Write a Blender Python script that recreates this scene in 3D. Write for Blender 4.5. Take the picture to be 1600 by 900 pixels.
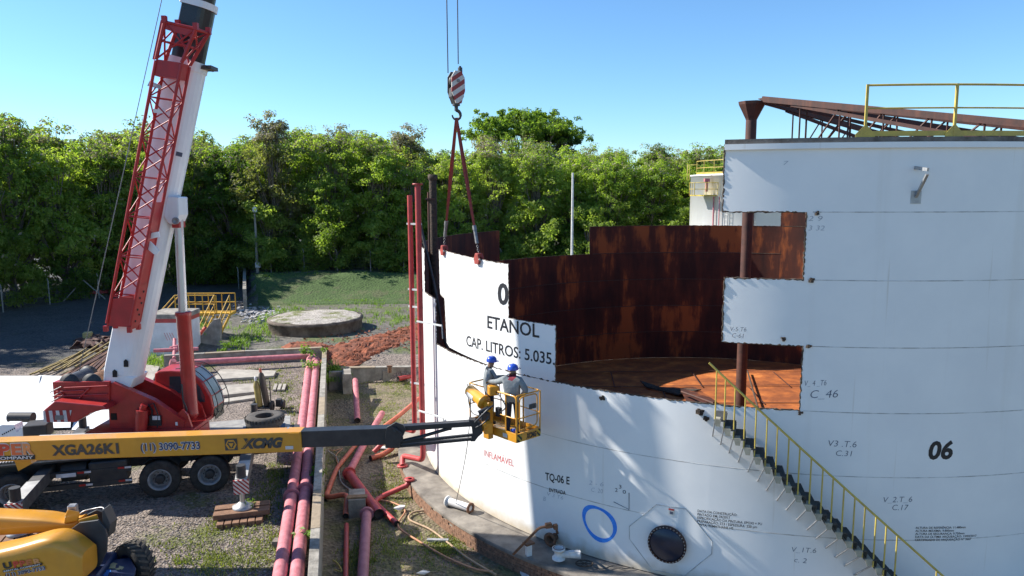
import bpy, bmesh, math, random
from mathutils import Vector, Matrix, noise as mnoise
random.seed(7)
for o in list(bpy.data.objects): bpy.data.objects.remove(o)
scene = bpy.context.scene
COL = scene.collection
PI = math.pi
# ------------------------------------------------------------------ camera
F, PIT, ROL, HC = 1148.7, .1330, .0036, 9.512       # focal length in px of a 1600 px wide frame
cP, sP, cR, sR = math.cos(PIT), math.sin(PIT), math.cos(ROL), math.sin(ROL)
fw = Vector((0, cP, -sP)); up0 = Vector((0, sP, cP)); ex = Vector((1, 0, 0))
rt = ex*cR - up0*sR; upv = ex*sR + up0*cR
cd = bpy.data.cameras.new('camera'); cam = bpy.data.objects.new('camera', cd); COL.objects.link(cam)
cd.sensor_width = 36; cd.lens = 36*F/1600; cd.clip_end = 4000; cd.clip_start = .1
cam.matrix_world = Matrix(((rt.x, upv.x, -fw.x, 0), (rt.y, upv.y, -fw.y, 0), (rt.z, upv.z, -fw.z, HC), (0, 0, 0, 1)))
scene.camera = cam
# ------------------------------------------------------------------ light
SUN_EL = math.radians(37); SH = Vector((math.cos(math.radians(13.5)), -math.sin(math.radians(13.5)), 0))      # SH: where shadows fall
to_sun = Vector((-SH.x*math.cos(SUN_EL), -SH.y*math.cos(SUN_EL), math.sin(SUN_EL)))
w = bpy.data.worlds.new('World'); scene.world = w; w.use_nodes = True
nt = w.node_tree; bg = nt.nodes['Background']
sky = nt.nodes.new('ShaderNodeTexSky'); sky.sky_type = 'NISHITA'; sky.sun_disc = False
sky.sun_elevation = SUN_EL; sky.sun_rotation = math.atan2(to_sun.x, to_sun.y) % (2*PI)
sky.air_density = 1.0; sky.dust_density = 0; sky.ozone_density = 5; sky.altitude = 0
tint = nt.nodes.new('ShaderNodeMix'); tint.data_type = 'RGBA'; tint.blend_type = 'MULTIPLY'; tint.inputs[0].default_value = 1; tint.inputs[7].default_value = (.72, .91, 1.02, 1)      # the camera's cooler white balance, even over the whole sky
nt.links.new(sky.outputs[0], tint.inputs[6]); nt.links.new(tint.outputs[2], bg.inputs[0]); bg.inputs[1].default_value = .10
sd = bpy.data.lights.new('sun', 'SUN'); sd.energy = 5; sd.angle = math.radians(.53); sd.color = (1, .95, .87)
so = bpy.data.objects.new('sun', sd); COL.objects.link(so); so.rotation_euler = to_sun.to_track_quat('Z', 'Y').to_euler(); so.location = (-20, 10, 40)
vs = scene.view_settings; vs.view_transform = 'Standard'; vs.look = 'None'; vs.exposure = 0.94; vs.gamma = 1
# ------------------------------------------------------------------ pixel helpers (photo px -> real point at a known height / distance)
XC, YC, R = 9.109, 28.502, 12.544                   # tank axis and radius
ZB, ZY = -.6, .5                                    # bund floor, yard level
def ray(px, py):
    X = (px-800)/F; U = (450-py)/F
    x = X*cR+U*sR; u = -X*sR+U*cR
    return Vector((x, cP+u*sP, -sP+u*cP))
def gz(px, py, z):
    r = ray(px, py); return Vector((0, 0, HC))+r*((z-HC)/r.z)
def gy(px, py, y):
    r = ray(px, py); return Vector((0, 0, HC))+r*(y/r.y)
def gcyl(px, py, rad=R):
    r = ray(px, py); a = r.x**2+r.y**2; b = -(r.x*XC+r.y*YC); c = XC**2+YC**2-rad*rad
    D = max(b*b-a*c, 0); t = (-b-math.sqrt(D))/a
    return Vector((0, 0, HC))+r*t
def tpol(p): return math.atan2(p.y-YC, p.x-XC), p.z
def cyl(th, z, rad=R): return Vector((XC+rad*math.cos(th), YC+rad*math.sin(th), z))
# ------------------------------------------------------------------ materials
MATS = {}
def mat(name, col, rough=.6, metal=0., col2=None, var=.35, scale=2., bump=0., bscale=30., streak=None, sstr=.5, sscale=(3, 3, .12), sramp=(.5, .75), trans=0, coat=0, detail=5, ramp=(.35, .65)):
    """procedural paint/metal/earth: base colour varied by world-space noise, optional vertical streaks and bump"""
    if name in MATS: return MATS[name]
    m = bpy.data.materials.new(name); m.use_nodes = True; n = m.node_tree.nodes; L = m.node_tree.links
    b = n['Principled BSDF']; b.inputs['Roughness'].default_value = rough; b.inputs['Metallic'].default_value = metal
    if coat: b.inputs['Coat Weight'].default_value = coat
    g = n.new('ShaderNodeNewGeometry')
    nz = n.new('ShaderNodeTexNoise'); nz.inputs['Scale'].default_value = scale; nz.inputs['Detail'].default_value = detail; nz.inputs['Roughness'].default_value = .62
    L.new(g.outputs['Position'], nz.inputs['Vector'])
    rp = n.new('ShaderNodeValToRGB'); rp.color_ramp.elements[0].position = ramp[0]; rp.color_ramp.elements[1].position = ramp[1]
    if col2 is None: col2 = tuple(c*(1-var) for c in col)
    rp.color_ramp.elements[0].color = (*col2, 1); rp.color_ramp.elements[1].color = (*col, 1)
    L.new(nz.outputs['Fac'], rp.inputs['Fac']); out = rp.outputs['Color']
    if streak:
        mp = n.new('ShaderNodeMapping'); mp.inputs['Scale'].default_value = sscale; L.new(g.outputs['Position'], mp.inputs['Vector'])
        n2 = n.new('ShaderNodeTexNoise'); n2.inputs['Scale'].default_value = 1; n2.inputs['Detail'].default_value = 6; L.new(mp.outputs[0], n2.inputs['Vector'])
        r2 = n.new('ShaderNodeMapRange'); r2.inputs[1].default_value = sramp[0]; r2.inputs[2].default_value = sramp[1]; r2.inputs[3].default_value = 0; r2.inputs[4].default_value = sstr
        L.new(n2.outputs['Fac'], r2.inputs[0])
        mx = n.new('ShaderNodeMix'); mx.data_type = 'RGBA'; L.new(r2.outputs[0], mx.inputs[0]); L.new(out, mx.inputs[6]); mx.inputs[7].default_value = (*streak, 1); out = mx.outputs[2]
    L.new(out, b.inputs['Base Color'])
    # roughness breakup
    mr = n.new('ShaderNodeMapRange'); mr.inputs[3].default_value = max(.04, rough-.1); mr.inputs[4].default_value = min(1, rough+.12); L.new(nz.outputs['Fac'], mr.inputs[0]); L.new(mr.outputs[0], b.inputs['Roughness'])
    if bump:
        nb = n.new('ShaderNodeTexNoise'); nb.inputs['Scale'].default_value = bscale; nb.inputs['Detail'].default_value = 4; L.new(g.outputs['Position'], nb.inputs['Vector'])
        bp = n.new('ShaderNodeBump'); bp.inputs['Strength'].default_value = bump; bp.inputs['Distance'].default_value = .03; L.new(nb.outputs['Fac'], bp.inputs['Height']); L.new(bp.outputs[0], b.inputs['Normal'])
    if trans: b.inputs['Transmission Weight'].default_value = trans
    MATS[name] = m; return m
# ------------------------------------------------------------------ mesh builder
class MB:
    """collects shapes in world coordinates; build() links them as ONE mesh object"""
    def __init__(s, M=None): s.v = []; s.f = []; s.m = []; s.sm = []; s.M = M
    def add(s, vs, fs, mi=0, smooth=False):
        k = len(s.v)
        if s.M is not None: vs = [s.M @ Vector(v) for v in vs]
        s.v += [tuple(v) for v in vs]
        for f in fs: s.f.append([i+k for i in f]); s.m.append(mi); s.sm.append(smooth)
        return s
    def box(s, c, size, mi=0, rz=0, bev=0.):
        x, y, z = (d/2 for d in size); c = Vector(c); r = Matrix.Rotation(rz, 3, 'Z')
        if bev:
            b = min(bev, x*.9, y*.9, z*.9); pts = []
            for sx in (-1, 1):
                for sy in (-1, 1):
                    for sz in (-1, 1):
                        pts += [(sx*(x-b), sy*(y-b), sz*z), (sx*(x-b), sy*y, sz*(z-b)), (sx*x, sy*(y-b), sz*(z-b))]
            return s.hull([c+r@Vector(p) for p in pts], mi)
        P = [c+r@Vector(p) for p in ((-x,-y,-z),(x,-y,-z),(x,y,-z),(-x,y,-z),(-x,-y,z),(x,-y,z),(x,y,z),(-x,y,z))]
        return s.add(P, [(0,3,2,1),(4,5,6,7),(0,1,5,4),(1,2,6,5),(2,3,7,6),(3,0,4,7)], mi)
    def hull(s, pts, mi=0):
        bm = bmesh.new()
        for p in pts: bm.verts.new(p)
        r = bmesh.ops.convex_hull(bm, input=bm.verts)
        bmesh.ops.delete(bm, geom=[v for v in bm.verts if not v.link_faces], context='VERTS')
        bmesh.ops.dissolve_limit(bm, angle_limit=.01, verts=bm.verts, edges=bm.edges)
        bm.verts.index_update(); vs = [v.co.copy() for v in bm.verts]; fs = [[v.index for v in f.verts] for f in bm.faces]; bm.free()
        return s.add(vs, fs, mi)
    def beam(s, a, b, wd, ht, mi=0, up=(0,0,1), w2=None, h2=None):
        """box from a to b, wd across, ht along up"""
        a, b = Vector(a), Vector(b); d = (b-a).normalized(); u = Vector(up)
        sd = d.cross(u)
        if sd.length < 1e-4: sd = d.cross(Vector((1,0,0)))
        sd.normalize(); u = sd.cross(d); w2 = w2 or wd; h2 = h2 or ht
        P = []
        for p, ww, hh in ((a, wd, ht), (b, w2, h2)):
            P += [p-sd*ww/2-u*hh/2, p+sd*ww/2-u*hh/2, p+sd*ww/2+u*hh/2, p-sd*ww/2+u*hh/2]
        return s.add(P, [(0,1,2,3),(7,6,5,4),(0,4,5,1),(1,5,6,2),(2,6,7,3),(3,7,4,0)], mi)
    def tube(s, pts, r, mi=0, n=8, cap=True, smooth=True):
        pts = [Vector(p) for p in pts]; rr = r if isinstance(r, (list, tuple)) else [r]*len(pts)
        V = []; Fc = []; prev = None
        for i, p in enumerate(pts):
            d = (pts[min(i+1, len(pts)-1)]-pts[max(i-1, 0)])
            if d.length < 1e-9: d = Vector((0,0,1))
            d.normalize()
            if prev is None:
                a = d.cross(Vector((0,0,1)))
                if a.length < .01: a = d.cross(Vector((1,0,0)))
            else: a = prev-d*prev.dot(d)
            a.normalize(); prev = a; b = d.cross(a)
            for k in range(n):
                t = 2*PI*k/n; V.append(p+(a*math.cos(t)+b*math.sin(t))*rr[i])
        for i in range(len(pts)-1):
            for k in range(n):
                Fc.append((i*n+k, i*n+(k+1)%n, (i+1)*n+(k+1)%n, (i+1)*n+k))
        s.add(V, Fc, mi, smooth)
        if cap:
            s.add(V[:n], [tuple(range(n))[::-1]], mi); s.add(V[-n:], [tuple(range(n))], mi)
        return s
    def cyl(s, a, b, r, mi=0, n=16, r2=None): return s.tube([a, b], [r, r2 if r2 is not None else r], mi, n)
    def lathe(s, prof, origin, axis=(0,0,1), n=24, mi=0, smooth=True):
        """prof: (radius, height) pairs round axis"""
        ax = Vector(axis).normalized(); o = Vector(origin)
        a = ax.cross(Vector((0,0,1)))
        if a.length < .01: a = Vector((1,0,0))
        a.normalize(); b = ax.cross(a); V = []; Fc = []
        for (r, h) in prof:
            for k in range(n):
                t = 2*PI*k/n; V.append(o+ax*h+(a*math.cos(t)+b*math.sin(t))*r)
        for i in range(len(prof)-1):
            for k in range(n): Fc.append((i*n+k, i*n+(k+1)%n, (i+1)*n+(k+1)%n, (i+1)*n+k))
        return s.add(V, Fc, mi, smooth)
    def prism(s, poly, off, mi=0):
        """closed polygon (3D points) extruded by vector off"""
        poly = [Vector(p) for p in poly]; off = Vector(off); n = len(poly)
        return s.add(poly+[p+off for p in poly], [tuple(range(n))[::-1], tuple(range(n, 2*n))]+[(i, (i+1)%n, (i+1)%n+n, i+n) for i in range(n)], mi)
    def build(s, name, mats, parent=None, bevel=0., recalc=True):
        me = bpy.data.meshes.new(name)
        off = parent.matrix_world.translation if parent is not None else None
        if parent is not None:
            off = Vector((0,0,0)); q = parent
            while q is not None: off = off+q.location; q = q.parent
            vs = [tuple(Vector(v)-off) for v in s.v]
        else: vs = s.v
        me.from_pydata(vs, [], s.f)
        for m in (mats if isinstance(mats, (list, tuple)) else [mats]): me.materials.append(m)
        me.polygons.foreach_set('material_index', s.m); me.polygons.foreach_set('use_smooth', s.sm)
        if recalc:
            bm = bmesh.new(); bm.from_mesh(me); bmesh.ops.recalc_face_normals(bm, faces=bm.faces); bm.to_mesh(me); bm.free()
        me.update()
        o = bpy.data.objects.new(name, me); COL.objects.link(o)
        if parent is not None: o.parent = parent
        if bevel:
            md = o.modifiers.new('bevel', 'BEVEL'); md.width = bevel; md.segments = 2; md.limit_method = 'ANGLE'; md.angle_limit = .6
        return o
def tag(o, label=None, cat=None, group=None, kind=None):
    if label: o['label'] = label
    if cat: o['category'] = cat
    if group: o['group'] = group
    if kind: o['kind'] = kind
    return o
def thing(name, label, cat, loc=(0,0,0), group=None):
    o = bpy.data.objects.new(name, None); COL.objects.link(o); o.location = loc; o.empty_display_size = .3
    return tag(o, label, cat, group)
def copy_tree(o, parent=None, loc=None):
    c = o.copy(); COL.objects.link(c); c.parent = parent
    if loc is not None: c.location = loc
    for ch in list(o.children): copy_tree(ch, c)
    return c
def piece(src, parent, delta):
    """a copy of one part, moved"""
    c = src.copy(); COL.objects.link(c); c.parent = parent; c.location = src.location+Vector(delta); return c
def catmull(P, n=8):
    P = [Vector(p) for p in P]; out = []
    for i in range(len(P)-1):
        p0, p1, p2, p3 = P[max(i-1,0)], P[i], P[i+1], P[min(i+2, len(P)-1)]
        for k in range(n):
            t = k/n; out.append(.5*((2*p1)+(p2-p0)*t+(2*p0-5*p1+4*p2-p3)*t*t+(3*p1-p0-3*p2+p3)*t**3))
    return out+[P[-1]]
def fillet(P, rad, n=5):
    """polyline with rounded corners"""
    P = [Vector(p) for p in P]; out = [P[0]]
    for i in range(1, len(P)-1):
        a = (P[i-1]-P[i]); b = (P[i+1]-P[i]); r = min(rad, a.length*.45, b.length*.45)
        A = P[i]+a.normalized()*r; B = P[i]+b.normalized()*r
        for k in range(n+1):
            t = k/n; out.append(A*(1-t)**2+P[i]*2*t*(1-t)+B*t*t)
    return out+[P[-1]]
# ------------------------------------------------------------------ lettering
def text_part(body, fn, mats, parent, name='lettering', bold=0., shear=0., width=None, height=None, spacing=1., align='LEFT', extr=0):
    """flat printed letters: fn(x, y) -> world point, x along the text, y up from baseline, in metres"""
    cu = bpy.data.curves.new('t', 'FONT'); cu.body = body; cu.size = 1; cu.offset = bold; cu.shear = shear; cu.space_character = spacing; cu.align_x = align; cu.resolution_u = 3
    ob = bpy.data.objects.new('t', cu); COL.objects.link(ob)
    dg = bpy.context.evaluated_depsgraph_get(); me = bpy.data.meshes.new_from_object(ob.evaluated_get(dg))
    bpy.data.objects.remove(ob)
    xs = [v.co.x for v in me.vertices]; ys = [v.co.y for v in me.vertices]
    x0, x1 = min(xs), max(xs); top = .73 if body.count('\n') == 0 else max(ys); bot = 0 if body.count('\n') == 0 else min(ys)
    sx = width/(x1-x0) if width else (height/(top-bot)); sy = height/(top-bot) if height else sx
    mb = MB(); mb.add([fn((v.co.x-x0)*sx, (v.co.y-bot)*sy) for v in me.vertices], [tuple(p.vertices) for p in me.polygons])
    bpy.data.meshes.remove(me)
    return mb.build(name, mats, parent)
def tank_text(body, pl, pr_, hpx, mats, parent, rad=R+.004, **k):
    """letters on the shell between two photo pixels of the baseline; hpx = height in photo px"""
    (t0, z0), (t1, z1) = tpol(gcyl(*pl)), tpol(gcyl(*pr_))
    h = tpol(gcyl(pl[0], pl[1]-hpx))[1]-z0; wd = (t1-t0)*R; zz = k.pop('zmode', None)
    def fn(x, y):
        t = x/wd; return cyl(t0+(t1-t0)*t, z0+(z1-z0)*t+y, rad)
    return text_part(body, fn, mats, parent, width=wd, height=h, **k)
def plane_text(body, o, ax, ay, width, height, mats, parent, **k):
    o, ax, ay = Vector(o), Vector(ax), Vector(ay)
    return text_part(body, lambda x, y: o+ax*x+ay*y, mats, parent, width=width, height=height, **k)
# ================================================================== GROUND
DSL = -.2413
def dike(y): return -4.28+(max(5, min(60, y))-14.71)*DSL
def sst(a, b, t):
    t = max(0, min(1, (t-a)/(b-a))); return t*t*(3-2*t)
CURB_Y = 38.2
def wallx(y): return -20.2-(y-55)*.36
def berm(x, y):
    y0 = 58.6+.06*(x+10)
    return 1.6*sst(y0, y0+7.5, y)*(1+.18*mnoise.noise(Vector((x*.25, y*.25, 7))))*sst(wallx(y)+.1, wallx(y)+.6, x)
def height(x, y, east=None):
    if east is None: east = x > dike(y)
    n = mnoise.noise(Vector((x*.35, y*.35, 0)))*.05+mnoise.noise(Vector((x*1.3, y*1.3, 3)))*.02
    if (x-XC)**2+(y-YC)**2 < 14.5**2: return ZB+n*.3
    if east and y < CURB_Y: return ZB+n
    n += .95*math.exp(-((x+18.6)**2+(y-43.2)**2)/2.6)
    if east and x > -12: return (-.05+.55*sst(CURB_Y, CURB_Y+5, y))+n+berm(x, y)
    return ZY+n*(.6 if y < 34 else 1)+berm(x, y)
gs = [-1600, -700, -300, -150, -90]+[-62+.7*i for i in range(88)]+[-.35, -.03, .03, .35]+[.7*i for i in range(1, 60)]+[55, 90, 200, 500, 1600]
gs = sorted(set(round(g, 3) for g in gs))
ys = [-400, -150, -60, -20, 0]+[4+.6*i for i in range(57)]+[38.17, 38.23]+[38.8+.7*i for i in range(72)]+[92, 100, 115, 140, 200, 320, 600, 1200, 2600]
ys = sorted(set(round(y, 3) for y in ys))
V = []; Fc = []; Fm = []
for y in ys:
    for g in gs:
        x = g+dike(y); V.append((x, y, height(x, y, g > 0)))
for j in range(len(ys)-1):
    for i in range(len(gs)-1):
        k = j*len(gs)+i; Fc.append((k, k+1, k+1+len(gs), k+len(gs)))
        g = (gs[i]+gs[i+1])/2; y = (ys[j]+ys[j+1])/2; x_ = g+dike(y)+.8*mnoise.noise(Vector((y*.3, g*.3, 2)))
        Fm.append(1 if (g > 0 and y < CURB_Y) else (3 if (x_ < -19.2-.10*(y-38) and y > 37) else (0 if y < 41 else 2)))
def ground_mat(name, a, b, grass, gcov, psc, relief, gsc=.5):
    m = bpy.data.materials.new(name); m.use_nodes = True; n = m.node_tree.nodes; L = m.node_tree.links; bs = n['Principled BSDF']; bs.inputs['Roughness'].default_value = .95
    g = n.new('ShaderNodeNewGeometry')
    vo = n.new('ShaderNodeTexVoronoi'); vo.inputs['Scale'].default_value = psc; L.new(g.outputs['Position'], vo.inputs['Vector'])
    sep = n.new('ShaderNodeSeparateColor'); L.new(vo.outputs['Color'], sep.inputs[0])
    n1 = n.new('ShaderNodeTexNoise'); n1.inputs['Scale'].default_value = .55; n1.inputs['Detail'].default_value = 9; n1.inputs['Roughness'].default_value = .68; L.new(g.outputs['Position'], n1.inputs['Vector'])
    ad = n.new('ShaderNodeMath'); ad.operation = 'MULTIPLY_ADD'; L.new(sep.outputs[0], ad.inputs[0]); ad.inputs[1].default_value = .55; L.new(n1.outputs['Fac'], ad.inputs[2])
    rp = n.new('ShaderNodeValToRGB'); rp.color_ramp.elements[0].position = .4; rp.color_ramp.elements[1].position = 1.1; rp.color_ramp.elements[0].color = (*a, 1); rp.color_ramp.elements[1].color = (*b, 1); L.new(ad.outputs[0], rp.inputs[0])
    n2 = n.new('ShaderNodeTexNoise'); n2.inputs['Scale'].default_value = gsc; n2.inputs['Detail'].default_value = 10; n2.inputs['Roughness'].default_value = .72; L.new(g.outputs['Position'], n2.inputs['Vector'])
    mr = n.new('ShaderNodeMapRange'); mr.inputs[1].default_value = .62-gcov*.3; mr.inputs[2].default_value = .70-gcov*.3; L.new(n2.outputs['Fac'], mr.inputs[0])
    n3 = n.new('ShaderNodeTexNoise'); n3.inputs['Scale'].default_value = 9; n3.inputs['Detail'].default_value = 6; L.new(g.outputs['Position'], n3.inputs['Vector'])
    gr = n.new('ShaderNodeValToRGB'); gr.color_ramp.elements[0].color = (*[c*.45 for c in grass], 1); gr.color_ramp.elements[1].color = (*[c*1.4 for c in grass], 1); gr.color_ramp.elements[0].position = .3; gr.color_ramp.elements[1].position = .7; L.new(n3.outputs['Fac'], gr.inputs[0])
    mx = n.new('ShaderNodeMix'); mx.data_type = 'RGBA'; L.new(mr.outputs[0], mx.inputs[0]); L.new(rp.outputs[0], mx.inputs[6]); L.new(gr.outputs[0], mx.inputs[7]); L.new(mx.outputs[2], bs.inputs['Base Color'])
    bp = n.new('ShaderNodeBump'); bp.inputs['Strength'].default_value = relief; bp.inputs['Distance'].default_value = .05
    a2 = n.new('ShaderNodeMath'); a2.operation = 'ADD'; L.new(vo.outputs['Distance'], a2.inputs[0]); L.new(n3.outputs['Fac'], a2.inputs[1]); L.new(a2.outputs[0], bp.inputs['Height']); L.new(bp.outputs[0], bs.inputs['Normal'])
    return m
m_gravel = ground_mat('gravel_yard', (.068, .054, .043), (.29, .235, .195), (.12, .13, .04), .26, 14, 1., .35)
m_bund = ground_mat('dry_grass_bund', (.105, .08, .052), (.225, .178, .118), (.12, .112, .045), .40, 10, .9)
m_far = ground_mat('worn_yard', (.066, .06, .05), (.16, .145, .12), (.10, .12, .04), .42, 6, .8, .3)
m_asph_shade = ground_mat('asphalt_tree_shade', (.035, .034, .034), (.085, .082, .08), (.07, .07, .04), .18, 9, .7, .25)  # asphalt toned extra dark, painting in the shade of the left trees
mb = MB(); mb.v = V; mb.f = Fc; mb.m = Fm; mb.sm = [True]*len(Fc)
tag(mb.build('ground', [m_gravel, m_bund, m_far, m_asph_shade], recalc=False), kind='structure')
# grass bank surface
m_bank = ground_mat('bank_turf', (.05, .065, .025), (.10, .115, .045), (.055, .10, .022), .7, 5, .9, .35)
mb = MB(); nx, ny = 70, 22; Vb = []
for j in range(ny):
    for i in range(nx):
        fx = i/(nx-1); y = 57.2+fx*2.0+j*.42; x = wallx(y)+.55+fx*46; n = mnoise.noise(Vector((x*.8, y*.8, 9)))*.10
        ed = min(i, j*1.5, ny-1-j, nx-1-i)
        Vb.append((x, y, height(x, y)+(.1+n if ed > 0 else -.15)))
mb.add(Vb, [(j*nx+i, j*nx+i+1, (j+1)*nx+i+1, (j+1)*nx+i) for j in range(ny-1) for i in range(nx-1)], 0, True)
tag(mb.build('grass_bank', m_bank, recalc=False), kind='structure')
# red earth
m_red = mat('red_earth', (.29, .085, .038), .95, col2=(.11, .04, .022), scale=2.2, bump=1., bscale=9)
mb = MB(); cl = catmull([gz(452, 540, .5), gz(505, 549, .5), gz(560, 545, .5), gz(610, 533, .5), gz(665, 515, .5), gz(760, 500, .5)], 34); Vb = []; m_ = 49
for i, p in enumerate(cl):
    t = i/(len(cl)-1); hw = (.7+3.9*sst(0, .5, t))
    for k in range(m_):
        s = k/(m_-1)*2-1; q = Vector((p.x+.25*s*hw, p.y+s*hw*(1.35 if s > 0 else 1), 0)); q.x += mnoise.noise(q*.9)*.5; q.y += mnoise.noise(Vector((q.x*.8, q.y*.8, 4)))*.7
        e = 1-abs(s)**3 if 0 < i < len(cl)-1 else 0
        hgt = (.10*e*(.55+.9*mnoise.noise(Vector((q.x*1.2, q.y*2.4, 5))))+.10*mnoise.noise(Vector((q.x*2.6, q.y*2.6, 1)))+.09*mnoise.noise(Vector((q.x*6, q.y*6, 2)))) if e > 0 else 0
        Vb.append((q.x, q.y, max(height(q.x, q.y), .1)+hgt+(.14*(e-.42+.75*mnoise.noise(Vector((q.x*.7, q.y*.7, 11)))) if e > .02 else -.15)))
mb.add(Vb, [(j*m_+i, j*m_+i+1, (j+1)*m_+i+1, (j+1)*m_+i) for j in range(len(cl)-1) for i in range(m_-1)], 0, True)
tag(mb.build('red_soil', m_red, recalc=False), kind='structure')
# ================================================================== CONCRETE WALLS
m_conc = mat('old_concrete', (.36, .33, .28), .9, col2=(.17, .15, .125), scale=1.6, bump=.4, bscale=20, streak=(.05, .045, .04), sstr=.55, sscale=(2.2, 2.2, .5))
m_coping = mat('coping_concrete', (.37, .34, .29), .9, col2=(.17, .155, .13), scale=3, bump=.5, bscale=25)
m_coping2 = mat('coping_tan', (.34, .27, .19), .9, col2=(.24, .19, .13), scale=3, bump=.4, bscale=25)
def wall_run(pts, th, ztop, zbase, label, name='dike_wall', cop=True):
    root = thing(name, label, 'wall', (*pts[0][:2], zbase))
    b = MB()
    for a, c in zip(pts[:-1], pts[1:]):
        a = Vector((a[0], a[1], 0)); c = Vector((c[0], c[1], 0)); b.beam(a+Vector((0, 0, (ztop+zbase)/2)), c+Vector((0, 0, (ztop+zbase)/2)), th, ztop-zbase)
    b.build('wall', m_conc, root)
    if cop:
        L = 0
        for a, c in zip(pts[:-1], pts[1:]):
            a = Vector((a[0], a[1], ztop+.035)); c = Vector((c[0], c[1], ztop+.035)); n = max(1, round((c-a).length/2.4))
            for i in range(n):
                p = a.lerp(c, (i+.004)/n); q = a.lerp(c, (i+.996)/n); MB().beam(p, q, th+.06, .07).build('coping', m_coping if i%4 else m_coping2, root, bevel=.012)
    return root
wall_run([(dike(8)-.0, 8), (dike(38.6), 38.6)], .17, 1.08, ZB-.3, 'long weathered concrete dike wall running beside the two pink pipes')
wall_run([(dike(38.6)-.2, 38.85), (-14.1, 38.0), (-17.9, 37.0)], .22, 1.08, .2, 'concrete dike wall standing behind the horizontal pink pipe')
wall_run([(dike(38)+.3, CURB_Y), (-5, CURB_Y+.2), (1.2, CURB_Y+.5)], .25, .12, ZB-.2, 'low concrete curb closing the bund behind the red pipes', 'bund_curb')
wall_run([(dike(36.5)+.2, 36.55), (-8.35, 36.75)], .3, .35, ZB-.2, 'short concrete block stub at the corner of the bund', 'bund_curb', cop=False)
# ================================================================== STORAGE TANK
m_white = mat('tank_white_paint', (.80, .80, .78), .38, col2=(.75, .755, .745), scale=.8, streak=(.52, .47, .38), sstr=.22, sscale=(2.2, 2.2, .10), sramp=(.60, .82), bump=.12, bscale=.9)
def add_grime(m):
    """splash dirt at the foot of the shell and thin rust runs"""
    n = m.node_tree.nodes; L = m.node_tree.links; bs = n['Principled BSDF']; src = bs.inputs['Base Color'].links[0].from_socket
    g = n.new('ShaderNodeNewGeometry'); sp = n.new('ShaderNodeSeparateXYZ'); L.new(g.outputs['Position'], sp.inputs[0])
    nz = n.new('ShaderNodeTexNoise'); nz.inputs['Scale'].default_value = 3; nz.inputs['Detail'].default_value = 7; L.new(g.outputs['Position'], nz.inputs[0])
    ad = n.new('ShaderNodeMath'); ad.operation = 'MULTIPLY_ADD'; L.new(nz.outputs['Fac'], ad.inputs[0]); ad.inputs[1].default_value = -.55; L.new(sp.outputs['Z'], ad.inputs[2])
    mr = n.new('ShaderNodeMapRange'); mr.inputs[1].default_value = .12; mr.inputs[2].default_value = -.28; mr.inputs[3].default_value = 0; mr.inputs[4].default_value = .75; L.new(ad.outputs[0], mr.inputs[0])
    mx = n.new('ShaderNodeMix'); mx.data_type = 'RGBA'; L.new(mr.outputs[0], mx.inputs[0]); L.new(src, mx.inputs[6]); mx.inputs[7].default_value = (.46, .36, .22, 1)
    mp = n.new('ShaderNodeMapping'); mp.inputs['Scale'].default_value = (7, 7, .22); L.new(g.outputs['Position'], mp.inputs[0]); n2 = n.new('ShaderNodeTexNoise'); n2.inputs['Scale'].default_value = 1; n2.inputs['Detail'].default_value = 3; L.new(mp.outputs[0], n2.inputs[0])
    m2 = n.new('ShaderNodeMapRange'); m2.inputs[1].default_value = .68; m2.inputs[2].default_value = .80; m2.inputs[4].default_value = .4; L.new(n2.outputs['Fac'], m2.inputs[0])
    m3 = n.new('ShaderNodeMix'); m3.data_type = 'RGBA'; L.new(m2.outputs[0], m3.inputs[0]); L.new(mx.outputs[2], m3.inputs[6]); m3.inputs[7].default_value = (.45, .38, .27, 1); L.new(m3.outputs[2], bs.inputs['Base Color'])
add_grime(m_white)
def rust_mat(name, dark, mid, hot, vert=.16):
    m = bpy.data.materials.new(name); m.use_nodes = True; n = m.node_tree.nodes; L = m.node_tree.links; bs = n['Principled BSDF']
    g = n.new('ShaderNodeNewGeometry'); mp = n.new('ShaderNodeMapping'); mp.inputs['Scale'].default_value = (1.0, 1.0, vert*1.3); L.new(g.outputs['Position'], mp.inputs[0])
    a = n.new('ShaderNodeTexNoise'); a.inputs['Scale'].default_value = 1.1; a.inputs['Detail'].default_value = 9; a.inputs['Roughness'].default_value = .66; L.new(mp.outputs[0], a.inputs[0])
    b = n.new('ShaderNodeTexNoise'); b.inputs['Scale'].default_value = .5; b.inputs['Detail'].default_value = 4; L.new(g.outputs['Position'], b.inputs[0])
    oi = n.new('ShaderNodeObjectInfo'); mo = n.new('ShaderNodeMath'); mo.operation = 'MULTIPLY_ADD'; L.new(oi.outputs['Random'], mo.inputs[0]); mo.inputs[1].default_value = .20 if vert < 1 else 0; L.new(b.outputs[0], mo.inputs[2])
    ma = n.new('ShaderNodeMath'); ma.operation = 'MULTIPLY_ADD'; L.new(mo.outputs[0], ma.inputs[0]); ma.inputs[1].default_value = .6; L.new(a.outputs[0], ma.inputs[2])
    rp = n.new('ShaderNodeValToRGB'); e = rp.color_ramp.elements; e[0].position = .70; e[0].color = (*dark, 1); e[1].position = 1.14; e[1].color = (*hot, 1); x = e.new(.90); x.color = (*mid, 1)
    L.new(ma.outputs[0], rp.inputs[0]); L.new(rp.outputs[0], bs.inputs['Base Color']); bs.inputs['Roughness'].default_value = .85
    bp = n.new('ShaderNodeBump'); bp.inputs['Strength'].default_value = .3; bp.inputs['Distance'].default_value = .01; L.new(a.outputs[0], bp.inputs['Height']); L.new(bp.outputs[0], bs.inputs['Normal'])
    return m
m_rust = rust_mat('inner_rust', (.030, .009, .006), (.085, .022, .010), (.30, .085, .02))
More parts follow.
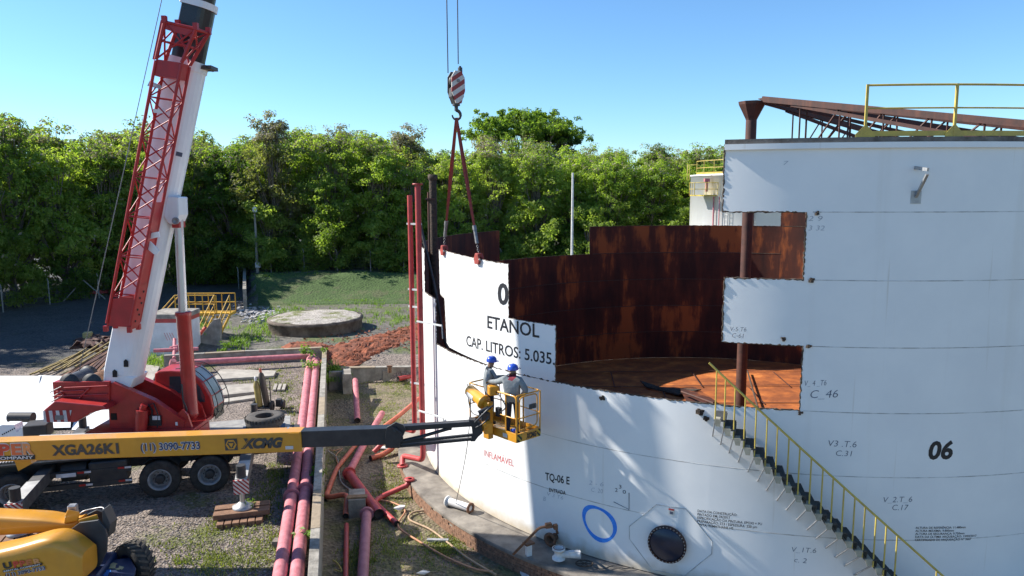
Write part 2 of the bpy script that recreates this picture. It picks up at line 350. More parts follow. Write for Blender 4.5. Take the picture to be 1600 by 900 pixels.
m_floor = rust_mat('floor_rust', (.22, .06, .014), (.40, .115, .022), (.54, .185, .04), vert=1)
m_burn = mat('burnt_edge', (.035, .028, .022), .9, col2=(.09, .06, .04), scale=12, bump=.8, bscale=30)
m_weld = mat('weld_seam', (.60, .60, .58), .6, col2=(.34, .33, .31), scale=2.2, ramp=(.42, .58))
m_brown = mat('brown_primer_steel', (.085, .033, .024), .7, col2=(.045, .02, .015), scale=4, streak=(.17, .06, .03), sstr=.5, sscale=(5, 5, .6))
m_yel = mat('yellow_rail_paint', (.55, .42, .08), .5, col2=(.40, .30, .07), scale=5)
m_black = mat('black_print', (.012, .014, .02), .5)
m_redprint = mat('red_print', (.60, .09, .08), .5)
m_marker = mat('marker_scrawl', (.10, .12, .17), .6)
m_faint = mat('faded_scrawl', (.44, .47, .52), .6)
m_galv = mat('grey_galvanised', (.45, .46, .46), .45, .6, col2=(.30, .30, .31), scale=6)
HCS = 1.5; TH = .014
D2R = math.radians
tank = thing('storage_tank', 'huge white ethanol tank, part dismantled with rust red inside showing', 'storage tank', (XC, YC, 0))
def curved_plate(t0, t1, z0, z1, step=1.0, jag=0.):
    """one bent steel plate: white outside, rust inside, burnt edges; angles in degrees"""
    b = MB(); n = max(2, int(abs(t1-t0)/step)); ro, ri = R, R-TH
    ths = [D2R(t0+(t1-t0)*i/n) for i in range(n+1)]
    o0 = [cyl(t, z0, ro) for t in ths]; o1 = [cyl(t, z1, ro) for t in ths]; i0 = [cyl(t, z0, ri) for t in ths]; i1 = [cyl(t, z1, ri) for t in ths]
    k = n+1; q = [(i, i+1, k+i+1, k+i) for i in range(n)]; qr = [f[::-1] for f in q]
    b.add(o0+o1, q, 0, True); b.add(i0+i1, qr, 1, True); b.add(o1+i1, q, 2); b.add(i0+o0, q, 2)
    b.add([o0[0], i0[0], i1[0], o1[0]], [(3, 2, 1, 0)], 2); b.add([o0[-1], i0[-1], i1[-1], o1[-1]], [(0, 1, 2, 3)], 2)
    return b
SHELL = [m_white, m_rust, m_burn]
# (course, start, end) in degrees round the axis, as left by the cutters
RUNS = {1: [(-180, 180)], 2: [(-166, 194)], 3: [(-180, 180)], 4: [(-101.8, 202.6)], 5: [(-109.8, 112.8), (140.9, 194.9)], 6: [(-102.1, 64.4)], 7: [(-110.2, 52)]}
for c, runs in RUNS.items():
    for (a, e) in runs:
        n = max(1, round((e-a)/27.7))
        for i in range(n):
            t0 = a+(e-a)*i/n; t1 = a+(e-a)*(i+1)/n
            curved_plate(t0, t1, (c-1)*HCS, c*HCS).build('shell_plate', SHELL, tank, recalc=False)
# weld seams, ragged cut edges
def ring(t0, t1, z, hw, pr_, mi_, name, step=2., kind=None):
    b = MB(); n = max(2, int(abs(t1-t0)/step)); ths = [D2R(t0+(t1-t0)*i/n) for i in range(n+1)]; k = n+1
    A = [cyl(t, z-hw, R+.001) for t in ths]; B = [cyl(t, z, R+pr_) for t in ths]; C = [cyl(t, z+hw, R+.001) for t in ths]
    q = [(i, i+1, k+i+1, k+i) for i in range(n)]; b.add(A+B, q, 0, True); b.add(B+C, q, 0, True)
    return b.build(name, mi_, tank, recalc=False)
for z, a, e in ((1.5, -180, 180), (3, -180, 180), (4.5, -101, 202), (6, 64, 112), (6, 141, 194), (7.5, -101, 64), (9, -101, 64)):
    bb = MB(); n_ = int((e-a)/2); ths_ = [D2R(a+(e-a)*i/n_) for i in range(n_+1)]; k_ = n_+1
    for (za, ra), (zb2, rb) in (((z-.02, R-TH-.001), (z, R-TH-.010)), ((z, R-TH-.010), (z+.02, R-TH-.001))):
        bb.add([cyl(t, za, ra) for t in ths_]+[cyl(t, zb2, rb) for t in ths_], [(i, i+1, k_+i+1, k_+i) for i in range(n_)], 0, True)
    bb.build('inner_weld', m_burn, tank, recalc=False)
for z, a, e in ((1.5, -180, 60), (3, -180, 60), (4.5, -101.5, 60), (6, -101.5, 60), (7.5, -101.5, 60), (9, -101.5, 60)):
    ring(a, e, z, .011, .004, m_weld, 'weld_seam')
def slag(pts, r=.022, name='cut_edge_slag', parent=None, m=None):
    """lumpy burnt bead along a torch cut"""
    P = []
    for a, c in zip(pts[:-1], pts[1:]):
        a, c = Vector(a), Vector(c); n = max(1, int((c-a).length/.05)); P += [a.lerp(c, i/n) for i in range(n)]
    P.append(Vector(pts[-1])); rr = [r*random.uniform(.45, 1.25) for _ in P]
    P = [p+Vector((random.uniform(-1, 1), random.uniform(-1, 1), random.uniform(-1, 1)))*.012 for p in P]
    return MB().tube(P, rr, 0, 5).build(name, m or m_burn, parent or tank)
def arc(t0, t1, z, rad=None, step=1.5):
    n = max(2, int(abs(t1-t0)/step)); return [cyl(D2R(t0+(t1-t0)*i/n), z, rad or R-TH/2) for i in range(n+1)]
L3, L4, L5, L6, L7 = (HCS*i for i in (3, 4, 5, 6, 7))
slag([cyl(D2R(-165.1), L5), cyl(D2R(-165.1), L4)]+arc(-165.1, -157.4, L4)+[cyl(D2R(-157.4), L3)]+arc(-157.4, -101.8, L3)+[cyl(D2R(-101.8), L4)]+arc(-101.8, -109.8, L4)+[cyl(D2R(-109.8), L5)]+arc(-109.8, -102.1, L5)+[cyl(D2R(-102.1), L6)]+arc(-102.1, -110.2, L6)+[cyl(D2R(-110.2), L7)])
slag(arc(195, 140.9, L5)+[cyl(D2R(140.9), L4)]+arc(140.9, 112.8, L4)+[cyl(D2R(112.8), L5)]+arc(112.8, 64.4, L5)+[cyl(D2R(64.4), L6+1.2)], .014)
for t, z, s in ((-101, L6-.02, .06), (-101.3, L5, .07), (-101.2, L4, .06), (-101.7, L3-.06, .05)):
    b = MB()
    for k in range(9):
        p = cyl(D2R(t+random.uniform(-.2, .2)), z+random.uniform(-.03, .03), R+.01); b.box(p, [s*random.uniform(.4, .9)]*3, 0, random.random()*3)
    b.build('torch_burn', m_burn, tank)
# top angle ring and roof edge on the uncut part
def ringbox(t0, t1, z0, z1, r0, r1, m, name, step=1.5):
    b = MB(); n = max(2, int(abs(t1-t0)/step)); ths = [D2R(t0+(t1-t0)*i/n) for i in range(n+1)]; k = n+1
    C = [[cyl(t, z, r) for t in ths] for (r, z) in ((r0, z0), (r1, z0), (r1, z1), (r0, z1))]
    for j in range(4): b.add(C[j]+C[(j+1)%4], [(i, i+1, k+i+1, k+i) for i in range(n)], 0, j in (1, 3))
    b.add([c[0] for c in C], [(0, 1, 2, 3)]); b.add([c[-1] for c in C], [(3, 2, 1, 0)])
    return b.build(name, m, tank)
m_rim = mat('roof_edge_grey', (.20, .18, .16), .85, col2=(.09, .075, .065), scale=3, bump=.3)
ringbox(-110.2, 40, L7-.13, L7-.005, R+.002, R+.075, m_white, 'top_angle')
ringbox(-110.2, 40, L7, L7+.10, R-.35, R+.055, m_rim, 'roof_edge')
# floor
b = MB(); n = 96; rings = [0, 4, 8, 11.4, R-.02]
Vf = [(XC, YC, .10)]+[(XC+r*math.cos(2*PI*i/n), YC+r*math.sin(2*PI*i/n), .10-.10*r/R) for r in rings[1:] for i in range(n)]
Ff = [(0, 1+i, 1+(i+1)%n) for i in range(n)]+[(1+j*n+i, 1+(j+1)*n+i, 1+(j+1)*n+(i+1)%n, 1+j*n+(i+1)%n) for j in range(len(rings)-2) for i in range(n)]
b.add(Vf, Ff, 0, True); b.build('floor_plate', m_floor, tank)
b = MB()
for k in range(-3, 4):
    yy = YC+k*2.9; hw = math.sqrt(max(0, 11.3**2-(yy-YC)**2)); b.beam((XC-hw, yy, .115), (XC+hw, yy+.4, .115), .06, .012)
    for j in range(-2, 3):
        xx = XC+j*4.2+(k%2)*2
        if abs(xx-XC) < hw-1 and abs(k) < 3: b.beam((xx, yy, .116), (xx+.2, yy+2.9, .116), .05, .012)
b.build('floor_seam', m_brown, tank)
# scrap inside the opening
b = MB(); b.prism([gz(1062, 607, .35), gz(1085, 605, .2), gz(1120, 628, .2), gz(1075, 632, .2)], (0, 0, .02)); b.build('fallen_plate', m_rust, tank)
b = MB(); b.prism([gz(1000, 596, .2), gz(1030, 606, .25), gz(1095, 610, .3), gz(1060, 618, .15), gz(1010, 606, .12)], (0, 0, .06)); b.build('fallen_plate', m_burn, tank)
b = MB(); b.cyl(gz(1065, 612, .5), gz(1115, 630, .6), .05, 0, 8); b.build('scrap_tube', m_brown, tank)
b = MB(); b.cyl(gz(1168, 580, .2), (gz(1184, 640, .2).x, gz(1184, 640, .2).y, .3), .04, 0, 8); b.build('scrap_tube', m_burn, tank)
# centre column with its funnel head
col_top = gy(1172, 186, YC).z; cap_top = gy(1172, 157, YC).z
b = MB(); b.cyl((XC, YC, .1), (XC, YC, col_top), .20, 0, 20); colm = b.build('centre_column', m_brown, tank)
b = MB(); b.lathe([(.22, 0), (.24, .05), (.50, .55), (.52, .66), (.30, .68), (0, .68)], (XC, YC, col_top-.02), n=8, smooth=False); b.build('column_head', m_brown, colm)
# roof rafters: trussed channels from the head down to the rim
def rafter(th, drop=0., name='roof_rafter', top_r=.45, zt=None, depth=1.25, nweb=7):
    d = Vector((math.cos(th), math.sin(th), 0)); sd = Vector((-d.y, d.x, 0)); c = Vector((XC, YC, 0))
    z0 = (zt or cap_top)-drop; A = c+d*top_r+Vector((0, 0, z0)); B = c+d*(R-.15)+Vector((0, 0, L7+.22))
    b = MB(); b.beam(A, B, .14, .20); b.beam(A+sd*.10+Vector((0, 0, .10)), B+sd*.10+Vector((0, 0, .10)), .20, .03)
    r = b.build(name, m_brown, tank)
    zb_ = L7-.25; b = MB(); C0 = c+d*1.3+Vector((0, 0, zb_)); C1 = c+d*(R-.5)+Vector((0, 0, zb_)); b.beam(C0, C1, .10, .12); b.build('lower_chord', m_brown, r)
    b = MB(); b.beam(A.lerp(B, .10)-Vector((0, 0, .1)), A.lerp(B, .62)-Vector((0, 0, .55)), .08, .12); b.build('middle_chord', m_brown, r)
    for i in range(nweb):
        t = .13+.75*i/(nweb-1); p = A.lerp(B, t); q = Vector((p.x, p.y, zb_))
        w1 = MB(); w1.beam(p, q, .045, .045, up=(1, 0, 0)); w1.build('web_post', m_brown, r)
        if i < nweb-1:
            p2 = A.lerp(B, t+.75/(nweb-1)); w2 = MB(); w2.beam(q, p2, .045, .045, up=(1, 0, 0)); w2.build('web_brace', m_brown, r)
    return r
for a in (-52, -36, -8, 22): rafter(D2R(a))
# yellow guard rail round the roof edge
RAILR = R+.02
def rp(px, z): 
    t = tpol(gcyl(px, 215, RAILR))[0]; return cyl(t, z, RAILR)
t_start = tpol(gcyl(1352, 200, RAILR))[0]; zr0 = L7+.10
ths = [t_start+D2R(1.5)*i for i in range(0, 40)]
b = MB(); b.tube([cyl(t, zr0+1.08, RAILR) for t in ths], .024, 0, 8)
rail = b.build('guard_rail', m_yel, tank)
b = MB(); b.tube([cyl(t, zr0+.60, RAILR) for t in ths], .018, 0, 8); b.build('mid_rail', m_yel, rail)
b = MB()
for t0, t1 in zip(ths[:-1], ths[1:]): b.beam(cyl(t0, zr0+.07, RAILR), cyl(t1, zr0+.07, RAILR), .012, .11)
b.build('toe_board', m_yel, rail)
tp = t_start
tstep = tpol(gcyl(1491, 200, RAILR))[0]-t_start
for i in range(5):
    t = t_start+i*tstep; p = cyl(t, zr0, RAILR); b = MB(); b.beam(p, p+Vector((0, 0, 1.10)), .05, .05, up=(math.cos(t), math.sin(t), 0))
    tn = Vector((-math.sin(t), math.cos(t), 0)); nn = Vector((math.cos(t), math.sin(t), 0))*.02
    b.prism([p-tn*.20+nn, p+tn*.20+nn, p+tn*.20+Vector((0, 0, .06))+nn, p+tn*.03+Vector((0, 0, .24))+nn, p-tn*.03+Vector((0, 0, .24))+nn, p-tn*.20+Vector((0, 0, .06))+nn], nn*-.4)
    b.build('rail_post', m_yel, rail)
# small bracket on the shell, high on the right
b = MB()
p0 = cyl(*tpol(gcyl(1430, 262))); p1 = gcyl(1450, 262)+Vector((0, -.35, 0)); b.beam(p0, gy(1450, 265, p0.y-.35), .05, .07); b.build('cable_bracket', m_galv, tank)
b = MB(); q0 = gcyl(1431, 308); b.beam(q0, gy(1449, 272, q0.y-.35), .06, .04); t = tpol(q0)[0]; b.box(q0, (.22, .02, .28), 0, t+PI/2); b.build('cable_bracket', m_galv, tank)
# ---- lettering and scrawls on the standing shell
tank_text('INFLAMÁVEL', (757, 712), (803, 729), 10, m_redprint, tank)
tank_text('TQ-06 E', (852, 749.5), (890, 757), 12, m_black, tank, bold=.02)
tank_text('ENTRADA', (858, 768), (884, 773), 6, m_black, tank, bold=.02)
tank_text('06', (1450, 717), (1488, 716), 28, m_black, tank, bold=.035, shear=.12)
tank_text('DATA DA CONSTRUÇÃO:\nPINTADO EM: 04/2017\nESPECIFICAÇÃO DA PINTURA: EPOXI + PU\nPREPARAÇÃO: ST3 / ESPESSURA: 220 µm\nTINTA: SUMATHANE HS', (1089, 821), (1190, 831.5), 26, m_black, tank, bold=.012)
tank_text('ALTURA DE REFERÊNCIA: 11.480mm\nALTURA MÁXIMA: 9.800mm\nALTURA DE SEGURANÇA: 9.750mm\nDATA DA ÚLTIMA ARQUEAÇÃO: 13/03/2017\nCERTIFICADO DE ARQUEAÇÃO Nº 3667', (1429, 846), (1525, 844), 24, m_black, tank, bold=.012)
def scrawl(s, a, c, h, m=None, sh=.15): return tank_text(s, a, c, h, m or m_marker, tank, name='scrawl', shear=sh, bold=-.012)
scrawl('V-5 T6', (1141, 517), (1166, 518), 7); scrawl('C-61', (1144, 527), (1162, 528), 7)
scrawl('V_ 4 _T6', (1257, 603), (1291, 602), 9); scrawl('C_46', (1266, 622), (1309, 621), 13)
scrawl('V3 .T.6', (1294, 697), (1338, 699), 10); scrawl('C.31', (1306, 712), (1331, 713), 9)
scrawl('V_2.T_6', (1380, 785), (1425, 784), 9); scrawl('C.17', (1394, 797), (1419, 797), 9)
scrawl('V_1T.6', (1237, 862), (1275, 864), 8); scrawl('c. 2', (1241, 878), (1260, 880), 8)
tank_text('2', (961, 768), (965, 768.5), 6, m_black, tank, name='scrawl'); tank_text('3', (967, 763), (971, 763.5), 6, m_black, tank, name='scrawl'); tank_text('0', (973, 771), (978, 771.5), 6, m_black, tank, name='scrawl')
scrawl('2 - 6', (920, 757), (943, 760), 7, m_faint); scrawl('C. 20', (924, 768), (942, 771), 7, m_faint); scrawl('V 3 T6', (855, 774), (880, 781), 6, m_faint); scrawl('B', (849, 782), (853, 783), 7, m_faint)
scrawl('7', (1224, 258), (1232, 258), 7, m_faint); scrawl('2 9', (1263, 345), (1285, 345), 8, m_faint); scrawl('3 32', (1263, 360), (1288, 360), 8, m_faint)
# blue sprayed ring
m_blue = mat('blue_spray', (.02, .19, .72), .5, col2=(.04, .27, .8), scale=8)
b = MB(); c0 = tpol(gcyl(936, 818)); rx = abs(tpol(gcyl(960, 820))[0]-tpol(gcyl(913, 815))[0])/2*R; rz = .5*(gcyl(936, 793).z-gcyl(936, 843).z)
P = []
for i in range(49):
    a = 2*PI*i/48; f = 1+.06*math.sin(2*a+.6)+.03*math.sin(3*a); P.append((c0[0]+math.cos(a)*rx*f/R, c0[1]+math.sin(a)*rz*f-.10*math.cos(a)))
Vs = []
for i, (t, z) in enumerate(P):
    a = 2*PI*i/48; wd = .05*(1+.25*math.sin(3*a))
    for k in (-1, 1): Vs.append(cyl(t+k*wd*math.cos(a)/R, z+k*wd*math.sin(a), R+.005))
b.add(Vs, [(2*i, 2*i+1, 2*i+3, 2*i+2) for i in range(48)]); b.build('spray_ring', m_blue, tank)
# manway: octagon pad, neck, bolted round cover
m_pad = m_white; m_cover = mat('manway_cover_blue', (.008, .012, .03), .3, col2=(.012, .02, .045), scale=5); m_flange = mat('manway_flange_rust', (.07, .028, .018), .7, col2=(.03, .015, .012), scale=9)
cm = tpol(gcyl(1044, 847)); mr_ = .5*(abs(tpol(gcyl(1074, 847))[0]-tpol(gcyl(1014, 847))[0]))*R
b = MB(); oc = []
for px, py in ((1026, 788), (1072, 795), (1113, 846), (1112, 865), (1070, 899), (1020, 890), (984, 842), (984, 822)):
    oc.append(tpol(gcyl(px, py)))
gridn = []
ot = [cyl(t, z, R+.012) for t, z in oc]; oi = [cyl(t, z, R) for t, z in oc]; ctr = cyl(cm[0], cm[1], R+.0135)
b.add(ot+[ctr], [(i, (i+1)%8, 8) for i in range(8)]); b.add(ot+oi, [(i, (i+1)%8, (i+1)%8+8, i+8) for i in range(8)])
pad = b.build('manway_pad', m_white, tank)
b = MB(); b.tube([cyl(t, z, R+.014) for t, z in oc]+[cyl(*oc[0], R+.014)], .010, 0, 5); b.build('pad_weld', m_weld, pad)
nrm = Vector((math.cos(cm[0]), math.sin(cm[0]), 0)); ctr0 = cyl(cm[0], cm[1], R)
b = MB(); b.lathe([(mr_*.86, 0), (mr_*.86, .10), (mr_, .10), (mr_, .16), (mr_*.9, .165)], ctr0, nrm, 40); man = b.build('manway_flange', m_flange, tank)
b = MB(); b.lathe([(mr_*.88, .150), (mr_*.84, .172), (0, .172)], ctr0, nrm, 40); b.build('manway_cover', m_cover, man)
side = Vector((-nrm.y, nrm.x, 0))
for k in range(32):
    a = 2*PI*k/32; p = ctr0+(side*math.cos(a)+Vector((0, 0, 1))*math.sin(a))*mr_*.94
    MB().lathe([(.015, .15), (.015, .185), (0, .185)], p, nrm, 6, smooth=False).build('bolt', m_galv, man)
b = MB(); q = gcyl(1049, 800, R+.02); t = tpol(q)[0]; b.box(q, (.14, .006, .18), 0, t+PI/2); pl = b.build('warning_plate', mat('plate_white', (.75, .73, .68), .5), tank)
b = MB(); b.box(cyl(t, q.z+.065, R+.024), (.14, .006, .045), 0, t+PI/2); b.build('plate_band', m_redprint, pl)
b = MB(); b.box(cyl(t, q.z-.02, R+.024), (.08, .006, .07), 0, t+PI/2); b.build('plate_print', m_marker, pl)
# old lifting lug stubs
for px, py, s in ((1093, 642, .10), (1102, 655, .07), (941, 621, .06), (1222, 530, .05)):
    b = MB(); p = gcyl(px, py)
    for k in range(7): b.box(p+Vector((random.uniform(-s, s), -.02, random.uniform(-s, s)*.7)), [s*random.uniform(.5, 1)]*3, 0, random.random()*3)
    b.build('burnt_stub', m_burn, tank)
# rectangular doubler outline right of the blue ring
b = MB(); P = [gcyl(959, 784), gcyl(983, 796), gcyl(983, 770)]; b.tube([cyl(*tpol(p), R+.006) for p in P], .010, 0, 5); b.build('doubler_weld', m_marker, tank)
# ---- spiral stair
m_tread = mat('stair_tread_dark', (.030, .032, .030), .8, col2=(.05, .05, .045), scale=9); m_treadl = mat('stair_tread_tan', (.40, .37, .28), .8, scale=6)
RS = R+.75
hr = [tpol(gcyl(px, py, RS)) for px, py in ((1108, 567), (1470, 897))]
(ta, za), (tb, zb) = hr
def hrz(t): return za+(zb-za)*(t-ta)/(tb-ta)
b = MB(); N = 40; t_end = tb+(tb-ta)*.12; b.tube([cyl(ta+(t_end-ta)*i/N, hrz(ta+(t_end-ta)*i/N), RS) for i in range(N+1)], .026, 0, 8)
stair = b.build('stair_handrail', m_yel, tank)
posts_px = [1120, 1134, 1149, 1165, 1182, 1199, 1215, 1233, 1250, 1268, 1286, 1302, 1319, 1336, 1352, 1369, 1385, 1402, 1463, 1480]
for i, px in enumerate(posts_px):
    t = ta+(tb-ta)*((px-1108)/(1470-1108))
    if px <= 1402:
        lo, hi = ta-.02, tb+.05
        for _ in range(30):
            mid = (lo+hi)/2; p = cyl(mid, hrz(mid), RS); v = p-Vector((0, 0, HC)); dd = v.dot(fw); X = 800+F*v.dot(rt)/dd
            if X < px: lo = mid
            else: hi = mid
        t = lo
    z = hrz(t); top = cyl(t, z, RS); bot = cyl(t, z-1.18, RS); b = MB(); b.tube([top, bot], .017, 0, 6); ps = b.build('baluster', m_yel, stair)
    b = MB(); b.tube([bot+Vector((0, 0, .05)), cyl(t-.008, z-1.78, R+.01)], .017, 0, 6); b.build('stair_strut', m_galv, ps)
nt_ = 26
for i in range(nt_):
    t = ta+(t_end-ta)*(.045+i*.0385)
    if t > t_end: break
    z = hrz(t)-1.05; dt = .23/RS
    b = MB()
    A = [cyl(t-dt*.5, z, R+.06), cyl(t-dt*.5, z, RS+.02), cyl(t+dt*.62, z, RS+.02), cyl(t+dt*.62, z, R+.06)]
    b.prism(A, (0, 0, -.04), 0); b.prism([cyl(t+dt*.62, z-.04, R+.06), cyl(t+dt*.62, z-.04, RS+.02), cyl(t+dt*.50, z-.26, RS+.02), cyl(t+dt*.50, z-.26, R+.06)], (cyl(t+dt*.66, 0)-cyl(t+dt*.62, 0)), 0)
    tr = b.build('stair_tread', m_tread, stair)
    b = MB(); b.prism([cyl(t-dt*.5, z+.003, RS-.18), cyl(t-dt*.5, z+.003, RS+.024), cyl(t+dt*.1, z+.003, RS+.024), cyl(t+dt*.1, z+.003, RS-.18)], (0, 0, .004), 0)
    b.prism([cyl(t-dt*.52, z, RS+.021), cyl(t+dt*.2, z, RS+.021), cyl(t+dt*.1, z-.16, RS+.021), cyl(t-dt*.3, z-.16, RS+.021)], (cyl(t, 0, .01)-cyl(t, 0, 0)), 0)
    b.build('tread_edge', m_treadl, tr)
# inlet nozzle and pipe stub
m_rustpipe = mat('rusty_pipe', (.22, .10, .05), .85, col2=(.09, .05, .03), scale=12, bump=.4)
b = MB(); p = gcyl(868, 838); nn = Vector((math.cos(tpol(p)[0]), math.sin(tpol(p)[0]), 0)); b.lathe([(.10, 0), (.10, .22), (.19, .22), (.19, .27), (.11, .27), (.10, .1), (0, .1)], p, nn, 20); noz = b.build('nozzle_flange', m_rustpipe, tank)
b = MB(); P = fillet([gcyl(871, 833, R+.02), gy(868, 822, 17.75), gy(843, 824, 17.75), gz(802, 866, -.05)], .12); b.tube(P, .035, 0, 8)
b.box(gy(857, 821, 17.75), (.16, .10, .12), 0, .3); b.box(gy(868, 823, 17.75), (.10, .10, .12), 0, .3); b.cyl(gy(852, 822, 17.75), gy(857, 822, 17.75), .06); b.build('drain_pipe', m_rustpipe, noz)
# ================================================================== FOUNDATION RING
RF = 13.53
ring_root = thing('tank_foundation', 'round concrete and brick ledge the white tank stands on', 'foundation', (XC, YC, ZB))
m_ledge = mat('ledge_concrete', (.27, .24, .20), .92, col2=(.11, .095, .08), scale=1.3, bump=.3, bscale=18)
b = MB(); n = 160; k = n+1; ths = [2*PI*i/n for i in range(n+1)]
prof = [(R-.3, -.02), (R+.1, -.03), (RF, -.07), (RF+.015, -.10), (RF+.015, -.17), (RF-.03, -.17)]
for (r0, z0), (r1, z1) in zip(prof[:-1], prof[1:]): b.add([cyl(t, z0, r0) for t in ths]+[cyl(t, z1, r1) for t in ths], [(i, i+1, k+i+1, k+i) for i in range(n)], 0, False)
b.build('ledge_slab', m_ledge, ring_root)
m_brick = mat('ledge_brick', (.30, .165, .10), .9, col2=(.15, .085, .055), scale=9, bump=.3); m_mortar = mat('mortar', (.33, .29, .23), .95, scale=6)
b = MB(); b.add([cyl(t, -.16, RF-.045) for t in ths]+[cyl(t, ZB-.3, RF-.045) for t in ths], [(i, i+1, k+i+1, k+i) for i in range(n)], 0, False); b.build('mortar_bed', m_mortar, ring_root)
b = MB(); rows = 6; bh = .075; tw = .235/RF
for r in range(rows):
    z1 = -.175-r*.085
    for i in range(int(2.9/tw)):
        t = -PI+.02-.35+(i+.5*(r%2))*tw; j = random.uniform(-.006, .008)
        if random.random() < .03: continue
        A = [cyl(t, z1, RF-.06), cyl(t, z1, RF-.012+j), cyl(t+tw*.93, z1, RF-.012+j), cyl(t+tw*.93, z1, RF-.06)]; b.prism(A, (0, 0, -bh))
tag(b.build('brick', m_brick, ring_root), kind='stuff')
# ================================================================== CUT PANEL HUNG FROM THE CRANE
def stripe_mat(name, c1, c2, dirv, period, duty=.5, rough=.5, off=0.):
    m = bpy.data.materials.new(name); m.use_nodes = True; n = m.node_tree.nodes; L = m.node_tree.links; bs = n['Principled BSDF']; bs.inputs['Roughness'].default_value = rough
    g = n.new('ShaderNodeNewGeometry'); d = n.new('ShaderNodeVectorMath'); d.operation = 'DOT_PRODUCT'; L.new(g.outputs['Position'], d.inputs[0]); d.inputs[1].default_value = tuple(Vector(dirv)/period)
    a = n.new('ShaderNodeMath'); a.operation = 'ADD'; L.new(d.outputs['Value'], a.inputs[0]); a.inputs[1].default_value = off+100
    f = n.new('ShaderNodeMath'); f.operation = 'FRACT'; L.new(a.outputs[0], f.inputs[0]); c = n.new('ShaderNodeMath'); c.operation = 'GREATER_THAN'; L.new(f.outputs[0], c.inputs[0]); c.inputs[1].default_value = duty
    nz = n.new('ShaderNodeTexNoise'); nz.inputs['Scale'].default_value = 9; nz.inputs['Detail'].default_value = 5; L.new(g.outputs['Position'], nz.inputs[0])
    mx = n.new('ShaderNodeMix'); mx.data_type = 'RGBA'; L.new(c.outputs[0], mx.inputs[0]); mx.inputs[6].default_value = (*c1, 1); mx.inputs[7].default_value = (*c2, 1)
    m2 = n.new('ShaderNodeMix'); m2.data_type = 'RGBA'; m2.blend_type = 'MULTIPLY'; m2.inputs[0].default_value = .5; L.new(mx.outputs[2], m2.inputs[6]); L.new(nz.outputs['Fac'], m2.inputs[7]); L.new(m2.outputs[2], bs.inputs['Base Color'])
    return m
panel = thing('cut_panel', 'white curved shell panel lettered ETANOL, being cut free and hung from two slings', 'steel panel', cyl(D2R(-145), L3))
def lift(t): return .13*max(0, min(1, (-139-t)/14.))
def panel_plate(outl_left, t1, z0, z1, nm):
    """outl_left: list of (theta, z) of the ragged left edge from bottom to top"""
    b = MB(); n = 22; rows = outl_left; ro, ri = R+.004, R-TH
    O = []; I = []
    for (tl, z) in rows:
        for i in range(n+1):
            t = tl+(t1-tl)*i/n; O.append(cyl(D2R(t), z+lift(t), ro)); I.append(cyl(D2R(t), z+lift(t), ri))
    k = n+1; q = [(j*k+i, j*k+i+1, (j+1)*k+i+1, (j+1)*k+i) for j in range(len(rows)-1) for i in range(n)]
    b.add(O, q, 0, True); b.add(I, [f[::-1] for f in q], 1, True)
    edge = [j*k for j in range(len(rows))]; b.add([O[i] for i in edge]+[I[i] for i in edge], [(i, i+1, len(edge)+i+1, len(edge)+i) for i in range(len(edge)-1)], 2)
    edge = [j*k+n for j in range(len(rows))]; b.add([O[i] for i in edge]+[I[i] for i in edge], [(i, i+1, len(edge)+i+1, len(edge)+i) for i in range(len(edge)-1)], 2)
    for base in (0, (len(rows)-1)*k): b.add(O[base:base+k]+I[base:base+k], [(i, i+1, k+i+1, k+i) for i in range(n)], 2)
    return b.build(nm, SHELL, panel, recalc=False)
eL5 = [(-154.0, L4), (-155.2, L4+.08), (-155.5, L4+.3), (-155.5, L4+.9), (-155.6, L5)]
eL4 = [(-152.0, L3), (-153.0, L3+.10), (-153.2, L3+.6), (-153.4, L3+1.1), (-153.6, L4)]
panel_plate(eL5, -137.2, 0, 0, 'shell_plate'); panel_plate(eL4, -129.5, 0, 0, 'shell_plate')
def lz(t, z): return cyl(D2R(t), z+lift(t), R-.003)
slag([lz(t, z) for t, z in eL4]+[lz(t, z) for t, z in eL5]+[lz(-155.6+(18.4)*i/14, L5) for i in range(15)]+[lz(-137.2, L4)]+[lz(-137.2+7.7*i/6, L4) for i in range(7)]+[lz(-129.5, L3)], .014, parent=panel, m=mat('cut_edge_grey', (.28, .22, .17), .9, col2=(.10, .08, .06), scale=9))
tank_text('0', (778, 474), (795, 476), 33, m_black, panel, bold=.03, rad=R+.009)
tank_text('ETANOL', (761.8, 512), (843, 527.5), 20, m_black, panel, bold=.016, rad=R+.009)
tank_text('CAP. LITROS: 5.035.', (729, 539.5), (867, 570), 16.5, m_black, panel, bold=.012, rad=R+.009)
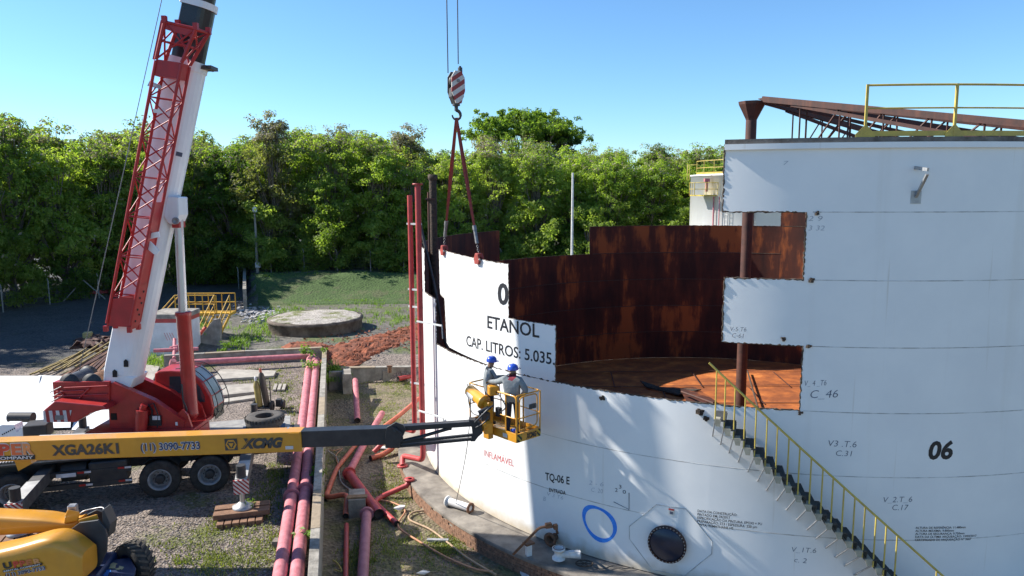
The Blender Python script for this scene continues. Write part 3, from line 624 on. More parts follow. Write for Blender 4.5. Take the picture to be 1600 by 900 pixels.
# lifting clamps
m_clamp = mat('red_clamp', (.40, .06, .045), .55, col2=(.22, .04, .03), scale=9); m_chain = mat('grey_chain', (.32, .31, .30), .5, .5, col2=(.18, .17, .17), scale=12)
CL = []
for px, py, lab in ((694, 392, 'red plate clamp gripping the upper left corner of the white panel'), (748, 405, 'red plate clamp gripping the top of the white panel near its middle')):
    p = gcyl(px, py); t = tpol(p)[0]; p = cyl(t, L5+lift(math.degrees(t)), R); n = Vector((math.cos(t), math.sin(t), 0)); s = Vector((-n.y, n.x, 0))
    th_ = thing('lifting_clamp', lab, 'clamp', p, 'clamps on the cut panel')
    b = MB(); b.hull([p+n*.09+s*x+Vector((0, 0, z)) for x, z in ((-.10, -.14), (.10, -.14), (.13, .0), (.07, .16), (-.07, .16), (-.13, 0))]+[p+n*.02+s*x+Vector((0, 0, z)) for x, z in ((-.10, -.14), (.10, -.14), (.13, .0), (.07, .16), (-.07, .16), (-.13, 0))])
    b.build('front_jaw', m_clamp, th_, bevel=.012)
    b = MB(); b.hull([p+n*d+s*x+Vector((0, 0, z)) for d in (-.03, -.10) for x, z in ((-.10, -.12), (.10, -.12), (.12, .05), (.06, .16), (-.06, .16), (-.12, .05))]); b.build('back_jaw', m_clamp, th_, bevel=.012)
    b = MB(); b.box(p+Vector((0, 0, .12)), (.12, .18, .10), 0, t); b.build('bridge', m_clamp, th_)
    b = MB(); b.cyl(p-s*.15+n*.06, p+s*.15+n*.06, .03); b.build('jaw_pin', m_chain, th_)
    top = p+Vector((0, 0, .17)); CL.append(top)
# hook block
HY = 22.0; hook_c = gy(712.5, 137, HY); hx = hook_c.x
nb = Vector((.50, -.866, 0)); sb = Vector((.866, .50, 0)); uz = Vector((0, 0, 1))
m_hstripe = stripe_mat('hook_stripe', (.78, .74, .68), (.42, .05, .04), (sb*.55+uz*-.84)*1.0, .235, .52)
m_hdark = mat('hook_dark_steel', (.10, .095, .09), .55, .4, col2=(.05, .05, .05), scale=8)
hb = thing('hook_block', 'striped red and white crane hook block hanging above the white panel', 'hook block', hook_c-uz*.75)
prof = [(-.20, .30), (-.10, .46), (.10, .46), (.21, .28), (.22, -.10), (.10, -.46), (-.08, -.46), (-.21, -.12)]
for k, (d0, d1, nm) in enumerate(((.12, .16, 'cheek_plate'), (-.16, -.12, 'cheek_plate'))):
    b = MB(); b.prism([hook_c+sb*x+uz*z+nb*d0 for x, z in prof], nb*(d1-d0)); b.build(nm, m_hstripe if k == 0 else m_hdark, hb, bevel=.008)
b = MB(); b.prism([hook_c+sb*x*.9+uz*(z*.55-.2)+nb*-.115 for x, z in prof], nb*.23); b.build('ballast', m_hdark, hb)
for dx in (-.055, .055):
    b = MB(); b.lathe([(.05, -.03), (.19, -.03), (.17, 0), (.19, .03), (.05, .03)], hook_c+uz*.18+nb*dx, nb, 24); b.build('sheave', m_hdark, hb)
b = MB(); b.cyl(hook_c+uz*.18-nb*.19, hook_c+uz*.18+nb*.19, .045); b.build('sheave_pin', m_chain, hb)
b = MB(); b.cyl(hook_c-uz*.44, hook_c-uz*.66, .055); b.cyl(hook_c-uz*.46, hook_c-uz*.52, .11); b.build('swivel', m_hdark, hb)
hp = [hook_c-uz*.62]+[hook_c-uz*.78+Vector((sb.x*math.cos(a), sb.y*math.cos(a), math.sin(a)))*.135 for a in [PI*.45-i*PI*.16 for i in range(10)]]
b = MB(); b.tube(hp, [.05]+[.055-.0035*i for i in range(10)], 0, 8); b.build('hook', m_hdark, hb)
b = MB(); b.tube([hook_c+uz*.45+sb*.14, hook_c+uz*.62+sb*.14], .035, 0, 8); b.box(hook_c+uz*.5+sb*.14, (.10, .10, .16), 0, .5); b.build('rope_socket', m_hdark, hb)
TIP = Vector((hx-.05, HY+.02, 38.3))
m_rope = mat('wire_rope', (.10, .11, .13), .5, .5, scale=20)
for px, lab, off in ((700, 'left of the two wire ropes running up from the hook block', -.25), (716, 'right of the two wire ropes running up from the hook block', .14)):
    p = gy(px, 114 if px < 710 else 100, HY); b = MB(); b.tube([p, Vector((TIP.x+off, p.y, TIP.z))], .018, 0, 6)
    tag(b.build('wire_rope', m_rope), lab, 'rope', 'crane hoist ropes')
# slings
m_sling = mat('red_sling', (.36, .055, .04), .8, col2=(.22, .04, .03), scale=15)
hook_b = hook_c-uz*.86
for i, (c, lab) in enumerate(zip(CL, ('left red webbing sling from the hook down to the panel corner', 'right red webbing sling from the hook down to the panel middle'))):
    sl = thing('lifting_sling', lab, 'sling', c, 'slings holding the panel')
    m1 = hook_b.lerp(c, .80); m2 = hook_b.lerp(c, .93); sd = Vector((.028*(1 if i else -1), .02, 0))
    for k in (-1, 1):
        b = MB(); b.beam(hook_b+sd*.3*k, hook_b.lerp(m1, .5)+sd*k, .065, .022, up=(0, 1, 0)); b.beam(hook_b.lerp(m1, .5)+sd*k, m1, .065, .022, up=(0, 1, 0)); b.build('webbing', m_sling, sl)
    b = MB(); b.cyl(m1, m2, .05, 0, 10); b.cyl(m1, m1.lerp(m2, .25), .06, 0, 10); b.build('sleeve', m_chain, sl)
    nl = 5
    for k in range(nl):
        p = m2.lerp(c, k/nl); q = m2.lerp(c, (k+1.15)/nl); d = (q-p).normalized(); s1 = d.cross(Vector((0, 1, 0)) if k%2 else Vector((1, 0, 0))).normalized()*.024
        b = MB(); b.tube([p, p.lerp(q, .2)+s1, p.lerp(q, .8)+s1, q, p.lerp(q, .8)-s1, p.lerp(q, .2)-s1, p], .010, 0, 5, cap=False); b.build('chain_link', m_chain, sl)
# ================================================================== PIPES ROUND THE TANK
m_pink = mat('faded_pink_pipe', (.56, .20, .22), .7, col2=(.40, .115, .13), scale=5, streak=(.20, .09, .075), sstr=.75, sscale=(2.2, 2.2, 2.2), sramp=(.60, .72), bump=.15, bscale=18)
m_redp = mat('red_pipe', (.46, .06, .055), .5, col2=(.33, .04, .04), scale=4)
m_orp = mat('orange_red_pipe', (.50, .14, .075), .6, col2=(.36, .08, .05), scale=4)
m_purp = mat('faded_purple_pipe', (.40, .17, .20), .7, col2=(.30, .11, .14), scale=3)
m_dark = mat('dark_bore', (.02, .017, .016), .9)
def pipe(pts, r, m, label, rad=.25, flanges=(), open_ends=(False, False), name='pipe', group=None, cat='pipe'):
    P = fillet(pts, rad) if len(pts) > 2 else [Vector(p) for p in pts]
    root = thing(name, label, cat, P[0], group)
    MB().tube(P, r, 0, 14, cap=True).build('pipe_body', m, root)
    for k, e in enumerate(open_ends):
        if e:
            a, c = (P[0], P[1]) if k == 0 else (P[-1], P[-2]); d = (a-c).normalized(); b = MB(); b.lathe([(r*1.02, -.01), (r*1.02, .015), (r*.86, .015), (r*.84, .004), (0, .004)], a, d, 14); b.build('open_end', m_dark, root)
    for f in flanges:
        a = P[0].lerp(P[-1], f) if len(P) == 2 else P[min(len(P)-2, int(f*(len(P)-1)))]; c = P[-1] if len(P) == 2 else P[min(len(P)-1, int(f*(len(P)-1))+1)]; d = (c-a).normalized()
        b = MB(); b.lathe([(r, -.05), (r*1.45, -.05), (r*1.45, -.008), (r*1.3, -.006), (r*1.3, .006), (r*1.45, .008), (r*1.45, .05), (r, .05)], a, d, 18, smooth=False); b.build('flange', m, root)
    return root
def zz(px, py, z): return gz(px, py, z)
# risers by the shell
RI1 = gy(644, 480, 24.2); RI2 = gy(656.5, 480, 23.9)
r1 = pipe([(RI1.x, RI1.y, gy(640, 305, 24.2).z), (RI1.x, RI1.y, 1.35), tuple(gz(622, 668, .6)), tuple(gz(584, 706, -.2))], .085, m_redp, 'thinner outer red riser pipe standing left of the tank, bent away at the bottom', .35, name='riser_pipe')
r2 = pipe([(RI2.x, RI2.y, gy(653, 289, 23.9).z), (RI2.x, RI2.y, .45), tuple(gz(629, 712, .15)), tuple(gz(629, 728, -.05))], .095, m_redp, 'taller inner red riser pipe clamped to the tank wall, with cap flange on top', .25, name='riser_pipe')
b = MB(); b.lathe([(.095, 0), (.17, 0), (.17, .05), (0, .05)], (RI2.x, RI2.y, gy(653, 289, 23.9).z), n=18); b.build('top_flange', m_redp, r2)
b = MB(); b.lathe([(.09, 0), (.19, 0), (.19, .05), (.09, .05)], gz(629, 728, -.05)-Vector((0, 0, .02)), n=18); b.build('foot_flange', m_redp, r2)
m_wbr = mat('white_bracket', (.72, .72, .70), .5)
for py in (350, 453, 480, 600):
    z = gy(650, py, 24).z; b = MB(); b.beam((RI1.x-.12, RI1.y+.02, z), (RI2.x+.1, RI2.y-.02, z), .03, .06); b.build('clip', m_wbr, r2)
for py, n_ in ((501, 1), (640, 2)):
    z = gy(656, py, 23.9).z; t = math.atan2(RI2.y-YC, RI2.x-XC)+.05; w_ = cyl(t, z, R); b = MB(); b.beam((RI2.x-.1, RI2.y-.11, z), (w_.x+.15, w_.y-.5, z), .04, .05); b.beam((w_.x+.15, w_.y-.5, z), cyl(t+.03, z-.45, R), .03, .03); b.build('wall_bracket', m_wbr, r2)
# dark gauge well inside the shell
gw = gy(676.5, 300, 26.6)
pipe([(gw.x, gw.y, .1), (gw.x, gw.y, gy(676, 277, 26.6).z)], .135, m_burn, 'tall blackened gauge well standing inside the left rim of the tank', name='gauge_well')
root = bpy.data.objects['gauge_well']
b = MB(); b.lathe([(.13, 0), (.17, .05), (.17, .22), (0, .22)], (gw.x, gw.y, gy(676, 277, 26.6).z-.12), n=18); b.build('well_cap', m_burn, root)
b = MB(); zt = gy(670, 300, 26.6).z; b.tube([(gw.x-.16, gw.y, .2), (gw.x-.16, gw.y, zt)], .045, 0, 8); b.build('side_tube', m_brown, root)
b = MB(); b.box((gw.x-.1, gw.y, gy(670, 311, 26.6).z), (.34, .3, .06)); b.build('tube_clip', m_brown, root)
b = MB(); b.tube(catmull([gy(657, 352, 26.2), gy(668, 400, 26), gy(682, 462, 25.6), gy(692, 520, 25.4), gy(700, 548, 25.3)], 6), .05, 0, 8); tag(b.build('leaning_tube', m_hdark), 'dark bent tube leaning inside the left opening of the tank', 'tube')
# pink pair along the dike wall, with the run along the back wall
zp = .78
pipe([gz(484, 560, zp+.1), gz(470, 680, zp), gz(455, 780, zp), gz(436, 905, zp), gz(425, 980, zp)], .165, m_pink, 'left one of the two long pink pipes beside the dike wall', 1., flanges=(.52,))
pipe([gz(495, 562, zp+.1), gz(484, 680, zp), gz(477, 770, zp), gz(463, 905, zp), gz(456, 980, zp)], .165, m_pink, 'right one of the two long pink pipes, next to the dike wall', 1., flanges=(.48,))
pipe([gz(271, 563, 1.3), gz(268, 572, 1.0), gz(300, 566, 1.0), gz(489, 556, 1.0), gz(492, 566, .9)], .15, m_pink, 'horizontal pink pipe along the back dike wall behind the crane', .25, flanges=(.42,))
pipe([gz(240, 548, 1.3), gz(310, 545, 1.25)], .10, m_pink, 'short pink pipe stub by the white concrete block', flanges=(.5,))
for i, (px, py) in enumerate(((480, 600), (468, 690), (458, 770), (447, 850))):
    p = gz(px+8, py, .55); b = MB(); b.box((p.x, p.y, .55), (.9, .22, .24)); s = b.build('pipe_sleeper', m_conc); tag(s, 'concrete sleeper under the pair of pink pipes', 'sleeper', 'pipe sleepers')
zb = ZB
pipe([gz(555, 594, zb+.9), gz(558.5, 657, zb+.14)], .13, m_pink, 'short pink pipe leaning down from the concrete post in the bund', open_ends=(0, 1))
pipe([gz(597, 646, zb+.35), gz(566, 699, zb+.25), gz(546, 737, zb+.17)], .135, m_pink, 'pink pipe lying under the lift boom towards the red elbow', .3)
pipe([gz(544, 738, zb+.2), gz(592, 803, zb+.17)], .16, m_redp, 'fat red pipe with an open end lying beside the concrete block', flanges=(.03,), open_ends=(0, 1))
pipe([gz(573, 801, zb+.2), gz(566, 912, zb+.16)], .15, m_purp, 'faded purple pipe lying towards the camera in the bund', flanges=(.02,))
pipe([gz(541.5, 820, zb+.08), gz(540, 915, zb+.08)], .07, m_redp, 'thin straight red pipe lying along the foot of the dike wall')
pipe([gz(556, 695, zb+.3), gz(526, 732, zb+.12), gz(508, 779, zb+.1), gz(543, 771, zb+.25), gz(540, 806, zb+.12)], .085, m_orp, 'bent orange pipe curving round to the concrete block', .4, open_ends=(0, 1))
pipe([gz(579, 716, zb+.12), gz(597, 711, zb+.12), gz(613, 701, zb+.2), gz(616, 690, zb+.4)], .10, m_orp, 'short orange pipe bend lying below the jib', .3, open_ends=(1, 0))
pipe([gz(655, 622, .7), gz(628, 646, .2), gz(594, 671, -.25), gz(570, 690, -.45)], .09, m_orp, 'long orange red pipe sloping down from the risers', .5)
pipe([gz(639, 749, -.05), gz(637, 758, -.2), gz(600, 774, zb+.1), gz(584, 784, zb+.1), gz(620, 818, zb+.1)], .085, m_redp, 'bent red pipe ending in a flange at the brick ledge', .3, open_ends=(0, 1))
b = MB(); b.lathe([(.08, 0), (.17, 0), (.17, .05), (.08, .05)], gz(640, 750, -.05), n=18)
b.build('flange', m_redp, bpy.data.objects['pipe.012'] if 'pipe.012' in bpy.data.objects else None)
pipe([gz(558, 587, -.3), gz(623, 583, -.3)], .13, m_redp, 'red pipe lying in front of the low bund curb', open_ends=(1, 1))
pipe([gz(622, 592, -.35), gz(657, 585, -.35)], .12, m_redp, 'red pipe behind the risers, right of the valve block', open_ends=(1, 0))
def block(pts_px, z0, z1, label, m=m_conc, name='concrete_block', cat='concrete block'):
    b = MB(); b.prism([gz(x, y, z0) for x, y in pts_px], (0, 0, z1-z0)); o = b.build(name, m, bevel=.015); return tag(o, label, cat)
block([(545, 812), (572, 810), (571, 792), (546, 793)], zb-.05, -.02, 'square concrete block propping the pipes in the bund')
b = MB(); b.box(gz(558, 776, 0), (.62, .22, .05), 0, .1); tag(b.build('timber_plank', mat('old_timber', (.28, .17, .09), .85, col2=(.16, .095, .05), scale=6)), 'short timber plank lying on the square concrete block', 'plank')
block([(536, 618), (550, 618), (549, 608), (537, 608)], zb-.05, .45, 'concrete post by the leaning pink pipe')
block([(598, 598), (620, 597), (619, 590), (599, 590)], zb-.05, .0, 'small concrete valve block between the red pipes')
b = MB(); p = gz(609, 582, .0); b.cyl(p, p+Vector((0, 0, .3)), .10); b.box(p+Vector((0, 0, .34)), (.3, .1, .06)); tag(b.build('valve', m_rustpipe), 'small rusty valve on the concrete block', 'valve')
# hoses and loose bits in the bund
def hose(pts, z, r, m, label):
    P = catmull([gz(x, y, zq) if not isinstance(zq, str) else None for (x, y, zq) in [(p[0], p[1], p[2] if len(p) > 2 else z) for p in pts]], 8)
    return tag(MB().tube(P, r, 0, 6).build('hose', m), label, 'hose')
m_hose = mat('orange_hose', (.50, .25, .13), .7, col2=(.38, .18, .10), scale=8); m_hose2 = mat('tan_hose', (.48, .33, .20), .7, scale=8); m_grey = mat('grey_cable', (.34, .33, .32), .6)
hz_ = zb+.07
hose([(591, 781), (615, 786), (633, 798), (622, 822), (655, 846), (700, 872), (742, 889), (770, 893)], hz_, .03, m_hose, 'orange hose winding across the bund floor towards the ledge')
hose([(668, 797), (645, 801), (640, 812), (672, 827), (700, 848), (725, 868), (752, 885), (775, 898)], hz_, .03, m_hose2, 'tan hose with a loop beside the brick ledge')
hose([(513, 705, zb+.1), (527, 716), (530, 738), (533, 752), (543, 762), (556, 769, zb+.2)], hz_, .022, m_grey, 'thin grey cable lying round the orange pipe')
hose([(515, 702), (522, 704), (535, 701), (525, 712), (530, 730)], hz_, .018, m_hose, 'thin orange cable tangled below the lift boom')
hose([(520, 875), (528, 881), (534, 893), (523, 890)], hz_, .02, m_yel, 'short yellow strap lying by the thin red pipe')
m_bag = mat('white_plastic', (.70, .69, .66), .5)
for px, py, s, lab in ((596, 700, .28, 'crumpled white sheet lying beside the short orange bend'), (625, 797, .2, 'white rag lying between the hoses'), (662, 896, .2, 'scrap of white plastic near the bottom edge of the bund')):
    p = gz(px, py, zb+.05); b = MB(); P = [p+Vector((random.uniform(-s, s), random.uniform(-s*.8, s*.8), random.uniform(0, .12))) for _ in range(14)]; b.hull(P); tag(b.build('plastic_scrap', m_bag), lab, 'scrap')
b = MB(); p = gz(684, 844, zb+.08); b.box(p, (.62, .12, .06), 0, -.05); tag(b.build('steel_bar', m_galv), 'flat grey steel bar lying on the bund floor by the ledge', 'bar')
# bits on the ledge
m_wpipe = mat('white_pipe', (.74, .73, .70), .5, col2=(.55, .53, .5), scale=5)
s0, s1 = gz(700, 783, .1), gz(735, 794, .1); sp = thing('pipe_spool', 'white flanged pipe spool lying on the concrete ledge', 'pipe', (s0+s1)/2)
MB().cyl(s0, s1, .115, 0, 18).build('spool_body', m_wpipe, sp)
d = (s1-s0).normalized()
for p_, q_ in ((s0, 1), (s1, -1)): MB().lathe([(.11, -.02), (.165, -.02), (.165, .03), (.09, .03), (.085, -.1), (0, -.1)] if q_ < 0 else [(.11, -.03), (.165, -.03), (.165, .02), (0, .02)], p_, d, 20).build('spool_flange', m_wpipe if q_ > 0 else m_rustpipe, sp)
v0 = gz(873, 873, .05); vv = thing('gate_valve', 'rusty flanged valve with a hose lying on the ledge below the nozzle', 'valve', v0)
MB().lathe([(.17, 0), (.17, .05), (.11, .06), (.11, .24), (.17, .25), (.17, .30), (.12, .30), (.11, .2), (0, .2)], v0, n=20).build('valve_body', m_wpipe, vv)
MB().lathe([(.165, .297), (.125, .304), (.12, .25)], v0, n=20).build('valve_seat', m_rustpipe, vv)
b = MB(); b.cyl(v0+Vector((.1, 0, .13)), v0+Vector((.55, -.12, .16)), .09, 0, 12); b.box(v0+Vector((.4, -.08, .22)), (.3, .12, .06)); b.build('valve_bonnet', m_wpipe, vv)
hw_ = gz(913, 882, .02); b = MB(); b.tube([hw_+Vector((.22*math.cos(a), .16*math.sin(a), .03)) for a in [2*PI*i/16 for i in range(17)]], .018, 0, 5, cap=False)
for a in (0, PI/3, 2*PI/3): b.tube([hw_+Vector((.22*math.cos(a), .16*math.sin(a), .03)), hw_-Vector((.22*math.cos(a), .16*math.sin(a), -.03))], .012, 0, 5)
tag(b.build('valve_handwheel', m_burn), 'black spoked handwheel lying on the ledge beside the valve', 'handwheel')
hose([(920, 884, .03), (940, 889, .03), (958, 884, .03), (975, 888, .03), (990, 887, .03)], .03, .012, m_hdark, 'thin dark cable lying along the ledge')
vs_ = gz(826, 897, zb); b = MB(); vp = thing('support_post', 'white steel support post standing in the bund by the brick ledge', 'post', vs_)
b.box(vs_+Vector((0, 0, .45)), (.14, .14, .8), 0, .3); b.build('post', m_wpipe, vp); b = MB(); b.box(vs_+Vector((0, 0, .04)), (.42, .36, .06), 0, .3); b.build('base_plate', m_wpipe, vp); b = MB(); b.box(vs_+Vector((.0, 0, .87)), (.26, .2, .05), 0, .6); b.build('top_plate', m_rustpipe, vp)
b = MB(); P = gz(848, 893, zb+.15); b.cyl(P, P+Vector((.28, .05, .05)), .12, 0, 14); b.lathe([(.12, 0), (.17, 0), (.17, .04), (0, .04)], P, (-1, -.15, -.1), 16); tag(b.build('pipe_flange_piece', m_wpipe), 'short white flanged pipe piece lying beside the support post', 'pipe')
# ================================================================== TRUCK CRANE
C0 = Vector((-10.4, 20.72, ZY)); eu = Vector((.962, .275, 0)).normalized(); ev = Vector((-eu.y, eu.x, 0))
MC = Matrix(((eu.x, ev.x, 0, C0.x), (eu.y, ev.y, 0, C0.y), (0, 0, 1, C0.z), (0, 0, 0, 1)))
def cw(u, v, w_): return MC @ Vector((u, v, w_))
m_cred = mat('crane_red', (.45, .028, .025), .38, col2=(.34, .022, .02), scale=2.5, coat=.2, streak=(.16, .03, .025), sstr=.35, sscale=(3, 3, 1.2))
m_credl = mat('crane_red_boom', (.42, .018, .020), .45, col2=(.32, .014, .016), scale=3)
m_cwhite = mat('crane_white', (.78, .78, .78), .35, col2=(.70, .71, .73), scale=1.2, coat=.2, streak=(.5, .48, .45), sstr=.25, sscale=(4, 4, .4))
m_cblack = mat('boom_black', (.014, .015, .018), .28, col2=(.024, .025, .028), scale=3)
m_chas = mat('chassis_dark', (.022, .024, .028), .6, col2=(.045, .043, .04), scale=3)
m_tyre = mat('tyre_rubber', (.020, .019, .018), .85, col2=(.05, .045, .04), scale=6, bump=.2, bscale=40)
m_rim = mat('wheel_rim_grey', (.30, .31, .33), .5, col2=(.18, .18, .18), scale=7)
m_glass = mat('cab_glass', (.05, .07, .08), .06, col2=(.03, .045, .05), scale=1); MATS['cab_glass'].node_tree.nodes['Principled BSDF'].inputs['IOR'].default_value = 1.6
m_chrome = mat('cylinder_chrome', (.56, .57, .59), .3, .75, col2=(.52, .53, .55), scale=2)
m_deck = mat('deck_plate', (.34, .33, .30), .6, col2=(.22, .21, .2), scale=4); m_bluedk = mat('deck_blue', (.02, .04, .10), .5, scale=3)
m_tapeR = mat('tape_red', (.5, .02, .02), .4); m_tapeW = mat('tape_white', (.75, .76, .78), .4)
crane = thing('truck_crane', 'red and white truck crane with raised telescopic boom beside the dike wall', 'crane', C0)
# --- carrier
b = MB(MC); b.box((-2.2, 1.25, 1.08), (12.4, 1.0, .55)); b.box((-2.2, .35, 1.38), (11.6, .5, .06)); b.box((-2.2, 2.15, 1.38), (11.6, .5, .06)); chas = b.build('chassis', m_chas, crane)
b = MB(MC); b.box((1.4, 1.25, 1.44), (4.6, 2.4, .05)); b.box((-4.6, 1.25, 1.44), (5.2, 2.4, .05)); deck = b.build('deck', m_deck, crane)
b = MB(MC); b.box((2.9, .9, 1.475), (1.3, 1.4, .02)); b.build('deck_mat', m_bluedk, deck)
for u0, u1 in ((-3.1, -.75),):
    for w_ in (.62, 1.0): 
        b = MB(MC); b.box(((u0+u1)/2, .08, w_), (u1-u0, .10, .14)); b.build('side_guard', m_chas, chas)
b = MB(MC); b.box((-1.35, .3, .95), (1.0, .5, .62), bev=.03); b.build('toolbox', m_chas, chas)
b = MB(MC); b.cyl((-2.6, .4, .95), (-1.95, .4, .95), .27, 0, 18); b.build('air_tank', m_chas, chas)
for i, (u, w_) in enumerate(((-2.05, 1.02), (-1.0, 1.05), (-2.03, .64), (-1.0, .66), (2.25, 1.22), (2.25, .72))):
    b = MB(MC); b.box((u, .018, w_), (.17, .012, .055)); b.build('reflector', m_tapeR, chas); b = MB(MC); b.box((u+.18, .018, w_), (.17, .012, .055)); b.build('reflector', m_tapeW, chas)
b = MB(MC); b.box((-2.42, .01, .98), (.5, .02, .11)); b.build('side_marker', m_tapeW, chas)
b = MB(MC); b.box((2.32, .03, 1.27), (.12, .02, .2)); b.build('rear_light', m_tapeW, chas)
def wheel(u, v, inner=True):
    c = cw(u, v, .57); ax = -ev; rt_ = .57
    b = MB(); b.lathe([(.30, .0), (.40, -.015), (.50, .0), (.555, -.04), (.57, -.09), (.57, -.25), (.55, -.31), (.45, -.33), (.30, -.31)], c, ax, 40)
    wl = b.build('wheel', m_tyre, crane)
    b = MB()
    for k in range(36):
        a = 2*PI*k/36; d = eu*math.cos(a)+Vector((0, 0, 1))*math.sin(a); t = -eu*math.sin(a)+Vector((0, 0, 1))*math.cos(a)
        b.add([c+d*.575+ax*x+t*y for x, y in ((-.06, -.025), (-.14, .0), (-.14, .03), (-.06, .012))], [(0, 1, 2, 3)]); b.add([c+d*.575+ax*x+t*y for x, y in ((-.28, -.025), (-.20, .0), (-.20, .03), (-.28, .012))], [(0, 1, 2, 3)])
    tag(b.build('tread_block', m_tyre, wl), kind='stuff')
    b = MB(); b.lathe([(.31, -.02), (.33, .012), (.305, .015), (.27, -.03), (.26, -.15), (.24, -.19), (.14, -.17), (.13, -.12), (.10, -.06), (0, -.05)], c, ax, 36)
    rm = b.build('rim', m_rim, wl)
    b = MB(); b.lathe([(.135, -.15), (.13, -.02), (.11, -.005), (0, -.005)], c, ax, 18); b.build('hub', m_chas, rm)
    for k in range(10):
        a = 2*PI*k/10; d = eu*math.cos(a)+Vector((0, 0, 1))*math.sin(a); MB().cyl(c+d*.185+ax*-.18, c+d*.185+ax*-.145, .016, 0, 6).build('wheel_nut', m_chas, rm)
for u in (0, 1.37, -3.81, -5.2): wheel(u, 0)
for u in (0, 1.37, -3.81, -5.2):
    b = MB(); b.lathe([(.20, 0), (.55, 0), (.57, -.05), (.57, -.27), (.54, -.31), (.2, -.31)], cw(u, 2.5, .57), ev, 28); b.build('wheel', m_tyre, crane)
for u in (0, 1.37): 
    b = MB(); pr_ = [cw(u+.66*math.cos(a), .02, .57+.66*math.sin(a)) for a in [D2R(35+i*11) for i in range(11)]]
    for p, q in zip(pr_[:-1], pr_[1:]): b.add([p, q, q+ev*.5, p+ev*.5], [(0, 1, 2, 3)])
    b.build('mudguard', m_chas, chas)
m_chev = stripe_mat('outrigger_chevron', (.75, .73, .70), (.42, .03, .03), (eu*.707+Vector((0, 0, .707))), .085, .5)
m_beamtop = mat('outrigger_beam', (.05, .05, .052), .6, col2=(.12, .115, .11), scale=3); m_beamlit = mat('outrigger_lit_top', (.50, .49, .46), .6, col2=(.36, .35, .33), scale=4)  # second, paler tone paints the sunlit look of the beam's upper face
for u, vend, lab in ((-3.0, -2.2, 'front'), (2.44, -2.2, 'rear')):
    b = MB(MC); b.box((u, (vend+.6)/2, .98), (.34, .6-vend, .36), bev=.02); ob = b.build('outrigger_beam', m_beamtop, crane)
    b = MB(MC); b.box((u, vend/2-.35, 1.166), (.32, -vend-.75, .012)); b.build('beam_top', m_beamlit, ob)
    b = MB(MC); b.box((u, vend-.02, .96), (.40, .05, .40)); b.build('chevron_plate', m_chev, ob)
    b = MB(MC); b.cyl((u, vend+.16, .75), (u, vend+.16, 1.52), .13, 0, 18); b.build('jack_housing', m_chas, ob)
    b = MB(MC); b.cyl((u, vend+.16, .42), (u, vend+.16, .8), .07, 0, 14); b.build('jack_rod', m_chrome, ob)
    b = MB(MC); b.lathe([(.28, 0), (.28, .05), (.17, .09), (.10, .16), (0, .16)], (u, vend+.16, .30), n=20); b.build('float_pad', m_galv, ob)
for u in (-3.0, 2.44):
    b = MB(MC); b.box((u, 3.3, .98), (.34, 1.8, .36)); ob = b.build('outrigger_beam', m_beamtop, crane); b = MB(MC); b.cyl((u, 4.1, 0), (u, 4.1, 1.5), .12, 0, 14); b.build('jack_housing', m_chas, ob)
# timber mats under the rear jack: two long balks over six short ones
m_tim = mat('jack_timber', (.27, .15, .09), .85, col2=(.16, .085, .05), scale=7, bump=.3, bscale=25)
for k in range(6):
    b = MB(MC); b.box((2.44-.55+k*.2, -2.2, .07), (.175, .95, .15), bev=.01); tag(b.build('timber_balk', m_tim), f'{["leftmost", "second", "third", "fourth", "fifth", "rightmost"][k]} short timber in the lower layer under the rear jack', 'timber', 'timbers under the rear crane jack')
for k, v in enumerate((-2.25, -1.85)):
    b = MB(MC); b.box((2.42, v, .225), (1.45, .3, .14), bev=.01); tag(b.build('timber_balk', m_tim), ('nearer' if k == 0 else 'farther')+' long timber in the upper layer under the rear jack', 'timber', 'timbers under the rear crane jack')
for k in range(4):
    b = MB(MC); b.box((-3.4+k*.27, -2.05, .14), (.24, 1.0, .28), bev=.01); tag(b.build('timber_balk', m_tim), f'{["leftmost", "second", "third", "rightmost"][k]} timber under the front jack behind the yellow hood', 'timber', 'timbers under the front crane jack')
# spare tyre on the rear deck, deck clutter at the front
sp_ = gy(414, 660, 21.7); spz = sp_.z-.08
b = MB(); b.lathe([(.28, .30), (.30, .30), (.42, .335), (.52, .31), (.565, .24), (.57, .17), (.565, .09), (.52, .02), (.42, 0), (.28, .03), (.28, .30)], (sp_.x, sp_.y, spz), n=40); st = b.build('spare_tyre', mat('dusty_tyre', (.10, .09, .08), .9, col2=(.06, .055, .05), scale=6), crane)
b = MB()
for k in range(30):
    a = 2*PI*k/30; b.box((sp_.x+.57*math.cos(a), sp_.y+.57*math.sin(a), spz+.24), (.03, .05, .10), 0, a)
tag(b.build('tread_block', m_tyre, st), kind='stuff')
b = MB(MC); b.box((2.9, 1.2, 1.60), (1.0, .9, .25)); b.build('tyre_rest', m_chas, deck)
b = MB(); a0, a1 = gy(15, 652, 21.3), gy(52, 652, 21.3); b.cyl(a0, a1, .15, 0, 18); b.build('hose_drum', m_chas, crane)
b = MB(); q = gy(60, 671, 20.9); b.box(q, (.62, .6, .42), 0, .28, .02); b.build('deck_box', m_chas, crane)
b = MB(); b.prism([gy(x, y, 20.6) for x, y in ((-12, 690), (-12, 672), (3, 664), (22, 664), (26, 676), (33, 668), (42, 672), (44, 684), (16, 690))], (0, .35, 0)); wb = b.build('deck_bracket', m_cwhite, crane)
for k in range(7):
    p = gy(4+k*3.1, 679-k*1.6, 20.59); MB().lathe([(.022, 0), (0, .004)], p, (0, -1, 0), 10).build('bracket_hole', m_dark, wb)
b = MB(MC); b.beam((-4.9, .12, 1.52), (-2.2, .12, 1.55), .28, .03); b.build('walkway_grip', stripe_mat('walk_stripe', (.6, .58, .55), (.03, .03, .03), eu, .075, .5), deck)
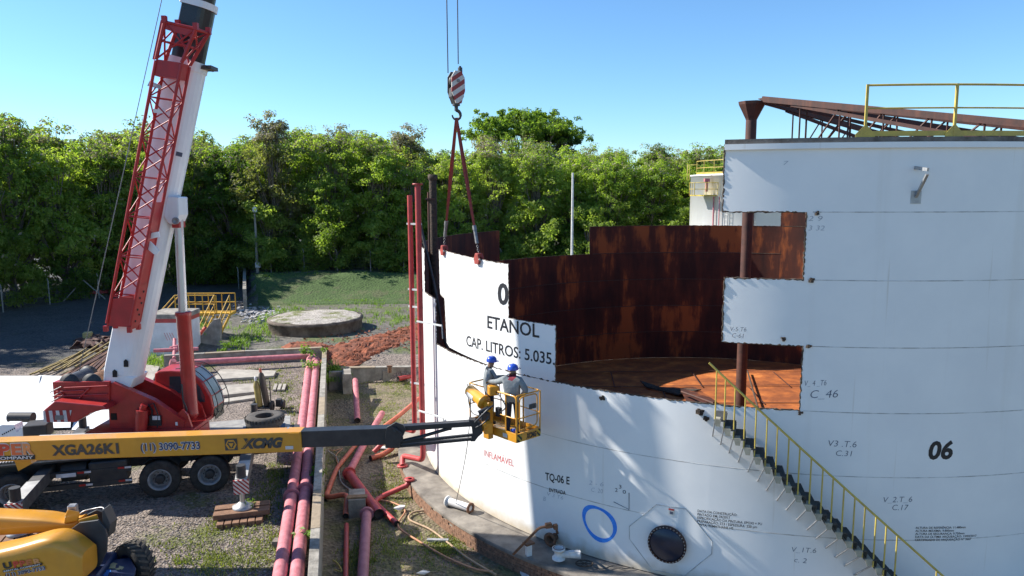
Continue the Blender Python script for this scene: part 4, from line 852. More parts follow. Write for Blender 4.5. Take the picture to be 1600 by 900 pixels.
# driver's cab of the carrier, beyond the left edge
b = MB(MC); b.hull([(u, v, w_) for v in (.1, 2.4) for u, w_ in ((-8.4, .6), (-6.3, .6), (-6.3, 2.3), (-8.1, 2.3), (-8.45, 1.5))]); cb = b.build('driver_cab', m_cred, crane, bevel=.05)
b = MB(MC); b.add([(-7.9, .085, 1.5), (-6.6, .085, 1.5), (-6.6, .085, 2.15), (-7.8, .085, 2.15)], [(0, 1, 2, 3)]); b.build('cab_window', m_glass, cb)
# --- superstructure
YN, YF = 20.88, 21.92
def side_poly(pts, y0, y1, m, name, parent=None, bevel=.012):
    b = MB(); b.prism([gy(x, y, y0) for x, y in pts], (0, y1-y0, 0)); return b.build(name, m, parent or crane, bevel=bevel)
plate = [(168, 600), (178, 598), (242, 626), (289, 658), (287, 673), (230, 675), (171, 669)]
body = side_poly(plate, YN, YN+.07, m_cred, 'side_plate'); 
fp = [gy(x, y, YN) for x, y in plate]; b = MB(); b.prism([Vector((p.x, YF, p.z)) for p in fp], (0, .07, 0)); b.build('side_plate', m_cred, crane, bevel=.012)
# flange strips along the sloped edge
for y_ in (YN-.05, YF-.05):
    b = MB(); Q = [Vector((p.x, y_, p.z)) for p in fp[1:4]]
    for p, q in zip(Q[:-1], Q[1:]): b.beam(p+Vector((0, .08, .012)), q+Vector((0, .08, .012)), .2, .03)
    b.build('edge_flange', m_cred, crane)
zt_ = fp[6].z
ctr_t = Vector(((fp[0].x+fp[3].x)/2-.2, 21.4, 0))
b = MB(); b.box((ctr_t.x+.1, 21.4, zt_-.04), (3.0, 2.0, .10)); b.build('turntable_deck', m_cred, crane, bevel=.01)
b = MB(); b.cyl((ctr_t.x, 21.4, ZY+1.40), (ctr_t.x, 21.4, zt_-.08), .85, 0, 36); b.build('slew_ring', m_chas, crane)
b = MB(); b.lathe([(.88, 0), (.93, .03), (.93, .08), (.88, .11)], (ctr_t.x, 21.4, ZY+1.46), n=36); b.build('slew_gear', m_cred, crane)
# side equipment on the near plate
b = MB(); q = gy(243, 655, YN); b.cyl(gy(220, 676, YN-.2), gy(222, 640, YN-.2), .17, 0, 14); b.cyl(gy(222, 641, YN-.2), gy(226, 632, YN-.2), .10, 0, 12); b.build('slew_motor', m_cred, crane)
b = MB(); b.box(gy(243, 657, YN-.03), (.34, .06, .30)); bx_ = b.build('valve_box', m_chas, crane); b = MB(); b.box(gy(244, 653, YN-.065), (.22, .012, .12)); b.build('valve_cover', m_cwhite, bx_)
b = MB(); b.box(gy(276, 662, YN-.02), (.06, .03, .10)); b.build('light', m_tapeW, crane)
b = MB(); b.tube([gy(x, y, YN-.04) for x, y in ((222, 640), (232, 632), (238, 642), (236, 660), (228, 668))], .022, 0, 6); b.tube([gy(x, y, YN-.06) for x, y in ((228, 636), (240, 630), (247, 648), (246, 668))], .018, 0, 6); b.build('hydraulic_hose', m_chas, crane)
b = MB(); b.box(gy(178, 651, YN-.005), (.17, .02, .20)); b.build('access_hole', m_dark, crane)
# tail frame with winches
side_poly([(84, 597), (171, 596), (171, 636), (158, 636), (110, 628), (85, 628)], YN-.05, YN+.04, m_cred, 'tail_plate')
b = MB(); tl = [gy(x, y, YN) for x, y in ((84, 597), (171, 596), (171, 636), (85, 628))]; b.prism([Vector((p.x, YF, p.z)) for p in tl], (0, .07, 0)); b.build('tail_plate', m_cred, crane, bevel=.012)
b = MB(); b.box(((tl[0].x+tl[3].x)/2+.05, 21.4, (tl[0].z+tl[3].z)/2), (.10, 1.1, abs(tl[0].z-tl[3].z))); b.build('tail_end', m_cred, crane)
for px in (124, 158):
    p = gy(px, 590, 21.4); b = MB(); b.lathe([(.06, -.5), (.30, -.5), (.30, -.46), (.2, -.45), (.2, .45), (.30, .46), (.30, .5), (.06, .5)], (p.x, 21.4, p.z-.05), (0, 1, 0), 22); wn = b.build('winch_drum', m_chas, crane)
    b = MB(); b.lathe([(.2, -.44)]+[(.235+.012*(i%2), -.44+i*.022) for i in range(41)]+[(.2, .44)], (p.x, 21.4, p.z-.05), (0, 1, 0), 22); b.build('winch_rope', m_rustpipe if px > 140 else m_rope, wn)
b = MB()
for (x0, y0, x1, y1) in ((88, 612, 132, 610), (90, 619, 168, 616), (100, 606, 168, 603), (124, 622, 140, 606), (86, 606, 100, 618)): b.tube([gy(x0, y0, YN-.1), gy(x1, y1, YN-.1)], .022, 0, 6)
b.build('tail_hydraulics', m_cred, crane)
b = MB()
for (x0, y0, x1, y1) in ((78, 613, 96, 604), (82, 620, 96, 612), (80, 628, 98, 618)): b.tube([gy(x0, y0, YN-.14), gy(x1, y1, YN-.1)], .018, 0, 6)
b.build('tail_fitting', m_chain, crane)
# counterweight
cwp = [(68, 660), (67, 642), (85, 627), (118, 630), (160, 634), (168, 640), (158, 641), (140, 646), (118, 660)]
cwt = side_poly(cwp, 20.35, 22.3, m_cred, 'counterweight', bevel=.03)
m_cws = stripe_mat('tail_stripe', (.74, .72, .70), (.42, .03, .03), (1, 0, .06), .20, .5, off=.2)
b = MB(); b.prism([gy(x, y, 20.343) for x, y in ((68.5, 659.5), (67.5, 642), (112, 641), (108, 659.5))], (0, -.006, 0)); b.build('stripe_panel', m_cws, cwt)
b = MB(); b.prism([gy(x, y, 20.335) for x, y in ((86, 656), (86, 649), (100, 649), (99, 656))], (0, -.008, 0)); b.build('number_plate', mat('plate_grey', (.22, .21, .20), .6), cwt)
# --- operator's cab
YC0, YC1 = 22.06, 23.0
cabp = [(241, 584), (247, 580), (264, 579), (296, 581), (316, 598), (329, 620), (333, 638), (330, 656), (322, 659), (250, 659), (241, 632)]
P3 = [gy(x, y, YC0) for x, y in cabp]
b = MB(); b.prism(P3, (0, YC1-YC0, 0)); cab = b.build('operator_cab', m_cred, crane, bevel=.04)
def cabq(pts, y, nm, m):
    b = MB(); b.prism([gy(x, y_, y) for x, y_ in pts], (0, -.012, 0)); return b.build(nm, m, cab)
cabq([(265, 588), (283, 588), (283, 624), (275, 620), (265, 612)], YC0-.002, 'door_window', m_glass)
cabq([(288, 589), (300, 591), (312, 604), (320, 620), (320, 628), (302, 628), (288, 620)], YC0-.002, 'side_window', m_glass)
b = MB()
for i in (3, 4, 5): 
    p, q = P3[i], P3[i+1]; nrm_ = Vector((-(q-p).z, 0, (q-p).x)).normalized(); nrm_ = nrm_ if nrm_.x > 0 else -nrm_
    b.add([p.lerp(q, .03)+nrm_*.012+Vector((0, .09, 0)), p.lerp(q, .97)+nrm_*.012+Vector((0, .09, 0)), p.lerp(q, .97)+nrm_*.012+Vector((0, YC1-YC0-.08, 0)), p.lerp(q, .03)+nrm_*.012+Vector((0, YC1-YC0-.08, 0))], [(0, 1, 2, 3)])
b.build('windscreen', mat('sky_reflect_glass', (.30, .37, .40), .08, col2=(.20, .26, .28), scale=2), cab)  # pale base colour stands in for sky reflected in the glass
for k, yy in enumerate((YC0+.02, (YC0+YC1)/2, YC1-.02)):
    b = MB(); b.tube(catmull([P3[2]+Vector((.2, 0, .05)), P3[3]+Vector((.08, 0, .08)), P3[4]+Vector((.12, 0, .08)), P3[5]+Vector((.14, 0, .03)), P3[6]+Vector((.14, 0, -.02)), P3[7]+Vector((.12, 0, .1))], 4) and [Vector((p.x, yy, p.z)) for p in catmull([P3[2]+Vector((.2, 0, .05)), P3[3]+Vector((.08, 0, .08)), P3[4]+Vector((.12, 0, .08)), P3[5]+Vector((.14, 0, .03)), P3[6]+Vector((.14, 0, -.02)), P3[7]+Vector((.12, 0, .1))], 4)], .014, 0, 6); b.build('guard_bar', m_chas, cab)
b = MB()
for i, off in ((3, .08), (4, .13), (5, .14)):
    p = P3[i]+Vector((off, 0, .06)); b.tube([(p.x, YC0, p.z), (p.x, YC1, p.z)], .012, 0, 6)
b.build('guard_cross_bar', m_chas, cab)
b = MB(); p = (P3[6]+P3[7])/2; b.prism([p+Vector((.02, .1, .2)), p+Vector((.05, .1, -.2)), p+Vector((.05, .78, -.2)), p+Vector((.02, .78, .2))], (.012, 0, 0)); b.build('lower_window', m_glass, cab)
b = MB(); b.tube([P3[5]+Vector((.03, .3, -.02)), P3[4]+Vector((.06, .45, -.2))], .012, 0, 5); b.build('wiper', m_chas, cab)
# --- boom
B0 = gy(196, 592, 21.4); Bq = gy(292, 120, 21.52); bd = (Bq-B0).normalized(); bh = Vector((-bd.z, 0, bd.x)).normalized(); by = Vector((0, 1, 0)); by = (by-bd*by.dot(bd)).normalized(); bh = by.cross(bd) ; bh = bh if bh.x < 0 else -bh
def boom_sec(s0, s1, wd, ht, m, name, parent):
    """rounded-belly box section; +h is the back (upper-left) of the boom"""
    hw, hh = wd/2, ht/2
    sec = [(-hw, hh*.92), (-hw*.92, hh), (hw*.92, hh), (hw, hh*.92), (hw, -hh*.25)]+[(hw*math.cos(a), -hh*.25-hh*.75*math.sin(a)) for a in [PI*i/10 for i in range(1, 10)]]+[(-hw, -hh*.25)]
    b = MB(); b.prism([B0+bd*s0+by*x+bh*h for x, h in sec], bd*(s1-s0)); return b.build(name, m, parent)
S = lambda px, py: (gy(px, py, 21.45)-B0).dot(bd)
s_w = S(304, 98); s_b = S(318, 4)
boom = boom_sec(.25, s_w, .90, .94, m_cwhite, 'boom_base_section', crane)
b = MB(); hw = .45; Pf = [(.25, -.44), (.25, .47), (-.12, .42), (-.30, .15), (-.32, -.12), (-.12, -.36)]; b.prism([B0+bd*s+bh*h-by*.43 for s, h in Pf], by*.86); b.build('boom_foot', m_cwhite, boom, bevel=.03)
for px, py in ((197, 568), (179.5, 584)):
    p = gy(px, py, 20.94); b = MB(); b.prism([p+Vector((dx, 0, dz)) for dx, dz in ((-.07, -.1), (.06, -.1), (.07, .07), (.0, .13), (-.06, .08))], (0, -.012, 0)); b.build('inspection_hole', m_dark, boom)
secs = [(s_w, s_b, .76, m_cblack), (s_b, s_b+7.0, .66, m_cblack), (s_b+7, s_b+14.0, .56, m_cwhite)]
tip_s = (TIP-B0).dot(bd)-.3
secs.append((s_b+14, tip_s, .46, m_cwhite))
for i, (a, e, wd, m) in enumerate(secs):
    o = boom_sec(a, e, wd, wd*1.02, m, 'boom_section', crane); boom_sec(e-.18, e, wd+.08, wd*1.02+.10, m_cwhite, 'boom_collar', o)
boom_sec(s_w-.25, s_w+.02, .96, 1.0, m_cwhite, 'boom_collar', boom)
b = MB(); q = B0+bd*(s_w-.05)-bh*.55; b.box(q, (.34, .5, .10)); b.cyl(q-by*.3, q+by*.3, .05); b.build('wear_pad_holder', m_hdark, boom)
b = MB(); te = B0+bd*tip_s; b.hull([te+bd*x+bh*h+by*y for y in (-.25, .25) for x, h in ((0, .25), (0, -.3), (.5, -.55), (.8, -.3), (.6, .4))]); bt = b.build('boom_head', m_cwhite, crane)
b = MB(); b.lathe([(.05, -.2), (.26, -.2), (.26, .2), (.05, .2)], te+bd*.45-bh*.45, by, 24); b.build('head_sheave', m_hdark, bt)
# plates and markings on the boom flank
b = MB(); q = gy(280, 241, 20.95); b.prism([q+bd*x*1.0+bh*h for x, h in ((-.06, -.09), (-.06, .09), (.06, .09), (.06, -.09))], (0, -.012, 0)); b.build('data_plate', m_marker, boom)
# lift cylinder and its bracket
cy_t = gy(279, 342, 21.4); cy_m = gy(286, 487, 21.4); cy_b = gy(299, 652, 21.4)
b = MB(); b.prism([gy(x, y, 21.05) for x, y in ((256, 338), (262, 307), (279, 308), (280, 336), (274, 351), (264, 350))], (0, .6, 0)); br = b.build('cylinder_bracket', m_cwhite, boom, bevel=.03)
b = MB(); p = gy(275, 345, 21.03); b.lathe([(.10, 0), (.10, .05), (.06, .06), (.06, .03), (0, .03)], p, (0, -1, 0), 18); b.build('pivot_pin', m_rim, br)
b = MB(); b.box(gy(279, 349, 21.4), (.2, .42, .24)); b.build('rod_eye', m_cred, boom)
b = MB(); b.tube([cy_t, cy_m], .125, 0, 24); b.build('cylinder_rod', m_chrome, crane)
b = MB(); dcy = (cy_b-cy_m).normalized(); b.lathe([(.12, 0), (.215, .0), (.225, .03), (.225, .12), (.205, .14), (.205, (cy_b-cy_m).length-.15), (.22, (cy_b-cy_m).length-.1), (.12, (cy_b-cy_m).length+.05)], cy_m, dcy, 28); b.build('cylinder_barrel', m_cred, crane)
b = MB(); b.tube([gy(x, y, 21.1) for x, y in ((284, 600), (286, 625), (292, 640), (287, 655), (278, 662))], .025, 0, 6); b.build('cylinder_hose', m_chas, crane)
for y_ in (YN+.02, YF-.05): 
    b = MB(); b.prism([Vector((p.x, y_, p.z)) for p in [gy(x, y, 21.4) for x, y in ((286, 672), (288, 640), (296, 632), (304, 640), (314, 668))]], (0, .08, 0)); b.build('cylinder_lug', m_cred, crane)
b = MB(); b.box(gy(297, 676, 21.4), (.75, 1.1, .36)); b.build('front_crossbeam', m_cred, crane, bevel=.02)
# --- lattice jib stowed along the near flank
JN, JF = 20.38, 20.84
def jl(f): return gy(167+(245-167)*f, 505+(86-505)*f, JN)
def jr(f): return gy(204+(285-204)*f, 507+(92-507)*f, JN)
def jlf(f): p = jl(f); return Vector((p.x+.02, JF, p.z))
def jrf(f): p = jr(f); return Vector((p.x+.02, JF, p.z))
CH = [jl, jr, jrf, jlf]
b = MB(); b.tube([jl(0), jl(.98)], .045, 0, 8); jib = b.build('lattice_jib', m_credl, crane)
for f in CH[1:]: MB().tube([f(0), f(.98)], .045, 0, 8).build('chord', m_credl, jib)
nb_ = 11
for fi in range(4):
    A, C = CH[fi], CH[(fi+1)%4]
    for k in range(nb_):
        f0, f1 = .10+.82*k/nb_, .10+.82*(k+1)/nb_
        p, q = (A(f0), C(f1)) if k%2 == (fi%2) else (C(f0), A(f1)); MB().tube([p, q], .020, 0, 6).build('web_brace', m_credl, jib)
        if k%2 == 0: MB().tube([A(f0), C(f0)], .018, 0, 6).build('web_tie', m_credl, jib)
# solid foot plates
for f_, nm in ((jl, jr), (jlf, jrf)):
    b = MB(); b.prism([f_(-.01), nm(-.01), nm(.11), f_(.09)], (0, .03, 0)); ft = b.build('foot_plate', m_credl, jib)
b = MB(); b.prism([jr(-.02), jr(.15), jrf(.15), jrf(-.02)], (.03, 0, 0)); ft = b.build('foot_plate', m_credl, jib)
for k in range(6):
    p = jr(.01+.022*k).lerp(jrf(.01+.022*k), .35+.3*(k%2))+Vector((.034, 0, 0)); MB().lathe([(.05, 0), (0, .003)], p, (1, 0, 0), 10).build('pin_hole', m_dark, ft)
for f in CH: 
    p = f(-.02); MB().box(p, (.11, .1, .16)).build('foot_lug', m_credl, jib)
b = MB(); b.prism([jr(.12), jr(.46), jrf(.46), jrf(.12)], (.02, 0, 0)); b.build('side_sheet', m_credl, jib)
# head: solid box then the splayed four-pin fork
b = MB(); b.hull([f(x) for f in CH for x in (.925, .985)]); b.build('head_box', m_credl, jib)
tp4 = [gy(257, 34, JN), gy(306, 45, JN), gy(326, 52, JF+.1), gy(278, 40, JF+.1)]; bs4 = [f(.985) for f in CH]
for k in range(4):
    MB().tube([bs4[k], tp4[k]], .05, 0, 8).build('fork_leg', m_credl, jib); MB().tube([tp4[k], tp4[(k+1)%4]], .04, 0, 8).build('fork_bar', m_credl, jib); MB().tube([bs4[k], tp4[(k+1)%4]], .025, 0, 6).build('web_brace', m_credl, jib)
    MB().tube([bs4[k].lerp(tp4[k], .5), bs4[(k+1)%4].lerp(tp4[(k+1)%4], .5)], .022, 0, 6).build('web_tie', m_credl, jib); MB().tube([tp4[k], bs4[(k+1)%4].lerp(tp4[(k+1)%4], .4)], .022, 0, 6).build('web_brace', m_credl, jib)
    MB().box(tp4[k]+Vector((.0, 0, .06)), (.12, .12, .18)).build('fork_eye', m_credl, jib)
b = MB(); b.prism([tp4[0], tp4[1], tp4[1].lerp(bs4[1], .25), tp4[0].lerp(bs4[0], .18)], (0, .02, 0)); b.build('head_sheet', m_credl, jib)
b = MB(); b.prism([tp4[0]+Vector((-.1, 0, .05)), tp4[0], tp4[0].lerp(bs4[0], .95), tp4[0].lerp(bs4[0], 1)+Vector((-.1, 0, 0))], (0, .12, 0)); b.build('head_sheet', m_credl, jib)
# white stowage brackets
for pts in (((225, 366), (247, 362), (249, 370), (228, 375)), ((224, 376), (231, 374), (249, 392), (245, 398), (240, 397), (223, 383)), ((238, 170), (258, 172), (257, 177), (240, 176))):
    b = MB(); b.prism([gy(x, y, 20.5) for x, y in pts], (0, .06, 0)); b.build('stow_bracket', m_cwhite, jib)
b = MB(); b.prism([gy(x, y, 20.6) for x, y in ((230, 134), (234, 126), (252, 134), (250, 139))], (0, .05, 0)); b.build('stow_bracket', m_galv, jib)
# hoist rope from winch to the boom head, behind the boom
b = MB(); b.tube([gy(124, 586, 21.5)+Vector((0, 0, .1)), te+bd*.55+bh*.5], .012, 0, 5); tag(b.build('hoist_rope', m_rope, crane))
# ================================================================== BOOM LIFT
m_ly = mat('lift_yellow', (.62, .285, .020), .38, col2=(.54, .24, .018), scale=2, coat=.25, streak=(.36, .20, .05), sstr=.25, sscale=(3, 3, 1))
m_lblk = mat('lift_black', (.016, .018, .022), .42, col2=(.03, .032, .036), scale=4)
m_lgrey = mat('lift_dark_grey', (.045, .048, .052), .55, col2=(.03, .032, .035), scale=4)
m_lblue = mat('lift_navy', (.014, .030, .085), .45, col2=(.01, .02, .06), scale=4)
m_tray = mat('lift_tray', (.62, .62, .60), .45, col2=(.48, .48, .47), scale=3)
m_grtxt = mat('grey_lettering', (.055, .055, .055), .5); m_navytxt = mat('navy_lettering', (.035, .05, .12), .5); m_wtxt = mat('white_lettering', (.75, .74, .72), .5)
YB = 17.1
lift_ = thing('boom_lift', 'long yellow and black boom lift reaching across to the workers', 'boom lift', (-9.6, 15.2, ZY))
def bp_(px, py, y=YB): return gy(px, py, y)
bl, br_ = bp_(-150, 711), bp_(471, 690.5); bhh = .50
b = MB(); b.beam(bl+Vector((0, .2, 0)), br_+Vector((0, .2, 0)), .40, bhh); boomL = b.build('boom_yellow', m_ly, lift_, bevel=.018)
dB = (br_-bl).normalized(); uB = Vector((-dB.z, 0, dB.x))
def on(px, dy, out=.006):
    """point on the camera-side face of the yellow boom; dy = height above its centre line"""
    t = (bp_(px, 700).x-bl.x)/(br_.x-bl.x); p = bl.lerp(br_, t); return Vector((p.x, YB-.002-out, p.z))+uB*dy
b = MB(); b.beam(on(20, -.25)+Vector((.0, .2, -.12)), on(44, -.25)+Vector((0, .2, -.03)), .3, .30, h2=.12); b.build('boom_bracket', m_ly, boomL)
k0, k1 = bp_(471, 689, YB), bp_(612, 683, YB)
b = MB(); b.beam(k0+Vector((-.6, .2, 0)), k1+Vector((0, .2, 0)), .32, .41); inner = b.build('boom_inner', m_lblk, lift_, bevel=.012)
b = MB(); b.beam(bp_(60, 686, YB+.42)+Vector((0, 0, .03)), bp_(650, 667, YB+.42), .14, .10); b.build('cable_tray', m_tray, lift_, bevel=.01)
b = MB(); b.beam(bp_(455, 674, YB+.2), bp_(471, 673.5, YB+.2), .44, .05); b.build('boom_collar', m_ly, boomL)
b = MB(); b.box(bp_(452, 671.5, YB+.35), (.1, .12, .10)); b.build('tray_clip', m_galv, boomL)
# lettering on the boom
for ch, p0, p1, colr in (('U', -52, -34, (.03, .03, .03)), ('P', -30, -16, (.62, .05, .03)), ('P', -2, 16, (.66, .08, .035)), ('E', 18, 34, (.72, .16, .05)), ('R', 36, 53, (.76, .30, .10))):
    wv = (on(p1, 0)-on(p0, 0)).length; plane_text(ch, on(p0, -.075, .012), dB, uB, wv, .27, mat('logo_'+ch+str(p0+60), colr, .5), boomL, bold=.05)
    plane_text(ch, on(p0-1, -.085, .007), dB, uB, wv*1.08, .29, m_tray, boomL, bold=.085)
b = MB(); b.prism([on(-60, -.21, .007), on(53, -.21, .007), on(54, -.105, .007), on(-60, -.105, .007)], (0, -.003, 0)); b.build('logo_bar', m_black, boomL)
plane_text('RENTAL COMPANY', on(-58, -.195, .013), dB, uB, (on(51, 0)-on(-58, 0)).length, .075, m_wtxt, boomL, bold=.03)
plane_text('XGA26K1', on(81, -.125, .012), dB, uB, (on(186, 0)-on(81, 0)).length, .255, m_grtxt, boomL, bold=.04)
for m, o_, bd_ in ((m_wtxt, .008, .062), (m_navytxt, .012, .022)): plane_text('(11) 3090-7733', on(220, -.085, o_), dB, uB, (on(313, 0)-on(220, 0)).length, .185, m, boomL, bold=bd_)
plane_text('XCMG', on(376, -.105, .012), dB, uB, (on(443, 0)-on(376, 0)).length, .235, m_grtxt, boomL, bold=.065, shear=.3)
for k in (0, 1): 
    b = MB(); q = on(378+k*2.5, -.105, .0165); b.prism([q, q+dB*.012, q+dB*.19+uB*.235, q+dB*.178+uB*.235], (0, -.002, 0)); b.build('logo_slash', m_ly, boomL)
b = MB(); q = on(352, -.15, .008); sz = (on(371.5, 0)-on(352, 0)).length; b.prism([q, q+dB*sz, q+dB*sz+uB*.29, q+uB*.29], (0, -.003, 0)); lg = b.build('logo_square', m_grtxt, boomL)
b = MB(); c_ = q+dB*sz*.5+uB*.145
for k in range(6):
    a0, a1 = PI/3*k, PI/3*(k+1); 
    def hp_(a, r): return c_+dB*math.cos(a)*r+uB*math.sin(a)*r+Vector((0, -.006, 0))
    if k%2 == 0: b.add([hp_(a0, .135), hp_(a1, .135), hp_(a1, .105), hp_(a0, .105)], [(0, 1, 2, 3)])
    else: b.add([hp_(a0, .135), hp_(a1, .135), hp_(a1, .085), hp_(a0, .085)], [(0, 1, 2, 3)])
b.add([hp_(PI/2+PI+2*PI*k/3, .075) for k in range(3)], [(0, 1, 2)]); b.build('logo_hexagon', m_ly, boomL)
b = MB(); q = on(446, -.17, .008); b.prism([q, q+dB*.19, q+dB*.19+uB*.08, q+uB*.08], (0, -.003, 0)); b.build('sticker', m_wtxt, boomL)
# --- knuckle and jib
KY = YB+.2
kn = [(604, 668), (618, 660), (630, 664), (634, 672), (622, 700), (608, 700), (600, 692)]
for y_ in (KY-.22, KY+.16): 
    b = MB(); b.prism([gy(x, y, y_) for x, y in kn], (0, .05, 0)); b.build('knuckle_plate', m_lblk, lift_, bevel=.008)
b = MB(); b.beam(gy(604, 690, KY), gy(626, 690, KY), .36, .2); b.cyl(gy(617, 672, KY-.26), gy(617, 672, KY)+Vector((0, .26, 0)), .05); b.build('knuckle_core', m_lblk, lift_)
JE = 17.55
def jp(px, py): 
    t = (px-620)/(742-620); return gy(px, py, KY+(JE-KY)*t)
b = MB(); b.beam(jp(622, 668.5), jp(742, 660.5), .20, .125); jb = b.build('jib_upper_arm', m_lblk, lift_, bevel=.01)
for (a_, c_, w_, nm) in (((618, 697), (740, 685.5), .11, 'jib_lower_arm'), ((618, 692), (738, 679.5), .09, 'jib_lower_arm')):
    b = MB(); b.beam(jp(*a_), jp(*c_), w_, .062); b.build(nm, m_lblk, lift_, bevel=.006)
b = MB(); b.tube([jp(618, 692), jp(662, 682)], .055, 0, 10); cy_ = b.build('jib_cylinder', m_lblk, lift_); b = MB(); b.tube([jp(655, 683), jp(704, 669)], .042, 0, 10); b.build('cylinder_rod', m_lblk, cy_); b = MB(); b.box(jp(703, 667), (.09, .16, .12)); b.build('cylinder_eye', m_lblk, cy_)
b = MB(); b.prism([gy(x, y, JE-.12) for x, y in ((732, 656), (742, 657), (752, 664), (754, 677), (747, 683), (742, 690), (735, 690), (738, 678), (737, 668))], (0, .24, 0)); b.build('jib_end', m_lblk, lift_, bevel=.008)
b = MB()
for k in range(4): b.tube(catmull([gy(612+k*2, 668, KY-.27), gy(626+k, 676+k*2, KY-.3), gy(630-k, 690, KY-.27)], 5), .013, 0, 5)
b.tube(catmull([gy(742, 660, JE-.15), gy(752, 650, JE-.2), gy(762, 640, JE-.2), gy(770, 634, JE-.1)], 5), .025, 0, 6); b.tube(catmull([gy(744, 668, JE-.15), gy(757, 660, JE-.24), gy(764, 650, JE-.2)], 5), .02, 0, 6)
b.build('hose_bundle', m_lblk, lift_)
# --- platform
pA, pB = Vector((-1.10, 18.56, 0)), Vector((.10, 17.26, 0)); e1 = (pB-pA).normalized(); e2 = Vector((-e1.y, e1.x, 0)); LW, WW = (pB-pA).length, .80
ZF, ZR = 3.46, 4.56
def pf(s, t, z): p = pA+e1*s+e2*t; return Vector((p.x, p.y, z))
b = MB(); b.prism([pf(0, 0, ZF-.06), pf(LW, 0, ZF-.06), pf(LW, WW, ZF-.06), pf(0, WW, ZF-.06)], (0, 0, .05)); plat = b.build('platform_floor', m_ly, lift_)
for (s0, t0, s1, t1) in ((0, 0, LW, 0), (LW, 0, LW, WW), (0, WW, LW, WW), (0, 0, 0, WW)):
    b = MB(); b.beam(pf(s0, t0, ZF+.04), pf(s1, t1, ZF+.04), .035, .22); b.build('kick_plate', m_ly, plat)
nrm2 = e1  # outward normal of the BC end
q = pf(LW, .12, ZF-.02)+e1*.022
m_haz = stripe_mat('hazard', (.60, .40, .03), (.02, .02, .02), (e2*.7+Vector((0, 0, .7))), .10, .5)
for t0, t1 in ((.0, .16), (.68, .80)):
    b = MB(); b.prism([pf(LW, t0, ZF-.06)+e1*.019, pf(LW, t1, ZF-.06)+e1*.019, pf(LW, t1, ZF+.13)+e1*.019, pf(LW, t0, ZF+.13)+e1*.019], e1*.003); b.build('hazard_sticker', m_haz, plat)
plane_text('XCMG', pf(LW, .30, ZF-.03)+e1*.022, e2, Vector((0, 0, 1)), .36, .13, m_black, plat, bold=.06, shear=.2)
b = MB(); b.prism([pf(LW-.48, 0, ZF-.02)-e2*.019, pf(LW-.32, 0, ZF-.02)-e2*.019, pf(LW-.32, 0, ZF+.08)-e2*.019, pf(LW-.48, 0, ZF+.08)-e2*.019], e2*-.003); b.build('sticker', m_wtxt, plat)
def rail_t(P, r=.02, nm='platform_rail', fr=.12): return MB().tube(fillet(P, fr), r, 0, 8).build(nm, m_ly, plat)
rail_t([pf(0, 0, ZR), pf(0, WW, ZR), pf(LW, WW, ZR), pf(LW, 0, ZR)], .02)
rail_t([pf(LW, 0, ZF), pf(LW, 0, ZR-.02), pf(LW*.62, 0, ZR-.02)], .024)
rail_t([pf(0, 0, ZR-.01), pf(LW*.30, 0, ZR-.01)], .02)
rail_t([pf(0, 0, 4.0), pf(0, WW, 4.0), pf(LW, WW, 4.0)], .015); rail_t([pf(LW*.5, 0, 3.98), pf(LW, 0, 3.98), pf(LW, WW, 3.98)], .016)
for s, t in ((0, 0), (0, WW), (LW*.33, WW), (LW*.66, WW), (LW, WW), (LW, 0), (LW*.78, 0)):
    b = MB(); b.tube([pf(s, t, ZF), pf(s, t, ZR)], .02, 0, 8); b.build('platform_post', m_ly, plat)
rail_t([pf(LW, .10, ZF+.2), pf(LW, .10, ZR-.05), pf(LW, .70, ZR-.05), pf(LW, .70, ZF+.25), pf(LW, .12, ZF+.22)], .016, 'gate_loop')
b = MB(); q = pf(LW-.02, .56, 4.20); b.box(q, (.03, .22, .12), 0, math.atan2(e1.y, e1.x)); b.build('gate_plate', m_grtxt, plat)
# control box, support column, orange drum
b = MB(); c_ = pf(LW*.47, -.10, 0); b.box((c_.x, c_.y, 3.78), (.22, .16, .95), 0, math.atan2(e1.y, e1.x), .015); colp = b.build('platform_column', m_ly, lift_)
for k in range(4): MB().lathe([(.018, 0), (0, .004)], Vector((c_.x, c_.y, 3.5+k*.18))-e2*.085, -e2, 8).build('column_hole', m_dark, colp)
b = MB(); d0, d1 = pf(.10, -.12, 4.42), pf(.72, -.14, 4.22); dd_ = (d1-d0).normalized(); b.lathe([(0, 0), (.12, 0), (.15, .04), (.15, (d1-d0).length-.05), (.19, (d1-d0).length-.04), (.19, (d1-d0).length+.02), (0, (d1-d0).length+.03)], d0, dd_, 20); dr = b.build('orange_drum', m_ly, lift_)
b = MB(); b.lathe([(.154, .10), (.156, .26), (.154, .36)], d0-Vector((0, 0, .02)), dd_, 20); b.build('drum_band', m_tray, dr)
b = MB(); b.box(pf(.85, .06, 4.52), (.26, .22, .24), 0, .3, .02); b.build('control_console', m_ly, lift_)
b = MB(); b.box(pf(LW*.62, .02, 4.02), (.14, .10, .22), 0, math.atan2(e1.y, e1.x)); b.build('foot_box', m_lblk, plat)
b = MB(); b.cyl(gy(752, 668, JE), gy(764, 662, 17.75), .10, 0, 14); b.box(gy(762, 668, 17.7), (.2, .2, .26), 0, .3); b.build('rotator', m_ly, lift_)
b = MB(); b.box(gy(757, 650, 17.75), (.24, .2, .2), 0, .5, .02); b.cyl(gy(748, 645, 17.7), gy(766, 636, 17.8), .055, 0, 10); b.build('rotator_motor', m_lblk, lift_)
